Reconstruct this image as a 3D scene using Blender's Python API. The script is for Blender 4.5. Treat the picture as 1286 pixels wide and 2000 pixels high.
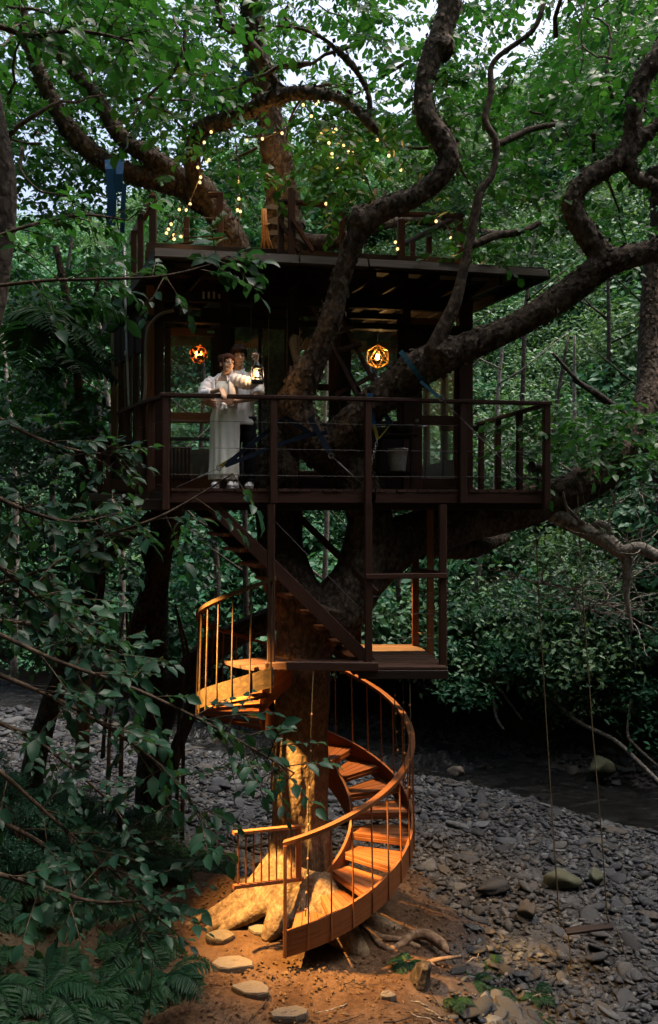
import bpy, bmesh, math, random
import numpy as np
from mathutils import Vector, Matrix, Quaternion, noise

for _o in list(bpy.data.objects):
    bpy.data.objects.remove(_o, do_unlink=True)
scene = bpy.context.scene
COL = scene.collection
RNG = random.Random(7)
NP = np.random.default_rng(11)
R = math.radians

# ---------------------------------------------------------------- camera
CAMZ = 5.1
FPX = 1500.0                       # focal length in pixels of the 1286 x 2000 photograph
cam_data = bpy.data.cameras.new('camera')
cam_data.sensor_fit = 'VERTICAL'
cam_data.sensor_height = 24.0
cam_data.lens = 24.0 * FPX / 2000.0
cam_data.clip_start = 0.05
cam_data.clip_end = 500
cam = bpy.data.objects.new('camera', cam_data)
cam.location = (0, 0, CAMZ)
cam.rotation_euler = (R(90), 0, 0)
COL.objects.link(cam)
scene.camera = cam

# ---------------------------------------------------------------- sky, sun, exposure
SUN_EL, SUN_AZ = 68.0, 80.0       # azimuth clockwise from +Y (north)
world = bpy.data.worlds.new('World')
scene.world = world
world.use_nodes = True
wn = world.node_tree
wn.nodes.clear()
sky_n = wn.nodes.new('ShaderNodeTexSky')
sky_n.sky_type = 'NISHITA'
sky_n.sun_disc = False
sky_n.sun_elevation = R(SUN_EL)
sky_n.sun_rotation = R(SUN_AZ)
sky_n.air_density = 1.0
sky_n.dust_density = 9.0
sky_n.ozone_density = 1.0
bg_n = wn.nodes.new('ShaderNodeBackground')
bg_n.inputs['Strength'].default_value = 0.15
wo_n = wn.nodes.new('ShaderNodeOutputWorld')
wn.links.new(sky_n.outputs[0], bg_n.inputs['Color'])
wn.links.new(bg_n.outputs[0], wo_n.inputs['Surface'])
sun_d = bpy.data.lights.new('sun', 'SUN')
sun_d.energy = 1.15
sun_d.angle = R(40)
sun_d.color = (1.0, 0.97, 0.93)
sun = bpy.data.objects.new('sun', sun_d)
sun.rotation_euler = (R(90 - SUN_EL), 0, R(180 - SUN_AZ))
COL.objects.link(sun)
scene.view_settings.view_transform = 'Standard'
scene.view_settings.look = 'None'
scene.view_settings.gamma = 1.0
scene.view_settings.exposure = 1.5
scene.view_settings.use_curve_mapping = False
scene.render.engine = 'CYCLES'
scene.cycles.use_denoising = True
scene.cycles.max_bounces = 8
scene.cycles.diffuse_bounces = 4
scene.cycles.transparent_max_bounces = 12
scene.cycles.sample_clamp_indirect = 4.0
scene.cycles.caustics_reflective = False
scene.cycles.caustics_refractive = False

# ---------------------------------------------------------------- materials
MAT = {}
def new_mat(name):
    m = bpy.data.materials.new(name)
    m.use_nodes = True
    nt = m.node_tree
    nt.nodes.clear()
    out = nt.nodes.new('ShaderNodeOutputMaterial')
    MAT[name] = m
    return m, nt, out
def nd(nt, kind, **kw):
    n = nt.nodes.new(kind)
    for k, v in kw.items():
        if hasattr(n, k):
            setattr(n, k, v)
        else:
            n.inputs[k.replace('_', ' ')].default_value = v
    return n
def ramp(nt, fac, stops):
    r = nt.nodes.new('ShaderNodeValToRGB')
    el = r.color_ramp.elements
    while len(el) < len(stops):
        el.new(0.5)
    for e, (p, c) in zip(el, stops):
        e.position = p
        e.color = (c[0], c[1], c[2], 1)
    nt.links.new(fac, r.inputs['Fac'])
    return r
def principled(nt, out, rough=0.6, spec=0.5, metallic=0.0):
    p = nt.nodes.new('ShaderNodeBsdfPrincipled')
    p.inputs['Roughness'].default_value = rough
    p.inputs['Specular IOR Level'].default_value = spec
    p.inputs['Metallic'].default_value = metallic
    nt.links.new(p.outputs[0], out.inputs['Surface'])
    return p
def bump(nt, p, height, strength=0.5, dist=0.02):
    b = nt.nodes.new('ShaderNodeBump')
    b.inputs['Strength'].default_value = strength
    b.inputs['Distance'].default_value = dist
    nt.links.new(height, b.inputs['Height'])
    nt.links.new(b.outputs[0], p.inputs['Normal'])
def mapped(nt, coord='Object', scale=(1, 1, 1)):
    t = nt.nodes.new('ShaderNodeTexCoord')
    m = nt.nodes.new('ShaderNodeMapping')
    m.inputs['Scale'].default_value = scale
    nt.links.new(t.outputs[coord], m.inputs['Vector'])
    return m.outputs[0]
def noise_n(nt, vec, scale=5.0, detail=4.0, rough=0.6, dist=0.0):
    n = nt.nodes.new('ShaderNodeTexNoise')
    n.inputs['Scale'].default_value = scale
    n.inputs['Detail'].default_value = detail
    n.inputs['Roughness'].default_value = rough
    n.inputs['Distortion'].default_value = dist
    nt.links.new(vec, n.inputs['Vector'])
    return n.outputs['Fac']

def mat_wood(name, c0, c1, c2, rough=0.65, along=1.2, across=22.0, spec=0.3):
    m, nt, out = new_mat(name)
    p = principled(nt, out, rough, spec)
    v = mapped(nt, 'UV', (along, across, 1))
    oi = nt.nodes.new('ShaderNodeObjectInfo')
    add = nt.nodes.new('ShaderNodeVectorMath'); add.operation = 'ADD'
    mul = nt.nodes.new('ShaderNodeVectorMath'); mul.operation = 'SCALE'
    mul.inputs['Scale'].default_value = 37.0
    cmb = nt.nodes.new('ShaderNodeCombineXYZ')
    for i in range(3):
        nt.links.new(oi.outputs['Random'], cmb.inputs[i])
    nt.links.new(cmb.outputs[0], mul.inputs[0])
    nt.links.new(v, add.inputs[0]); nt.links.new(mul.outputs[0], add.inputs[1])
    g = noise_n(nt, add.outputs[0], 2.2, 6, 0.65, 0.6)
    r = ramp(nt, g, [(0.25, c0), (0.52, c1), (0.8, c2)])
    # board to board variation
    hsv = nt.nodes.new('ShaderNodeHueSaturation')
    mr = nt.nodes.new('ShaderNodeMapRange')
    mr.inputs['To Min'].default_value = 0.7; mr.inputs['To Max'].default_value = 1.3
    nt.links.new(oi.outputs['Random'], mr.inputs['Value'])
    nt.links.new(mr.outputs[0], hsv.inputs['Value'])
    nt.links.new(r.outputs[0], hsv.inputs['Color'])
    nt.links.new(hsv.outputs[0], p.inputs['Base Color'])
    bump(nt, p, g, 0.35, 0.01)
    return m
mat_wood('wood_red', (0.0251, 0.0092, 0.0058), (0.0460, 0.0184, 0.0117), (0.0711, 0.0301, 0.0184))
mat_wood('wood_rail', (0.0248, 0.0088, 0.0055), (0.0413, 0.0154, 0.0099), (0.0605, 0.0248, 0.0154))
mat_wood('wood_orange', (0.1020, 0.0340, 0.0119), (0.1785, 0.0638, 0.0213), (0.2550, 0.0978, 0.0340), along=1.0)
mat_wood('wood_dark', (0.0075, 0.0045, 0.0037), (0.0135, 0.0075, 0.0060), (0.0240, 0.0135, 0.0097))
mat_wood('wood_grey', (0.0161, 0.0118, 0.0091), (0.0430, 0.0336, 0.0269), (0.0726, 0.0592, 0.0497), rough=0.8, across=30)
mat_wood('wood_deck', (0.0245, 0.0105, 0.0070), (0.0490, 0.0224, 0.0154), (0.0840, 0.0420, 0.0294))
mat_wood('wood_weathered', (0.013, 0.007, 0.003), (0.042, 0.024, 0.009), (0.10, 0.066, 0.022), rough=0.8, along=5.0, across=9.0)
mat_wood('wood_pale', (0.10, 0.075, 0.055), (0.19, 0.15, 0.115), (0.27, 0.22, 0.17))

def mat_bark(name, dark, mid, light, scale=9.0, strength=0.9, smooth_low=False):
    m, nt, out = new_mat(name)
    p = principled(nt, out, 0.85, 0.2)
    v = mapped(nt, 'Object', (1, 1, 0.7))
    n1 = noise_n(nt, v, scale, 6, 0.65, 0.8)
    vo = nt.nodes.new('ShaderNodeTexVoronoi')
    vo.feature = 'F1'; vo.inputs['Scale'].default_value = scale * 1.6
    # warp the plates
    nz = nt.nodes.new('ShaderNodeTexNoise'); nz.inputs['Scale'].default_value = 6.0; nz.inputs['Detail'].default_value = 4
    nt.links.new(v, nz.inputs['Vector'])
    mx = nt.nodes.new('ShaderNodeMix'); mx.data_type = 'VECTOR'; mx.inputs['Factor'].default_value = 0.22
    nt.links.new(v, mx.inputs[4]); nt.links.new(nz.outputs['Color'], mx.inputs[5])
    nt.links.new(mx.outputs[1], vo.inputs['Vector'])
    big = noise_n(nt, v, 1.7, 3, 0.6)
    ad = nt.nodes.new('ShaderNodeMath'); ad.operation = 'MULTIPLY_ADD'
    nt.links.new(vo.outputs['Distance'], ad.inputs[0]); ad.inputs[1].default_value = -0.55
    nt.links.new(n1, ad.inputs[2])
    a2 = nt.nodes.new('ShaderNodeMath'); a2.operation = 'MULTIPLY_ADD'
    nt.links.new(big, a2.inputs[0]); a2.inputs[1].default_value = 0.5
    nt.links.new(ad.outputs[0], a2.inputs[2])
    r = ramp(nt, a2.outputs[0], [(0.28, dark), (0.5, mid), (0.78, light)])
    col = r.outputs[0]
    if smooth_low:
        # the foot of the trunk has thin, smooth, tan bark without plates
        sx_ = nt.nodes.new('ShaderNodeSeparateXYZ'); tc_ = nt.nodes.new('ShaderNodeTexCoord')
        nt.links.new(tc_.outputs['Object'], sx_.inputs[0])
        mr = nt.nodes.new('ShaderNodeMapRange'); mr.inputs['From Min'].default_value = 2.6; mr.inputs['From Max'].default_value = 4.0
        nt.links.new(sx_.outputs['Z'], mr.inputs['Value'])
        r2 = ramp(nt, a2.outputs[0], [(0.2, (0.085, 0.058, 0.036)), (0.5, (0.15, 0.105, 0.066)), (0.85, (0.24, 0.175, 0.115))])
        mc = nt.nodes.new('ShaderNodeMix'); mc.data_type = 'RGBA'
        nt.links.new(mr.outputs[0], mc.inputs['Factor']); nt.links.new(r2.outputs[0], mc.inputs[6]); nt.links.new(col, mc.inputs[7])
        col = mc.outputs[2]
    nt.links.new(col, p.inputs['Base Color'])
    bump(nt, p, ad.outputs[0], strength, 0.02)
    return m
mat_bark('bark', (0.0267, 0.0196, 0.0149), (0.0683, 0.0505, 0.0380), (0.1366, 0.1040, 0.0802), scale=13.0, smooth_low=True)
mat_bark('bark_grey', (0.0154, 0.0119, 0.0098), (0.0385, 0.0301, 0.0245), (0.0840, 0.0700, 0.0595), 14)
mat_bark('bark_smooth', (0.05, 0.042, 0.036), (0.12, 0.10, 0.085), (0.22, 0.19, 0.165), 5, 0.4)
mat_bark('dead_wood', (0.09, 0.08, 0.07), (0.19, 0.17, 0.15), (0.31, 0.29, 0.26), 16, 0.5)
mat_bark('twig', (0.018, 0.012, 0.008), (0.045, 0.03, 0.02), (0.08, 0.06, 0.04), 20, 0.3)
mat_bark('root', (0.07, 0.042, 0.025), (0.16, 0.10, 0.062), (0.27, 0.18, 0.115), 7, 0.7)

def mat_leaf(name, dark, mid, light, rough=0.38, trans=0.35, yellow=None):
    m, nt, out = new_mat(name)
    at = nt.nodes.new('ShaderNodeAttribute'); at.attribute_name = 'var'
    oi = nt.nodes.new('ShaderNodeObjectInfo')
    ad = nt.nodes.new('ShaderNodeMath'); ad.operation = 'MULTIPLY_ADD'
    nt.links.new(oi.outputs['Random'], ad.inputs[0]); ad.inputs[1].default_value = 0.35
    ml = nt.nodes.new('ShaderNodeMath'); ml.operation = 'MULTIPLY'; ml.inputs[1].default_value = 0.65
    nt.links.new(at.outputs['Fac'], ml.inputs[0])
    nt.links.new(ml.outputs[0], ad.inputs[2])
    stops = [(0.05, dark), (0.5, mid), (0.93, light)]
    if yellow:
        stops.append((0.985, yellow))
    r = ramp(nt, ad.outputs[0], stops)
    p = nt.nodes.new('ShaderNodeBsdfPrincipled')
    p.inputs['Roughness'].default_value = rough
    p.inputs['Specular IOR Level'].default_value = 0.16
    nt.links.new(r.outputs[0], p.inputs['Base Color'])
    tr = nt.nodes.new('ShaderNodeBsdfTranslucent')
    tc = nt.nodes.new('ShaderNodeMix'); tc.data_type = 'RGBA'; tc.blend_type = 'MULTIPLY'
    tc.inputs['Factor'].default_value = 1.0
    tc.inputs[7].default_value = (1.5, 1.6, 0.6, 1)
    nt.links.new(r.outputs[0], tc.inputs[6])
    nt.links.new(tc.outputs[2], tr.inputs['Color'])
    mix = nt.nodes.new('ShaderNodeMixShader')
    mix.inputs[0].default_value = trans
    nt.links.new(p.outputs[0], mix.inputs[1]); nt.links.new(tr.outputs[0], mix.inputs[2])
    nt.links.new(mix.outputs[0], out.inputs['Surface'])
    return m
mat_leaf('leaf_crown', (0.0093, 0.0408, 0.0153), (0.0204, 0.0850, 0.0272), (0.0467, 0.1360, 0.0357), yellow=(0.1870, 0.1615, 0.0255))
mat_leaf('leaf_shrub', (0.0065, 0.0273, 0.0169), (0.0143, 0.0488, 0.0286), (0.0293, 0.0748, 0.0377), yellow=(0.1300, 0.1170, 0.0195))
mat_leaf('leaf_hill', (0.016, 0.070, 0.040), (0.038, 0.130, 0.068), (0.095, 0.21, 0.100), trans=0.25)
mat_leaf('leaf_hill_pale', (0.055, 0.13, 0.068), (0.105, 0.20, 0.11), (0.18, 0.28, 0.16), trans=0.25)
mat_leaf('leaf_bank', (0.0080, 0.0336, 0.0208), (0.0176, 0.0600, 0.0352), (0.0360, 0.0920, 0.0480), trans=0.25)
mat_leaf('leaf_fern', (0.0064, 0.0255, 0.0127), (0.0127, 0.0446, 0.0204), (0.0255, 0.0670, 0.0268), rough=0.5)
mat_leaf('leaf_litter', (0.0275, 0.0138, 0.0072), (0.0660, 0.0358, 0.0176), (0.1100, 0.0660, 0.0275), rough=0.6, trans=0.05, yellow=(0.1870, 0.1375, 0.0275))

def mat_plain(name, col, rough=0.6, spec=0.4, metallic=0.0, vary=0.25, scale=12.0, bmp=0.0):
    m, nt, out = new_mat(name)
    p = principled(nt, out, rough, spec, metallic)
    v = mapped(nt)
    n = noise_n(nt, v, scale, 5, 0.6)
    lo = [c * (1 - vary) for c in col]; hi = [min(1, c * (1 + vary)) for c in col]
    r = ramp(nt, n, [(0.3, lo), (0.7, hi)])
    nt.links.new(r.outputs[0], p.inputs['Base Color'])
    if bmp:
        bump(nt, p, n, bmp, 0.01)
    return m
mat_plain('steel', (0.45, 0.46, 0.48), 0.32, 0.5, 1.0, 0.2, 30)
mat_plain('cable_steel', (0.09, 0.09, 0.09), 0.6, 0.3, 0.0, 0.2, 30)
mat_plain('galvanised', (0.42, 0.45, 0.50), 0.5, 0.5, 0.35, 0.25, 25)
mat_plain('black_metal', (0.012, 0.012, 0.013), 0.45, 0.5, 0.0, 0.2)
mat_plain('brass', (0.55, 0.33, 0.10), 0.35, 0.5, 1.0, 0.15)
mat_plain('strap_blue', (0.010, 0.060, 0.16), 0.7, 0.2, 0, 0.25, 60)
mat_plain('strap_teal', (0.008, 0.048, 0.075), 0.7, 0.2, 0, 0.25, 60)
mat_plain('strap_navy', (0.006, 0.014, 0.032), 0.7, 0.2, 0, 0.25, 60)
mat_plain('strap_yellow', (0.16, 0.14, 0.02), 0.7, 0.2, 0, 0.25, 60)
mat_plain('strap_grey', (0.11, 0.11, 0.115), 0.7, 0.2, 0, 0.25, 60)
mat_plain('rope', (0.075, 0.06, 0.033), 0.9, 0.1, 0, 0.35, 80)
mat_plain('rope_tan', (0.30, 0.16, 0.075), 0.85, 0.1, 0, 0.35, 50)
mat_plain('cable_black', (0.02, 0.016, 0.014), 0.6, 0.3)
mat_plain('cloth_grey', (0.17, 0.155, 0.155), 0.9, 0.1, 0, 0.15, 9)
mat_plain('paper', (0.42, 0.44, 0.38), 0.8, 0.2, 0, 0.1)
mat_plain('amber', (0.30, 0.10, 0.02), 0.5, 0.4, 0, 0.5, 40)
mat_plain('plate_cream', (0.40, 0.36, 0.28), 0.7, 0.2, 0, 0.2)
mat_plain('plaster_tan', (0.19, 0.13, 0.07), 0.9, 0.1, 0, 0.3, 4, 0.3)
mat_plain('skin', (0.60, 0.40, 0.30), 0.5, 0.35, 0, 0.06, 20)
mat_plain('skin_man', (0.52, 0.32, 0.22), 0.5, 0.35, 0, 0.06, 20)
mat_plain('lip', (0.36, 0.11, 0.09), 0.4, 0.4, 0, 0.05)
mat_plain('teeth', (0.75, 0.73, 0.68), 0.3, 0.5, 0, 0.02)
mat_plain('eye_dark', (0.012, 0.009, 0.008), 0.2, 0.6, 0, 0.02)
mat_plain('eye_white', (0.34, 0.31, 0.29), 0.3, 0.5, 0, 0.02)
mat_plain('hair_brown', (0.050, 0.018, 0.010), 0.6, 0.15, 0, 0.4, 60, 0.5)
mat_plain('hair_black', (0.020, 0.009, 0.006), 0.6, 0.15, 0, 0.4, 60, 0.5)
mat_plain('fabric_dress', (0.80, 0.81, 0.78), 0.85, 0.15, 0, 0.04, 30, 0.15)
mat_plain('fabric_blouse', (0.80, 0.78, 0.82), 0.8, 0.15, 0, 0.05, 25, 0.2)
mat_plain('fabric_shirt', (0.80, 0.81, 0.81), 0.85, 0.15, 0, 0.05, 25, 0.3)
mat_plain('fabric_black', (0.010, 0.011, 0.015), 0.85, 0.15, 0, 0.3, 20, 0.2)
mat_plain('shoe_white', (0.72, 0.73, 0.77), 0.5, 0.4, 0, 0.04)

def mat_emit(name, col, strength):
    m, nt, out = new_mat(name)
    e = nt.nodes.new('ShaderNodeEmission')
    e.inputs['Color'].default_value = (*col, 1)
    e.inputs['Strength'].default_value = strength
    nt.links.new(e.outputs[0], out.inputs['Surface'])
mat_emit('bulb_warm', (1.0, 0.62, 0.22), 0.95)
mat_emit('bulb_pendant', (1.0, 0.62, 0.22), 12.0)
mat_emit('bulb_amber', (1.0, 0.36, 0.05), 9.0)
mat_emit('flame', (1.0, 0.62, 0.34), 8.0)
mat_emit('spot_lens', (1.0, 0.72, 0.45), 12.0)

def mat_glass(name, tint=(0.86, 0.90, 0.88), refl=1.0, milky=0.0):
    m, nt, out = new_mat(name)
    t = nt.nodes.new('ShaderNodeBsdfTransparent'); t.inputs['Color'].default_value = (*tint, 1)
    g = nt.nodes.new('ShaderNodeBsdfGlossy'); g.inputs['Roughness'].default_value = 0.03
    g.inputs['Color'].default_value = (0.9 * refl, 0.9 * refl, 0.9 * refl, 1)
    lw = nt.nodes.new('ShaderNodeLayerWeight'); lw.inputs['Blend'].default_value = 0.5
    pw = nt.nodes.new('ShaderNodeMath'); pw.operation = 'POWER'; pw.inputs[1].default_value = 5.0
    nt.links.new(lw.outputs['Facing'], pw.inputs[0])
    fr = nt.nodes.new('ShaderNodeMath'); fr.operation = 'MULTIPLY_ADD'; fr.inputs[1].default_value = 0.6; fr.inputs[2].default_value = 0.03
    nt.links.new(pw.outputs[0], fr.inputs[0])
    mx = nt.nodes.new('ShaderNodeMixShader')
    nt.links.new(fr.outputs[0], mx.inputs[0])
    nt.links.new(t.outputs[0], mx.inputs[1]); nt.links.new(g.outputs[0], mx.inputs[2])
    last = mx.outputs[0]
    if milky:
        d = nt.nodes.new('ShaderNodeBsdfDiffuse'); d.inputs['Color'].default_value = (0.50, 0.58, 0.53, 1)
        v = mapped(nt); n = noise_n(nt, v, 3.0, 4)
        ma = nt.nodes.new('ShaderNodeMath'); ma.operation = 'MULTIPLY'; ma.inputs[1].default_value = milky
        nt.links.new(n, ma.inputs[0])
        m2 = nt.nodes.new('ShaderNodeMixShader')
        nt.links.new(ma.outputs[0], m2.inputs[0]); nt.links.new(last, m2.inputs[1]); nt.links.new(d.outputs[0], m2.inputs[2])
        last = m2.outputs[0]
    nt.links.new(last, out.inputs['Surface'])
mat_glass('glass', (0.985, 0.99, 0.985), milky=0.13)
mat_glass('glass_clear', (0.97, 0.96, 0.93))

def mat_soil():
    m, nt, out = new_mat('soil')
    p = principled(nt, out, 0.95, 0.1)
    v = mapped(nt)
    n = noise_n(nt, v, 1.1, 8, 0.7, 0.4)
    n2 = noise_n(nt, v, 14, 6, 0.7)
    mx = nt.nodes.new('ShaderNodeMath'); mx.operation = 'MULTIPLY_ADD'; mx.inputs[1].default_value = 0.55
    nt.links.new(n2, mx.inputs[0]); nt.links.new(n, mx.inputs[2])
    r = ramp(nt, mx.outputs[0], [(0.45, (0.014, 0.008, 0.005)), (0.68, (0.046, 0.025, 0.014)), (0.95, (0.10, 0.060, 0.035))])
    # gravel mud towards the river (attribute painted by the terrain's own zones)
    at = nt.nodes.new('ShaderNodeAttribute'); at.attribute_name = 'zone'
    r2 = ramp(nt, mx.outputs[0], [(0.42, (0.012, 0.012, 0.013)), (0.68, (0.034, 0.035, 0.037)), (0.95, (0.075, 0.077, 0.082))])
    mc = nt.nodes.new('ShaderNodeMix'); mc.data_type = 'RGBA'
    nt.links.new(at.outputs['Fac'], mc.inputs['Factor'])
    nt.links.new(r.outputs[0], mc.inputs[6]); nt.links.new(r2.outputs[0], mc.inputs[7])
    ah = nt.nodes.new('ShaderNodeAttribute'); ah.attribute_name = 'humus'
    r3 = ramp(nt, mx.outputs[0], [(0.42, (0.010, 0.009, 0.006)), (0.68, (0.028, 0.022, 0.013)), (0.95, (0.06, 0.046, 0.028))])
    mh = nt.nodes.new('ShaderNodeMix'); mh.data_type = 'RGBA'
    nt.links.new(ah.outputs['Fac'], mh.inputs['Factor'])
    nt.links.new(mc.outputs[2], mh.inputs[6]); nt.links.new(r3.outputs[0], mh.inputs[7])
    nt.links.new(mh.outputs[2], p.inputs['Base Color'])
    bump(nt, p, mx.outputs[0], 0.8, 0.05)
mat_soil()
def mat_stone(name, stops, mossy=False):
    m, nt, out = new_mat(name)
    p = principled(nt, out, 0.75, 0.35)
    at = nt.nodes.new('ShaderNodeAttribute'); at.attribute_name = 'var'
    oi = nt.nodes.new('ShaderNodeObjectInfo')
    v = mapped(nt)
    n = noise_n(nt, v, 9, 6, 0.7)
    s = nt.nodes.new('ShaderNodeMath'); s.operation = 'ADD'
    nt.links.new(at.outputs['Fac'], s.inputs[0]); nt.links.new(oi.outputs['Random'], s.inputs[1])
    fr = nt.nodes.new('ShaderNodeMath'); fr.operation = 'FRACT'
    nt.links.new(s.outputs[0], fr.inputs[0])
    a = nt.nodes.new('ShaderNodeMath'); a.operation = 'MULTIPLY_ADD'; a.inputs[1].default_value = 0.35
    nt.links.new(n, a.inputs[0]); 
    b = nt.nodes.new('ShaderNodeMath'); b.operation = 'MULTIPLY_ADD'; b.inputs[1].default_value = 0.8; b.inputs[2].default_value = -0.08
    nt.links.new(fr.outputs[0], b.inputs[0]); nt.links.new(b.outputs[0], a.inputs[2])
    r = ramp(nt, a.outputs[0], stops)
    nt.links.new(r.outputs[0], p.inputs['Base Color'])
    bump(nt, p, n, 0.6, 0.02)
mat_stone('pebble', [(0.05, (0.0104, 0.0104, 0.0116)), (0.3, (0.0231, 0.0248, 0.0289)), (0.55, (0.0416, 0.0450, 0.0520)), (0.70, (0.0433, 0.0347, 0.0254)), (0.82, (0.0607, 0.0653, 0.0706)), (1.0, (0.1272, 0.1300, 0.1329))])
mat_stone('flagstone', [(0.0, (0.0638, 0.0510, 0.0382)), (0.5, (0.1020, 0.0850, 0.0680)), (1.0, (0.1530, 0.1318, 0.1105))])
mat_stone('mossy', [(0.0, (0.035, 0.04, 0.022)), (0.5, (0.07, 0.075, 0.045)), (1.0, (0.13, 0.125, 0.09))])
def mat_water():
    m, nt, out = new_mat('water')
    p = principled(nt, out, 0.09, 1.0)
    p.inputs['Base Color'].default_value = (0.010, 0.010, 0.008, 1)
    v = mapped(nt, 'Object', (1, 1.9, 1))
    n = noise_n(nt, v, 3.6, 6, 0.7, 1.4)
    n2 = noise_n(nt, v, 1.1, 4, 0.65, 0.6)
    rr_ = ramp(nt, n2, [(0.42, (0.05, 0.05, 0.05)), (0.62, (0.42, 0.42, 0.42))])
    nt.links.new(rr_.outputs[0], p.inputs['Roughness'])
    bump(nt, p, n, 1.0, 0.35)
mat_water()

# ---------------------------------------------------------------- geometry helpers
def P(u, v, y):
    """the point at depth y seen at pixel (u, v) of the photograph"""
    return Vector(((u - 643.0) * y / FPX, y, CAMZ - (v - 1000.0) * y / FPX))
def link(o, parent=None, pw=None):
    COL.objects.link(o)
    if parent is not None:
        o.parent = parent
        if parent.get('_root'):
            o.matrix_parent_inverse = Matrix.Translation(-parent.location)
    return o
def tag(o, label=None, cat=None, group=None, kind=None):
    if label: o['label'] = label
    if cat: o['category'] = cat
    if group: o['group'] = group
    if kind: o['kind'] = kind
    return o
def thing(name, loc, label, cat, group=None):
    o = bpy.data.objects.new(name, None)
    o.empty_display_size = 0.1
    o.location = loc
    o['_root'] = 1
    COL.objects.link(o)
    return tag(o, label, cat, group)
def mk(name, V, F, mat, parent=None, uv=None, smooth=False, var=None):
    """one mesh object from vertex / face lists"""
    me = bpy.data.meshes.new(name)
    me.from_pydata([tuple(v) for v in V], [], F)
    if uv is not None:
        l = me.uv_layers.new(name='UVMap')
        flat = np.array(uv, dtype=np.float32).ravel()
        l.data.foreach_set('uv', flat)
    if smooth:
        me.polygons.foreach_set('use_smooth', [True] * len(me.polygons))
    me.materials.append(MAT[mat])
    me.update()
    o = bpy.data.objects.new(name, me)
    return link(o, parent)
def fast_mesh(name, V, F, mat, smooth=False, var=None):
    """big mesh: V (n,3), F (m,k) numpy, var (n) per-vertex value"""
    me = bpy.data.meshes.new(name)
    V = np.asarray(V, dtype=np.float32); F = np.asarray(F, dtype=np.int32)
    k = F.shape[1]
    me.vertices.add(len(V)); me.vertices.foreach_set('co', V.ravel())
    me.loops.add(F.size); me.loops.foreach_set('vertex_index', F.ravel())
    me.polygons.add(len(F))
    me.polygons.foreach_set('loop_start', np.arange(0, F.size, k, dtype=np.int32))
    me.polygons.foreach_set('loop_total', np.full(len(F), k, dtype=np.int32))
    if smooth:
        me.polygons.foreach_set('use_smooth', np.ones(len(F), dtype=bool))
    if var is not None:
        a = me.attributes.new('var', 'FLOAT', 'POINT')
        a.data.foreach_set('value', np.asarray(var, dtype=np.float32))
    me.materials.append(MAT[mat])
    me.update(calc_edges=True)
    return me
def fast_obj(name, V, F, mat, parent=None, smooth=False, var=None):
    o = bpy.data.objects.new(name, fast_mesh(name, V, F, mat, smooth, var))
    return link(o, parent)

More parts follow.
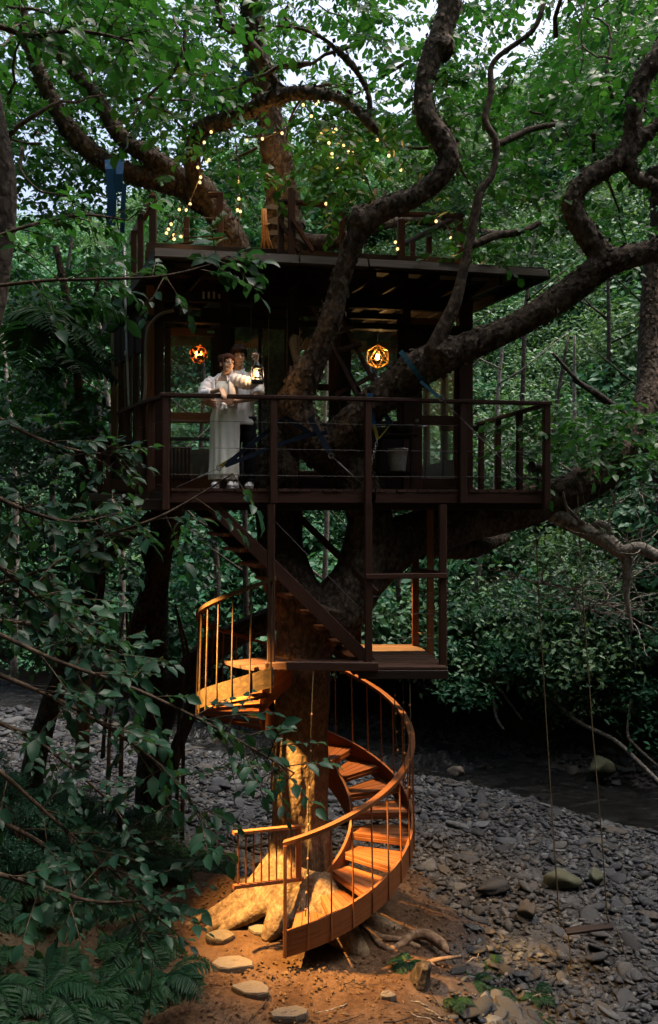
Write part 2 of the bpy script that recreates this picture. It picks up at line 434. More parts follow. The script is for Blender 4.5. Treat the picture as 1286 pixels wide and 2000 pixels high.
class MB:
    """collects pieces of ONE part, with UVs running along each piece"""
    def __init__(self):
        self.V, self.F, self.UV = [], [], []
    def loft(self, rings, closed=True, caps=True):
        """rings: list of lists of points (same count)"""
        b = len(self.V); n = len(rings[0]); d = 0.0
        ds = [0.0]
        for r0, r1 in zip(rings, rings[1:]):
            d += (sum((Vector(p) for p in r1), Vector()) / n - sum((Vector(p) for p in r0), Vector()) / n).length
            ds.append(d)
        per = [0.0]
        r0 = rings[len(rings) // 2]
        for i in range(n):
            per.append(per[-1] + (Vector(r0[(i + 1) % n]) - Vector(r0[i])).length)
        for r in rings:
            self.V += [tuple(p) for p in r]
        m = n if closed else n - 1
        for k in range(len(rings) - 1):
            for i in range(m):
                j = (i + 1) % n
                self.F.append((b + k * n + i, b + k * n + j, b + (k + 1) * n + j, b + (k + 1) * n + i))
                self.UV += [(ds[k], per[i]), (ds[k], per[i + 1]), (ds[k + 1], per[i + 1]), (ds[k + 1], per[i])]
        if caps and closed:
            self.F.append(tuple(b + i for i in reversed(range(n)))); self.UV += [(0, per[i]) for i in reversed(range(n))]
            e = b + (len(rings) - 1) * n
            self.F.append(tuple(e + i for i in range(n))); self.UV += [(ds[-1], per[i]) for i in range(n)]
        return self
    def beam(self, p0, p1, w, h, up=(0, 0, 1), ch=0.12):
        """bar with chamfered long edges; w across, h along up"""
        p0, p1, up = Vector(p0), Vector(p1), Vector(up)
        d = (p1 - p0).normalized()
        s = d.cross(up)
        if s.length < 1e-5: s = d.cross(Vector((0, 1, 0)))
        s.normalize(); t = s.cross(d).normalized()
        c = min(w, h) * ch
        a, b2 = w / 2, h / 2
        prof = [(-a + c, -b2), (a - c, -b2), (a, -b2 + c), (a, b2 - c), (a - c, b2), (-a + c, b2), (-a, b2 - c), (-a, -b2 + c)]
        return self.loft([[q + s * x + t * z for x, z in prof] for q in (p0, p1)])
    def tube(self, pts, rad, n=8, caps=True):
        pts = [Vector(p) for p in pts]
        if not hasattr(rad, '__len__'): rad = [rad] * len(pts)
        rings = []
        ref = Vector((0, 0, 1))
        prev = None
        for i, p in enumerate(pts):
            d = (pts[min(i + 1, len(pts) - 1)] - pts[max(i - 1, 0)]).normalized()
            if prev is None:
                s = d.cross(ref if abs(d.z) < 0.95 else Vector((0, 1, 0))).normalized()
            else:
                s = (prev - d * prev.dot(d)).normalized()
            prev = s
            t = d.cross(s)
            rings.append([p + (s * math.cos(2 * math.pi * k / n) + t * math.sin(2 * math.pi * k / n)) * rad[i] for k in range(n)])
        return self.loft(rings, True, caps)
    def lathe(self, axis0, prof, n=16, up=(0, 0, 1)):
        """prof: list of (radius, height)"""
        o = Vector(axis0); t = Vector(up).normalized()
        s = t.orthogonal().normalized(); q = t.cross(s)
        return self.loft([[o + t * h + (s * math.cos(2 * math.pi * k / n) + q * math.sin(2 * math.pi * k / n)) * max(r, 1e-4) for k in range(n)] for r, h in prof])
    def prism(self, poly, z0, z1):
        """vertical prism over a polygon [(x, y)]"""
        return self.loft([[(x, y, z0) for x, y in poly], [(x, y, z1) for x, y in poly]])
    def build(self, name, mat, parent=None, smooth=False):
        return mk(name, self.V, self.F, mat, parent, self.UV, smooth)
def beam(name, p0, p1, w, h, mat, parent=None, up=(0, 0, 1)):
    return MB().beam(p0, p1, w, h, up).build(name, mat, parent)
def tube(name, pts, rad, mat, parent=None, n=8, smooth=True):
    return MB().tube(pts, rad, n).build(name, mat, parent, smooth)
def spline(pts, n=6):
    """Catmull-Rom through tuples of any length"""
    pts = [np.array(p, dtype=float) for p in pts]
    out = []
    ext = [2 * pts[0] - pts[1]] + pts + [2 * pts[-1] - pts[-2]]
    for i in range(1, len(ext) - 2):
        p0, p1, p2, p3 = ext[i - 1:i + 3]
        for k in range(n):
            t = k / n
            out.append(0.5 * ((2 * p1) + (-p0 + p2) * t + (2 * p0 - 5 * p1 + 4 * p2 - p3) * t * t + (-p0 + 3 * p1 - 3 * p2 + p3) * t ** 3))
    out.append(pts[-1])
    return out
def pix_path(pts, n=6):
    """pts (u, v, depth, radius in pixels) -> world points and radii"""
    s = spline(pts, n)
    return [P(a[0], a[1], a[2]) for a in s], [a[3] * a[2] / FPX for a in s]
def remeshed(V, F, voxel, smooth_it=3):
    me = bpy.data.meshes.new('tmp'); me.from_pydata([tuple(v) for v in V], [], F); me.update()
    o = bpy.data.objects.new('tmp', me); COL.objects.link(o)
    m = o.modifiers.new('r', 'REMESH'); m.mode = 'VOXEL'; m.voxel_size = voxel; m.use_smooth_shade = True
    if smooth_it:
        s = o.modifiers.new('s', 'SMOOTH'); s.factor = 0.5; s.iterations = smooth_it
    dg = bpy.context.evaluated_depsgraph_get()
    res = bpy.data.meshes.new_from_object(o.evaluated_get(dg))
    bpy.data.objects.remove(o, do_unlink=True)
    bpy.data.meshes.remove(me)
    return res
# leaf templates: x along the leaf (0..1), y half width, z fold
LEAF8 = np.array([(0, 0, 0), (.33, .27, .05), (.33, 0, -.02), (.33, -.27, .05), (.7, .22, .02), (.7, 0, -.05), (.7, -.22, .02), (1, 0, -.16)], dtype=np.float32)
LEAF8F = [(0, 2, 1), (0, 3, 2), (1, 2, 5), (1, 5, 4), (2, 3, 6), (2, 6, 5), (4, 5, 7), (5, 6, 7)]
LEAF4 = np.array([(0, 0, 0), (.45, .30, .06), (1, 0, -.08), (.45, -.30, .06)], dtype=np.float32)
LEAF4F = [(0, 2, 1), (0, 3, 2)]
def frames(d, n):
    """orthonormal frames from directions d and rough normals n -> (N,3,3) columns x,y,z"""
    d = d / (np.linalg.norm(d, axis=1, keepdims=True) + 1e-9)
    y = np.cross(n, d); y /= (np.linalg.norm(y, axis=1, keepdims=True) + 1e-9)
    z = np.cross(d, y)
    return np.stack([d, y, z], axis=2)
def leaf_arrays(pos, d, n, size, T=LEAF8, TF=LEAF8F, width=1.0):
    Fm = frames(d, n)
    t = T.copy(); t[:, 1] *= width
    V = np.einsum('nij,kj->nki', Fm, t) * size[:, None, None] + pos[:, None, :]
    k = len(T)
    F = (np.array(TF, dtype=np.int32)[None] + (np.arange(len(pos), dtype=np.int32) * k)[:, None, None]).reshape(-1, 3)
    return V.reshape(-1, 3), F
def unit(rng, n):
    v = rng.normal(size=(n, 3)); return v / np.linalg.norm(v, axis=1, keepdims=True)
# ================================================================ terrain
def sstep(a, b, x):
    t = np.clip((x - a) / (b - a), 0, 1)
    return t * t * (3 - 2 * t)
def yc(x):
    return 18.3 - 0.55 * x + 0.5 * np.sin(x * 0.7)
def zones(x, y):
    e = np.minimum(1.35 - x + 0.22 * np.sin(y * 2.1) + 0.14 * np.sin(y * 5.3), 11.0 - y + 0.25 * np.sin(x * 2.3) + 0.5 * np.clip(-x - 2.0, 0, 4))
    return sstep(-0.8, 0.5, e)
def gz0(x, y):
    x = np.asarray(x, dtype=float); y = np.asarray(y, dtype=float)
    z = -0.36 + 0.38 * zones(x, y)
    z = z + np.clip(-x - 2.1, 0, 9) * 0.5 * sstep(13.6, 9.5, y)
    z = z + np.clip(6.8 - y, 0, 30) * 0.50 * sstep(-30, 6, 6 - np.abs(x) * 0.3)
    ch = np.abs(y - yc(x))
    z = z - 0.42 * sstep(2.1, 0.7, ch)
    far = np.clip(y - yc(x) - 2.6, 0, 60)
    rise = np.where(far < 14, far, 14 + (far - 14) * 0.42)
    z = z + rise * 0.92 * sstep(-0.5, 5, far) + 0.35 * sstep(0, 1.2, far)
    z = z + np.clip(x - 7.5, 0, 30) * 0.35 * sstep(4, 9, y)
    return z
def gz(x, y):
    x = np.asarray(x, dtype=float); y = np.asarray(y, dtype=float)
    return gz0(x, y) + 0.035 * np.sin(x * 3.1 + 1.3 * np.sin(y * 2.2)) * np.sin(y * 2.7 + x) + 0.015 * np.sin(x * 9.1 + y * 4) * np.sin(y * 7.7)
def grid_axis(lo, a, b, hi, fine, coarse):
    return np.concatenate([np.arange(lo, a, coarse), np.arange(a, b, fine), np.arange(b, hi + coarse, coarse)])
_xs = grid_axis(-60, -6, 9, 60, 0.10, 1.5)
_ys = grid_axis(-20, 6, 23, 90, 0.10, 1.5)
GX, GY = np.meshgrid(_xs, _ys)
GZ = gz(GX, GY)
_jit = np.array([noise.fractal(Vector((x * 1.7, y * 1.7, 0)), 0.9, 2.1, 4) for x, y in zip(GX.ravel(), GY.ravel())]).reshape(GX.shape)
GZ = GZ + 0.045 * _jit
_nx = len(_xs)
_V = np.stack([GX.ravel(), GY.ravel(), GZ.ravel()], axis=1)
_i = (np.arange(len(_ys) - 1)[:, None] * _nx + np.arange(_nx - 1)[None]).ravel()
_F = np.stack([_i, _i + 1, _i + _nx + 1, _i + _nx], axis=1)
ground = fast_obj('ground', _V, _F, 'soil', smooth=True)
tag(ground, kind='structure')
_a = ground.data.attributes.new('zone', 'FLOAT', 'POINT')
_zn = (1 - zones(GX, GY)) * sstep(3.2, 1.2, GY - yc(GX)) * sstep(1.2, 0.2, np.clip(-GX - 2.1, 0, 9) * 0.5 * sstep(13.6, 9.5, GY))
_a.data.foreach_set('value', _zn.ravel().astype(np.float32))
_a = ground.data.attributes.new('humus', 'FLOAT', 'POINT')
_hm = np.maximum(sstep(1.6, 3.2, GY - yc(GX)), sstep(-1.7, -2.9, GX + 0.25 * np.sin(GY * 3)) * zones(GX, GY))
_hm = np.maximum(_hm, sstep(6.9, 6.0, GY))
_a.data.foreach_set('value', _hm.ravel().astype(np.float32))
# the stream
_wx = np.arange(-16, 14.1, 0.06); _wo = np.arange(-2.2, 2.61, 0.06)
_WX, _WO = np.meshgrid(_wx, _wo)
_WY = yc(_WX) + _WO
_rf = np.array([noise.fractal(Vector((x * 2.6, y * 5.0, 3.3)), 0.75, 2.1, 4) * (0.25 + 2.4 * max(0.0, noise.noise(Vector((x * 0.55, y * 0.9, 8.0))) + 0.12)) for x, y in zip(_WX.ravel(), _WY.ravel())])
_WV = np.stack([_WX.ravel(), _WY.ravel(), -0.52 + 0.14 * _rf], axis=1)
_n = len(_wx); _i = (np.arange(len(_wo) - 1)[:, None] * _n + np.arange(_n - 1)[None]).ravel()
water = fast_obj('water', _WV, np.stack([_i, _i + 1, _i + _n + 1, _i + _n], axis=1), 'water', smooth=True)
tag(water, kind='structure')

# ================================================================ deck frame of reference
OX, OY, FLOOR = -1.908, 9.0, 5.38
_L = math.hypot(4.656, 0.7)
EX = Vector((4.656 / _L, 0.7 / _L, 0)); EY = Vector((-EX.y, EX.x, 0)); EZ = Vector((0, 0, 1))
DECK_LEN = _L
def D(a, b, c):
    return Vector((OX, OY, FLOOR)) + EX * a + EY * b + EZ * c
def Qa(u, b):
    k = (u - 643.0) / FPX
    return (k * (OY + b * EY.y) - OX - b * EY.x) / (EX.x - k * EX.y)
def Q(u, v, b):
    a = Qa(u, b)
    y = OY + a * EX.y + b * EY.y
    return a, (CAMZ - (v - 1000.0) * y / FPX) - FLOOR
def wall_rect(name, u0, u1, v0, v1, b, t, mat, parent):
    """a board lying in the plane b, between two pixel columns and rows, t thick"""
    um = (u0 + u1) / 2
    a0, a1 = Qa(u0, b), Qa(u1, b)
    _, c0 = Q(um, v1, b); _, c1 = Q(um, v0, b)
    if (a1 - a0) > (c1 - c0):
        cm = (c0 + c1) / 2
        return beam(name, D(a0, b, cm), D(a1, b, cm), t, c1 - c0, mat, parent)
    am = (a0 + a1) / 2
    return MB().beam(D(am, b, c0), D(am, b, c1), a1 - a0, t, up=EY, ch=0.06).build(name, mat, parent)

# ================================================================ the deck
deck = thing('viewing_deck', D(DECK_LEN / 2, 0.7, -0.2), 'dark brown timber deck with cable railing round the treehouse cabin', 'deck')
DB = 1.35                                              # the cabin's front wall stands this far behind the deck edge
# floor boards run across, from the edge back to the cabin
nb = 36
for i in range(nb):
    a0 = 0.02 + i * (DECK_LEN + 0.0) / nb
    back = 3.4 if a0 > 4.25 else 1.32
    beam('floor_board', D(a0 + 0.06, -0.03 + RNG.uniform(-0.008, 0.008), -0.018), D(a0 + 0.06, back, -0.018), DECK_LEN / nb - 0.010, 0.035, 'wood_deck', deck)
beam('fascia_board', D(-0.05, -0.005, -0.105), D(2.42, -0.005, -0.105), 0.035, 0.13, 'wood_rail', deck)
beam('fascia_board', D(2.50, -0.005, -0.105), D(DECK_LEN + 0.03, -0.005, -0.105), 0.035, 0.13, 'wood_rail', deck)
for b in (0.10, 0.75, 1.4, 2.2):
    beam('joist', D(-0.35, b, -0.19), D(DECK_LEN - 0.02, b, -0.19), 0.07, 0.13, 'wood_dark', deck)
for a in np.linspace(0.1, DECK_LEN - 0.15, 7):
    beam('bearer', D(a, 0.05, -0.085), D(a, 2.6, -0.085), 0.05, 0.08, 'wood_dark', deck)
# front posts
def deck_post(a, b, c0, c1, w=0.085, mat='wood_rail'):
    return MB().beam(D(a, b, c0), D(a, b, c1), w, w, up=EY, ch=0.1).build('post', mat, deck)
A_posts = [Qa(u, 0.0) for u in (325, 534, 717, 901)] + [DECK_LEN - 0.03]
for a, low in zip(A_posts, (-0.25, -0.17, -0.24, -0.17, -0.24)):
    deck_post(a, -0.06, low, 1.06, 0.083)
beam('top_rail', D(A_posts[0] - 0.06, -0.06, 1.082), D(DECK_LEN + 0.02, -0.06, 1.082), 0.11, 0.042, 'wood_rail', deck)
# right side returns to the cabin
SR = [(4.68, 0.0), (4.66, 0.75), (4.62, 1.45), (4.60, 2.1)]
for (a, b) in SR[1:]:
    deck_post(a, b, -0.1, 1.06, 0.08)
beam('top_rail', D(4.70, 0.02, 1.075), D(4.58, 2.2, 1.075), 0.10, 0.04, 'wood_rail', deck)
beam('top_rail', D(4.58, 2.1, 1.0), D(3.95, 2.1, 1.0), 0.08, 0.10, 'wood_rail', deck)
beam('fascia_board', D(DECK_LEN + 0.02, 0.05, -0.105), D(DECK_LEN - 0.06, 3.4, -0.105), 0.035, 0.13, 'wood_rail', deck)
# left: the rail turns back and outward round the corner
LA = P(325, 770, 9.0); 
lp = [D(0.02, -0.05, 0)] + [Vector((x, y, FLOOR)) for x, y in ((-2.42, 9.75), (-2.88, 10.55))]
def up(p, c): return Vector((p.x, p.y, FLOOR + c))
MB().beam(up(lp[0], 1.078), up(lp[1], 1.078), 0.10, 0.042).build('top_rail', 'wood_rail', deck)
MB().beam(up(lp[1], 1.074), up(lp[2], 1.074), 0.10, 0.042).build('top_rail', 'wood_rail', deck)
for p in (lp[0].lerp(lp[1], 0.55), lp[1], lp[1].lerp(lp[2], 0.6)):
    MB().beam(up(p, -0.2), up(p, 1.055), 0.09, 0.09, up=EY).build('post', 'wood_rail', deck)
beam('fascia_board', up(lp[0], -0.105), up(lp[1], -0.105), 0.035, 0.13, 'wood_rail', deck)
beam('fascia_board', up(lp[1], -0.10), up(lp[2], -0.10), 0.035, 0.13, 'wood_rail', deck)
# floor of the left corner
for k in range(9):
    t0 = k / 9
    q0 = lp[0].lerp(lp[1], t0); q1 = D(0.02, 0.05 + 0.14 * k, 0)
    beam('floor_board', up(q0, -0.018), up(D(0.10, 0.1 + 0.15 * k, 0), -0.018), 0.115, 0.03, 'wood_deck', deck)
# railing cables
for c in (0.16, 0.475, 0.79):
    MB().tube([D(A_posts[0], -0.06, c), D(2.4, -0.06, c - 0.012), D(DECK_LEN, -0.06, c)], 0.003, 5).build('railing_cable', 'cable_steel', deck)
    MB().tube([D(4.68, 0.0, c), D(4.60, 2.1, c)], 0.0032, 5).build('railing_cable', 'cable_steel', deck)
    MB().tube([up(lp[0], c), up(lp[1], c), up(lp[2], c)], 0.0032, 5).build('railing_cable', 'cable_steel', deck)

# service ledge with a meter box, hung outside the left corner
ledge = thing('service_ledge', P(245, 985, 10.2), 'low dark timber ledge hung outside the corner of the deck rail', 'ledge')
def pxbeam(name, u0, v0, y0, u1, v1, y1, w, h, mat, parent, up=(0, 0, 1)):
    return beam(name, P(u0, v0, y0), P(u1, v1, y1), w, h, mat, parent, up)
pxbeam('shelf', 195, 858, 10.1, 296, 868, 9.9, 0.45, 0.05, 'wood_dark', ledge)
pxbeam('shelf', 200, 972, 10.1, 318, 975, 9.7, 0.50, 0.10, 'wood_grey', ledge)
pxbeam('shelf', 205, 945, 10.05, 318, 958, 9.65, 0.06, 0.14, 'wood_red', ledge)
for u, y in ((213, 10.0), (292, 9.8), (196, 10.5)):
    MB().beam(P(u, 860, y), P(u, 985, y), 0.07, 0.07, up=EY).build('post', 'wood_red', ledge)
box = thing('meter_box', P(252, 960, 10.15), 'black meter box with a pale paper notice on the timber ledge', 'box')
b0 = P(250, 960, 10.2)
MB().beam(b0, b0 + Vector((0, 0, 0.52)), 0.50, 0.26, up=(0, 1, 0), ch=0.05).build('casing', 'black_metal', box)
n0 = P(269, 900, 10.05)
MB().beam(n0 - Vector((0, 0.0, 0)), n0 + Vector((0, 0, 0.20)), 0.065, 0.006, up=(0, 1, 0)).build('notice', 'paper', box)

# ================================================================ the cabin
cabin = thing('treehouse_cabin', D(2.2, 2.5, 0), 'dark brown timber treehouse cabin with glass doors under a flat overhanging roof', 'cabin')
WB = DB
CT = 2.42                                             # height of the wall top
def wr(name, u0, u1, v0, v1, mat='wood_red', t=0.10, b=WB, parent=cabin):
    return wall_rect(name, u0, u1, v0, v1, b, t, mat, parent)
def pane(u0, u1, v0, v1, parent, b=WB, mat='glass'):
    return wall_rect('pane', u0, u1, v0, v1, b + 0.01, 0.008, mat, parent)
# posts of the front wall
wr('corner_post', 286, 303, 560, 962, 'wood_orange', 0.14)
wr('corner_post', 303, 320, 560, 962, 'wood_red', 0.12, WB + 0.02)
wr('wall_post', 431, 451, 560, 962, 'wood_red', 0.12)
wr('wall_post', 566, 584, 560, 962, 'wood_dark', 0.12)
wr('wall_post', 643, 661, 600, 962, 'wood_red', 0.12)
wr('wall_post', 664, 680, 560, 962, 'wood_dark', 0.14, WB - 0.02)
wr('wall_post', 786, 801, 560, 962, 'wood_red', 0.14)
wr('corner_post', 894, 921, 560, 962, 'wood_red', 0.16)
# beams and cladding above the openings, board by board
wr('header_beam', 286, 921, 628, 640, 'wood_dark', 0.14, WB - 0.01)
for k, v in enumerate(range(505, 600, 19)):
    wr('cladding_board', 284, 922, v, v + 17, 'wood_dark', 0.03, WB + 0.01)
wr('wall_panel', 286, 921, 490, 600, 'wood_dark', 0.02, WB + 0.05)
wr('cladding_board', 322, 350, 602, 626, 'wood_dark', 0.03, WB)
wr('cladding_board', 394, 430, 602, 626, 'wood_dark', 0.03, WB)
wr('cladding_board', 452, 565, 602, 626, 'wood_dark', 0.03, WB)
wr('cladding_board', 585, 663, 602, 620, 'wood_dark', 0.03, WB)
w_t = wr('window', 350, 394, 600, 603, 'wood_red', 0.06); pane(351, 393, 603, 626, w_t)
# row of pale vent pegs under the eave
for k in range(5):
    wr('vent_slot', 396 + k * 10.2, 400 + k * 10.2, 570, 583, 'plate_cream', 0.03, WB - 0.02)
# left glass door
dl = wr('door', 322, 334, 641, 955, 'wood_red', 0.06)
tag(dl, 'glazed door behind the couple')
wr('stile', 418, 431, 641, 955, 'wood_red', 0.06, WB, dl)
wr('rail', 334, 418, 641, 656, 'wood_orange', 0.06, WB, dl)
wr('rail', 334, 418, 806, 826, 'wood_orange', 0.06, WB, dl)
wr('rail', 334, 418, 928, 955, 'wood_orange', 0.06, WB, dl)
wr('door_closer', 405, 420, 647, 651, 'steel', 0.05, WB - 0.05, dl)
pane(334, 418, 656, 806, dl); pane(334, 418, 826, 928, dl)
# centre window (dark) and lower rails
wc = wr('window', 452, 566, 634, 641, 'wood_dark', 0.07)
for (u0, u1, v0, v1) in ((451, 459, 641, 955), (556, 566, 641, 955), (459, 556, 930, 955)):
    wr('frame', u0, u1, v0, v1, 'wood_dark', 0.06, WB, wc)
wr('frame', 505, 511, 641, 930, 'wood_dark', 0.05, WB, wc)
pane(459, 505, 641, 930, wc); pane(511, 556, 641, 930, wc)
# window right of it
wm = wr('window', 584, 643, 750, 762, 'wood_red', 0.06)
wr('frame', 584, 643, 826, 840, 'wood_red', 0.06, WB, wm)
wr('frame', 584, 643, 920, 935, 'wood_red', 0.06, WB, wm)
pane(584, 643, 620, 750, wm); pane(584, 643, 762, 826, wm); pane(584, 643, 840, 920, wm)
wr('wall_panel', 584, 785, 935, 960, 'wood_dark', 0.05)
# lamp window
wl = wr('window', 680, 786, 612, 624, 'wood_dark', 0.07)
for (u0, u1, v0, v1) in ((680, 685, 624, 830), (776, 786, 624, 830), (685, 776, 822, 832)):
    wr('frame', u0, u1, v0, v1, 'wood_red', 0.07, WB, wl)
pane(685, 776, 624, 822, wl)
wr('wall_panel', 681, 786, 834, 934, 'wood_dark', 0.05)
# right glass door
wr('transom_panel', 801, 872, 622, 639, 'wood_orange', 0.05)
w_s = wr('window', 872, 894, 616, 622, 'wood_dark', 0.05); pane(873, 894, 622, 640, w_s)
dr = wr('door', 802, 824, 642, 955, 'wood_red', 0.06)
tag(dr, 'glazed door with steel lever handle')
wr('stile', 886, 894, 642, 955, 'wood_red', 0.06, WB, dr)
wr('rail', 824, 886, 642, 676, 'wood_dark', 0.06, WB, dr)
wr('rail', 824, 886, 812, 831, 'wood_red', 0.06, WB, dr)
wr('rail', 824, 886, 934, 955, 'wood_red', 0.06, WB, dr)
pane(824, 886, 676, 812, dr); pane(824, 886, 831, 934, dr)
a, c = Q(817, 833, WB - 0.06)
MB().tube([D(a, WB - 0.03, c), D(a, WB - 0.10, c), D(a + 0.12, WB - 0.10, c)], 0.012, 8).build('handle', 'steel', dr, True)
a, c = Q(816, 821, WB - 0.06)
MB().lathe(D(a, WB - 0.03, c), [(0.001, 0), (0.025, 0), (0.025, 0.015), (0.001, 0.018)], 12, up=-EY).build('lock', 'steel', dr)
# left, angled wall: posts and panes
cor = Vector((*D(Qa(288, WB), WB, 0).xy, FLOOR)); bl = Vector((-3.25, 11.6, FLOOR))
for k, t in enumerate((0.08, 0.30, 0.52, 0.74, 0.98)):
    q = cor.lerp(bl, t)
    MB().beam(up(q, -0.05), up(q, 2.4), 0.09 if k < 4 else 0.16, 0.09, up=EX).build('wall_post', 'wood_red' if k < 4 else 'wood_pale', cabin)
MB().beam(up(cor, 2.15), up(bl, 2.15), 0.05, 0.5).build('wall_panel', 'wood_dark', cabin)
MB().beam(up(cor, 0.2), up(bl, 0.2), 0.05, 0.5).build('wall_panel', 'wood_red', cabin)
MB().beam(up(cor.lerp(bl, 0.1), 1.18), up(bl, 1.18), 0.008, 1.45).build('pane', 'glass', cabin)
# rear wall with wide windows, right wall
BK = 4.3
aL, aR = -0.65, 4.1
for a in (-0.6, 0.55, 1.65, 2.75, 3.4, 4.05):
    MB().beam(D(a, BK, -0.05), D(a, BK, 2.78), 0.10, 0.10, up=EY).build('wall_post', 'wood_dark', cabin)
beam('wall_panel', D(-0.65, BK, 0.22), D(4.1, BK, 0.22), 0.05, 0.46, 'wood_dark', cabin)
beam('header_beam', D(-0.65, BK, 2.68), D(4.1, BK, 2.68), 0.05, 0.2, 'plaster_tan', cabin)
beam('rail', D(-0.65, BK, 0.98), D(4.1, BK, 0.98), 0.05, 0.06, 'wood_dark', cabin)
beam('pane', D(-0.6, BK + 0.02, 1.5), D(4.05, BK + 0.02, 1.5), 0.008, 2.2, 'glass', cabin)
for b in (2.3, 3.3):
    MB().beam(D(4.08, b, -0.05), D(4.08, b, 2.5), 0.10, 0.10, up=EY).build('wall_post', 'wood_dark', cabin)
beam('wall_panel', D(4.08, WB + 0.1, 0.25), D(4.08, BK, 0.25), 0.05, 0.5, 'wood_dark', cabin)
beam('wall_panel', D(4.08, WB + 0.1, 2.2), D(4.08, BK, 2.2), 0.05, 0.5, 'plaster_tan', cabin)
beam('pane', D(4.08, WB + 0.1, 1.25), D(4.08, BK, 1.25), 0.008, 1.5, 'glass', cabin)
# floor inside
for i in range(14):
    beam('floor_board', D(-0.6, WB + 0.1 + i * 0.215, -0.02), D(4.1, WB + 0.1 + i * 0.215, -0.02), 0.205, 0.035, 'wood_red', cabin)
# roof: slab outline in world metres
RF = [(-2.07, 9.28), (2.84, 10.02), (1.20, 14.1), (-4.1, 13.7)]
RTL, RTR = 3.0, 2.93
MB().prism(RF, FLOOR + 2.80, FLOOR + 2.885).build('roof', 'wood_dark', cabin)
roof_o = cabin.children[-1] if False else [o for o in COL.objects if o.name.startswith('roof')][-1]
def roofp(p, q, t, c): 
    return Vector((p[0] + (q[0] - p[0]) * t, p[1] + (q[1] - p[1]) * t, FLOOR + c))
fo = Vector((0.0, -0.035, 0))
beam('fascia_board', roofp(RF[0], RF[1], -0.005, 2.835) + fo, roofp(RF[0], RF[1], 0.345, 2.835) + fo, 0.045, 0.15, 'wood_grey', roof_o, (0.05, 0.6, 1))
beam('fascia_board', roofp(RF[0], RF[1], 0.349, 2.835) + fo, roofp(RF[0], RF[1], 0.52, 2.832) + fo, 0.045, 0.145, 'wood_grey', roof_o, (0.05, 0.6, 1))
beam('fascia_board', roofp(RF[0], RF[1], 0.524, 2.835) + fo, roofp(RF[0], RF[1], 1.0, 2.815) + fo, 0.045, 0.14, 'wood_grey', roof_o, (0.05, 0.6, 1))
beam('fascia_board', roofp(RF[0], RF[3], -0.005, 2.82) + Vector((-0.03, 0, 0)), roofp(RF[0], RF[3], 1.0, 2.80) + Vector((-0.03, 0, 0)), 0.04, 0.12, 'wood_grey', roof_o)
beam('fascia_board', roofp(RF[1], RF[2], 0.0, 2.82) + Vector((0.03, 0, 0)), roofp(RF[1], RF[2], 1.0, 2.80) + Vector((0.03, 0, 0)), 0.04, 0.12, 'wood_dark', roof_o)
for i in range(12):                                    # rafters under the eave
    t = 0.04 + i * 0.084
    q0 = roofp(RF[0], RF[1], t, 2.73); q1 = roofp(RF[3], RF[2], t, 2.73)
    beam('rafter', q0 + (q1 - q0) * 0.012, q1, 0.05, 0.12, 'wood_dark', roof_o)
for i in range(7):                                     # soffit boards
    t = 0.05 + i * 0.05
    beam('soffit_board', roofp(RF[0], RF[3], t, 2.79), roofp(RF[1], RF[2], t, 2.79), 0.18, 0.018, 'wood_dark', roof_o)
for i in range(16):                                    # roof terrace boards
    t = 0.03 + i * 0.062
    beam('floor_board', roofp(RF[0], RF[3], t, 2.90), roofp(RF[1], RF[2], t, 2.90), 0.24, 0.025, 'wood_deck', roof_o)

# ================================================================ roof terrace railing
terr = thing('terrace_railing', P(580, 480, 11.2), 'reddish timber railing of the roof terrace above the cabin', 'railing')
RT = FLOOR + 2.91
def tpost(u, y, vtop, w=0.09, mat='wood_rail', z0=RT):
    p = P(u, vtop, y)
    MB().beam(Vector((p.x, p.y, z0)), p, w, w, up=EY).build('post', mat, terr)
    return p
T = {}
for key, (u, y, vt) in dict(a=(299, 10.6, 384), b=(275, 11.2, 420), b2=(262, 11.7, 452), c=(431, 10.8, 381), d=(549, 10.4, 393), e=(570, 10.35, 370), f=(669, 10.6, 408), g=(784, 10.8, 430), h=(897, 10.9, 419), i=(838, 11.7, 456), j=(806, 12.2, 474), k=(365, 11.6, 425)).items():
    T[key] = tpost(u, y, vt, 0.10 if key in 'aegh' else 0.085)
def trail(p, q, w=0.09, h=0.05, mat='wood_rail'):
    beam('rail', p, q, w, h, mat, terr)
trail(P(299, 386, 10.6), P(255, 470, 12.3), 0.05, 0.14, 'wood_orange')
trail(P(408, 381, 10.8), P(437, 381, 10.8))
trail(P(549, 393, 10.4), P(668, 403, 10.6)); trail(P(660, 403, 10.6), P(700, 408, 10.7))
trail(P(780, 418, 10.8), P(906, 422, 10.9)); trail(P(893, 424, 10.95), P(780, 482, 12.9))
beam('brace', P(546, 430, 10.35), P(585, 492, 10.35), 0.05, 0.07, 'wood_rail', terr, EY)
beam('brace', P(572, 430, 10.3), P(612, 492, 10.3), 0.05, 0.07, 'wood_rail', terr, EY)
for dv in (0.35, 0.7):
    MB().tube([P(299, 470 - dv * 70, 10.6), P(431, 470 - dv * 62, 10.8)], 0.004, 5).build('railing_cable', 'cable_steel', terr)
    MB().tube([P(570, 480 - dv * 70, 10.4), P(669, 480 - dv * 60, 10.6)], 0.004, 5).build('railing_cable', 'cable_steel', terr)
tube('bamboo_pole', [P(330, 480, 10.9), P(434, 464, 10.7)], 0.018, 'rope', terr)
tube('bamboo_pole', [P(360, 465, 11.2), P(432, 460, 10.7)], 0.012, 'rope', terr)

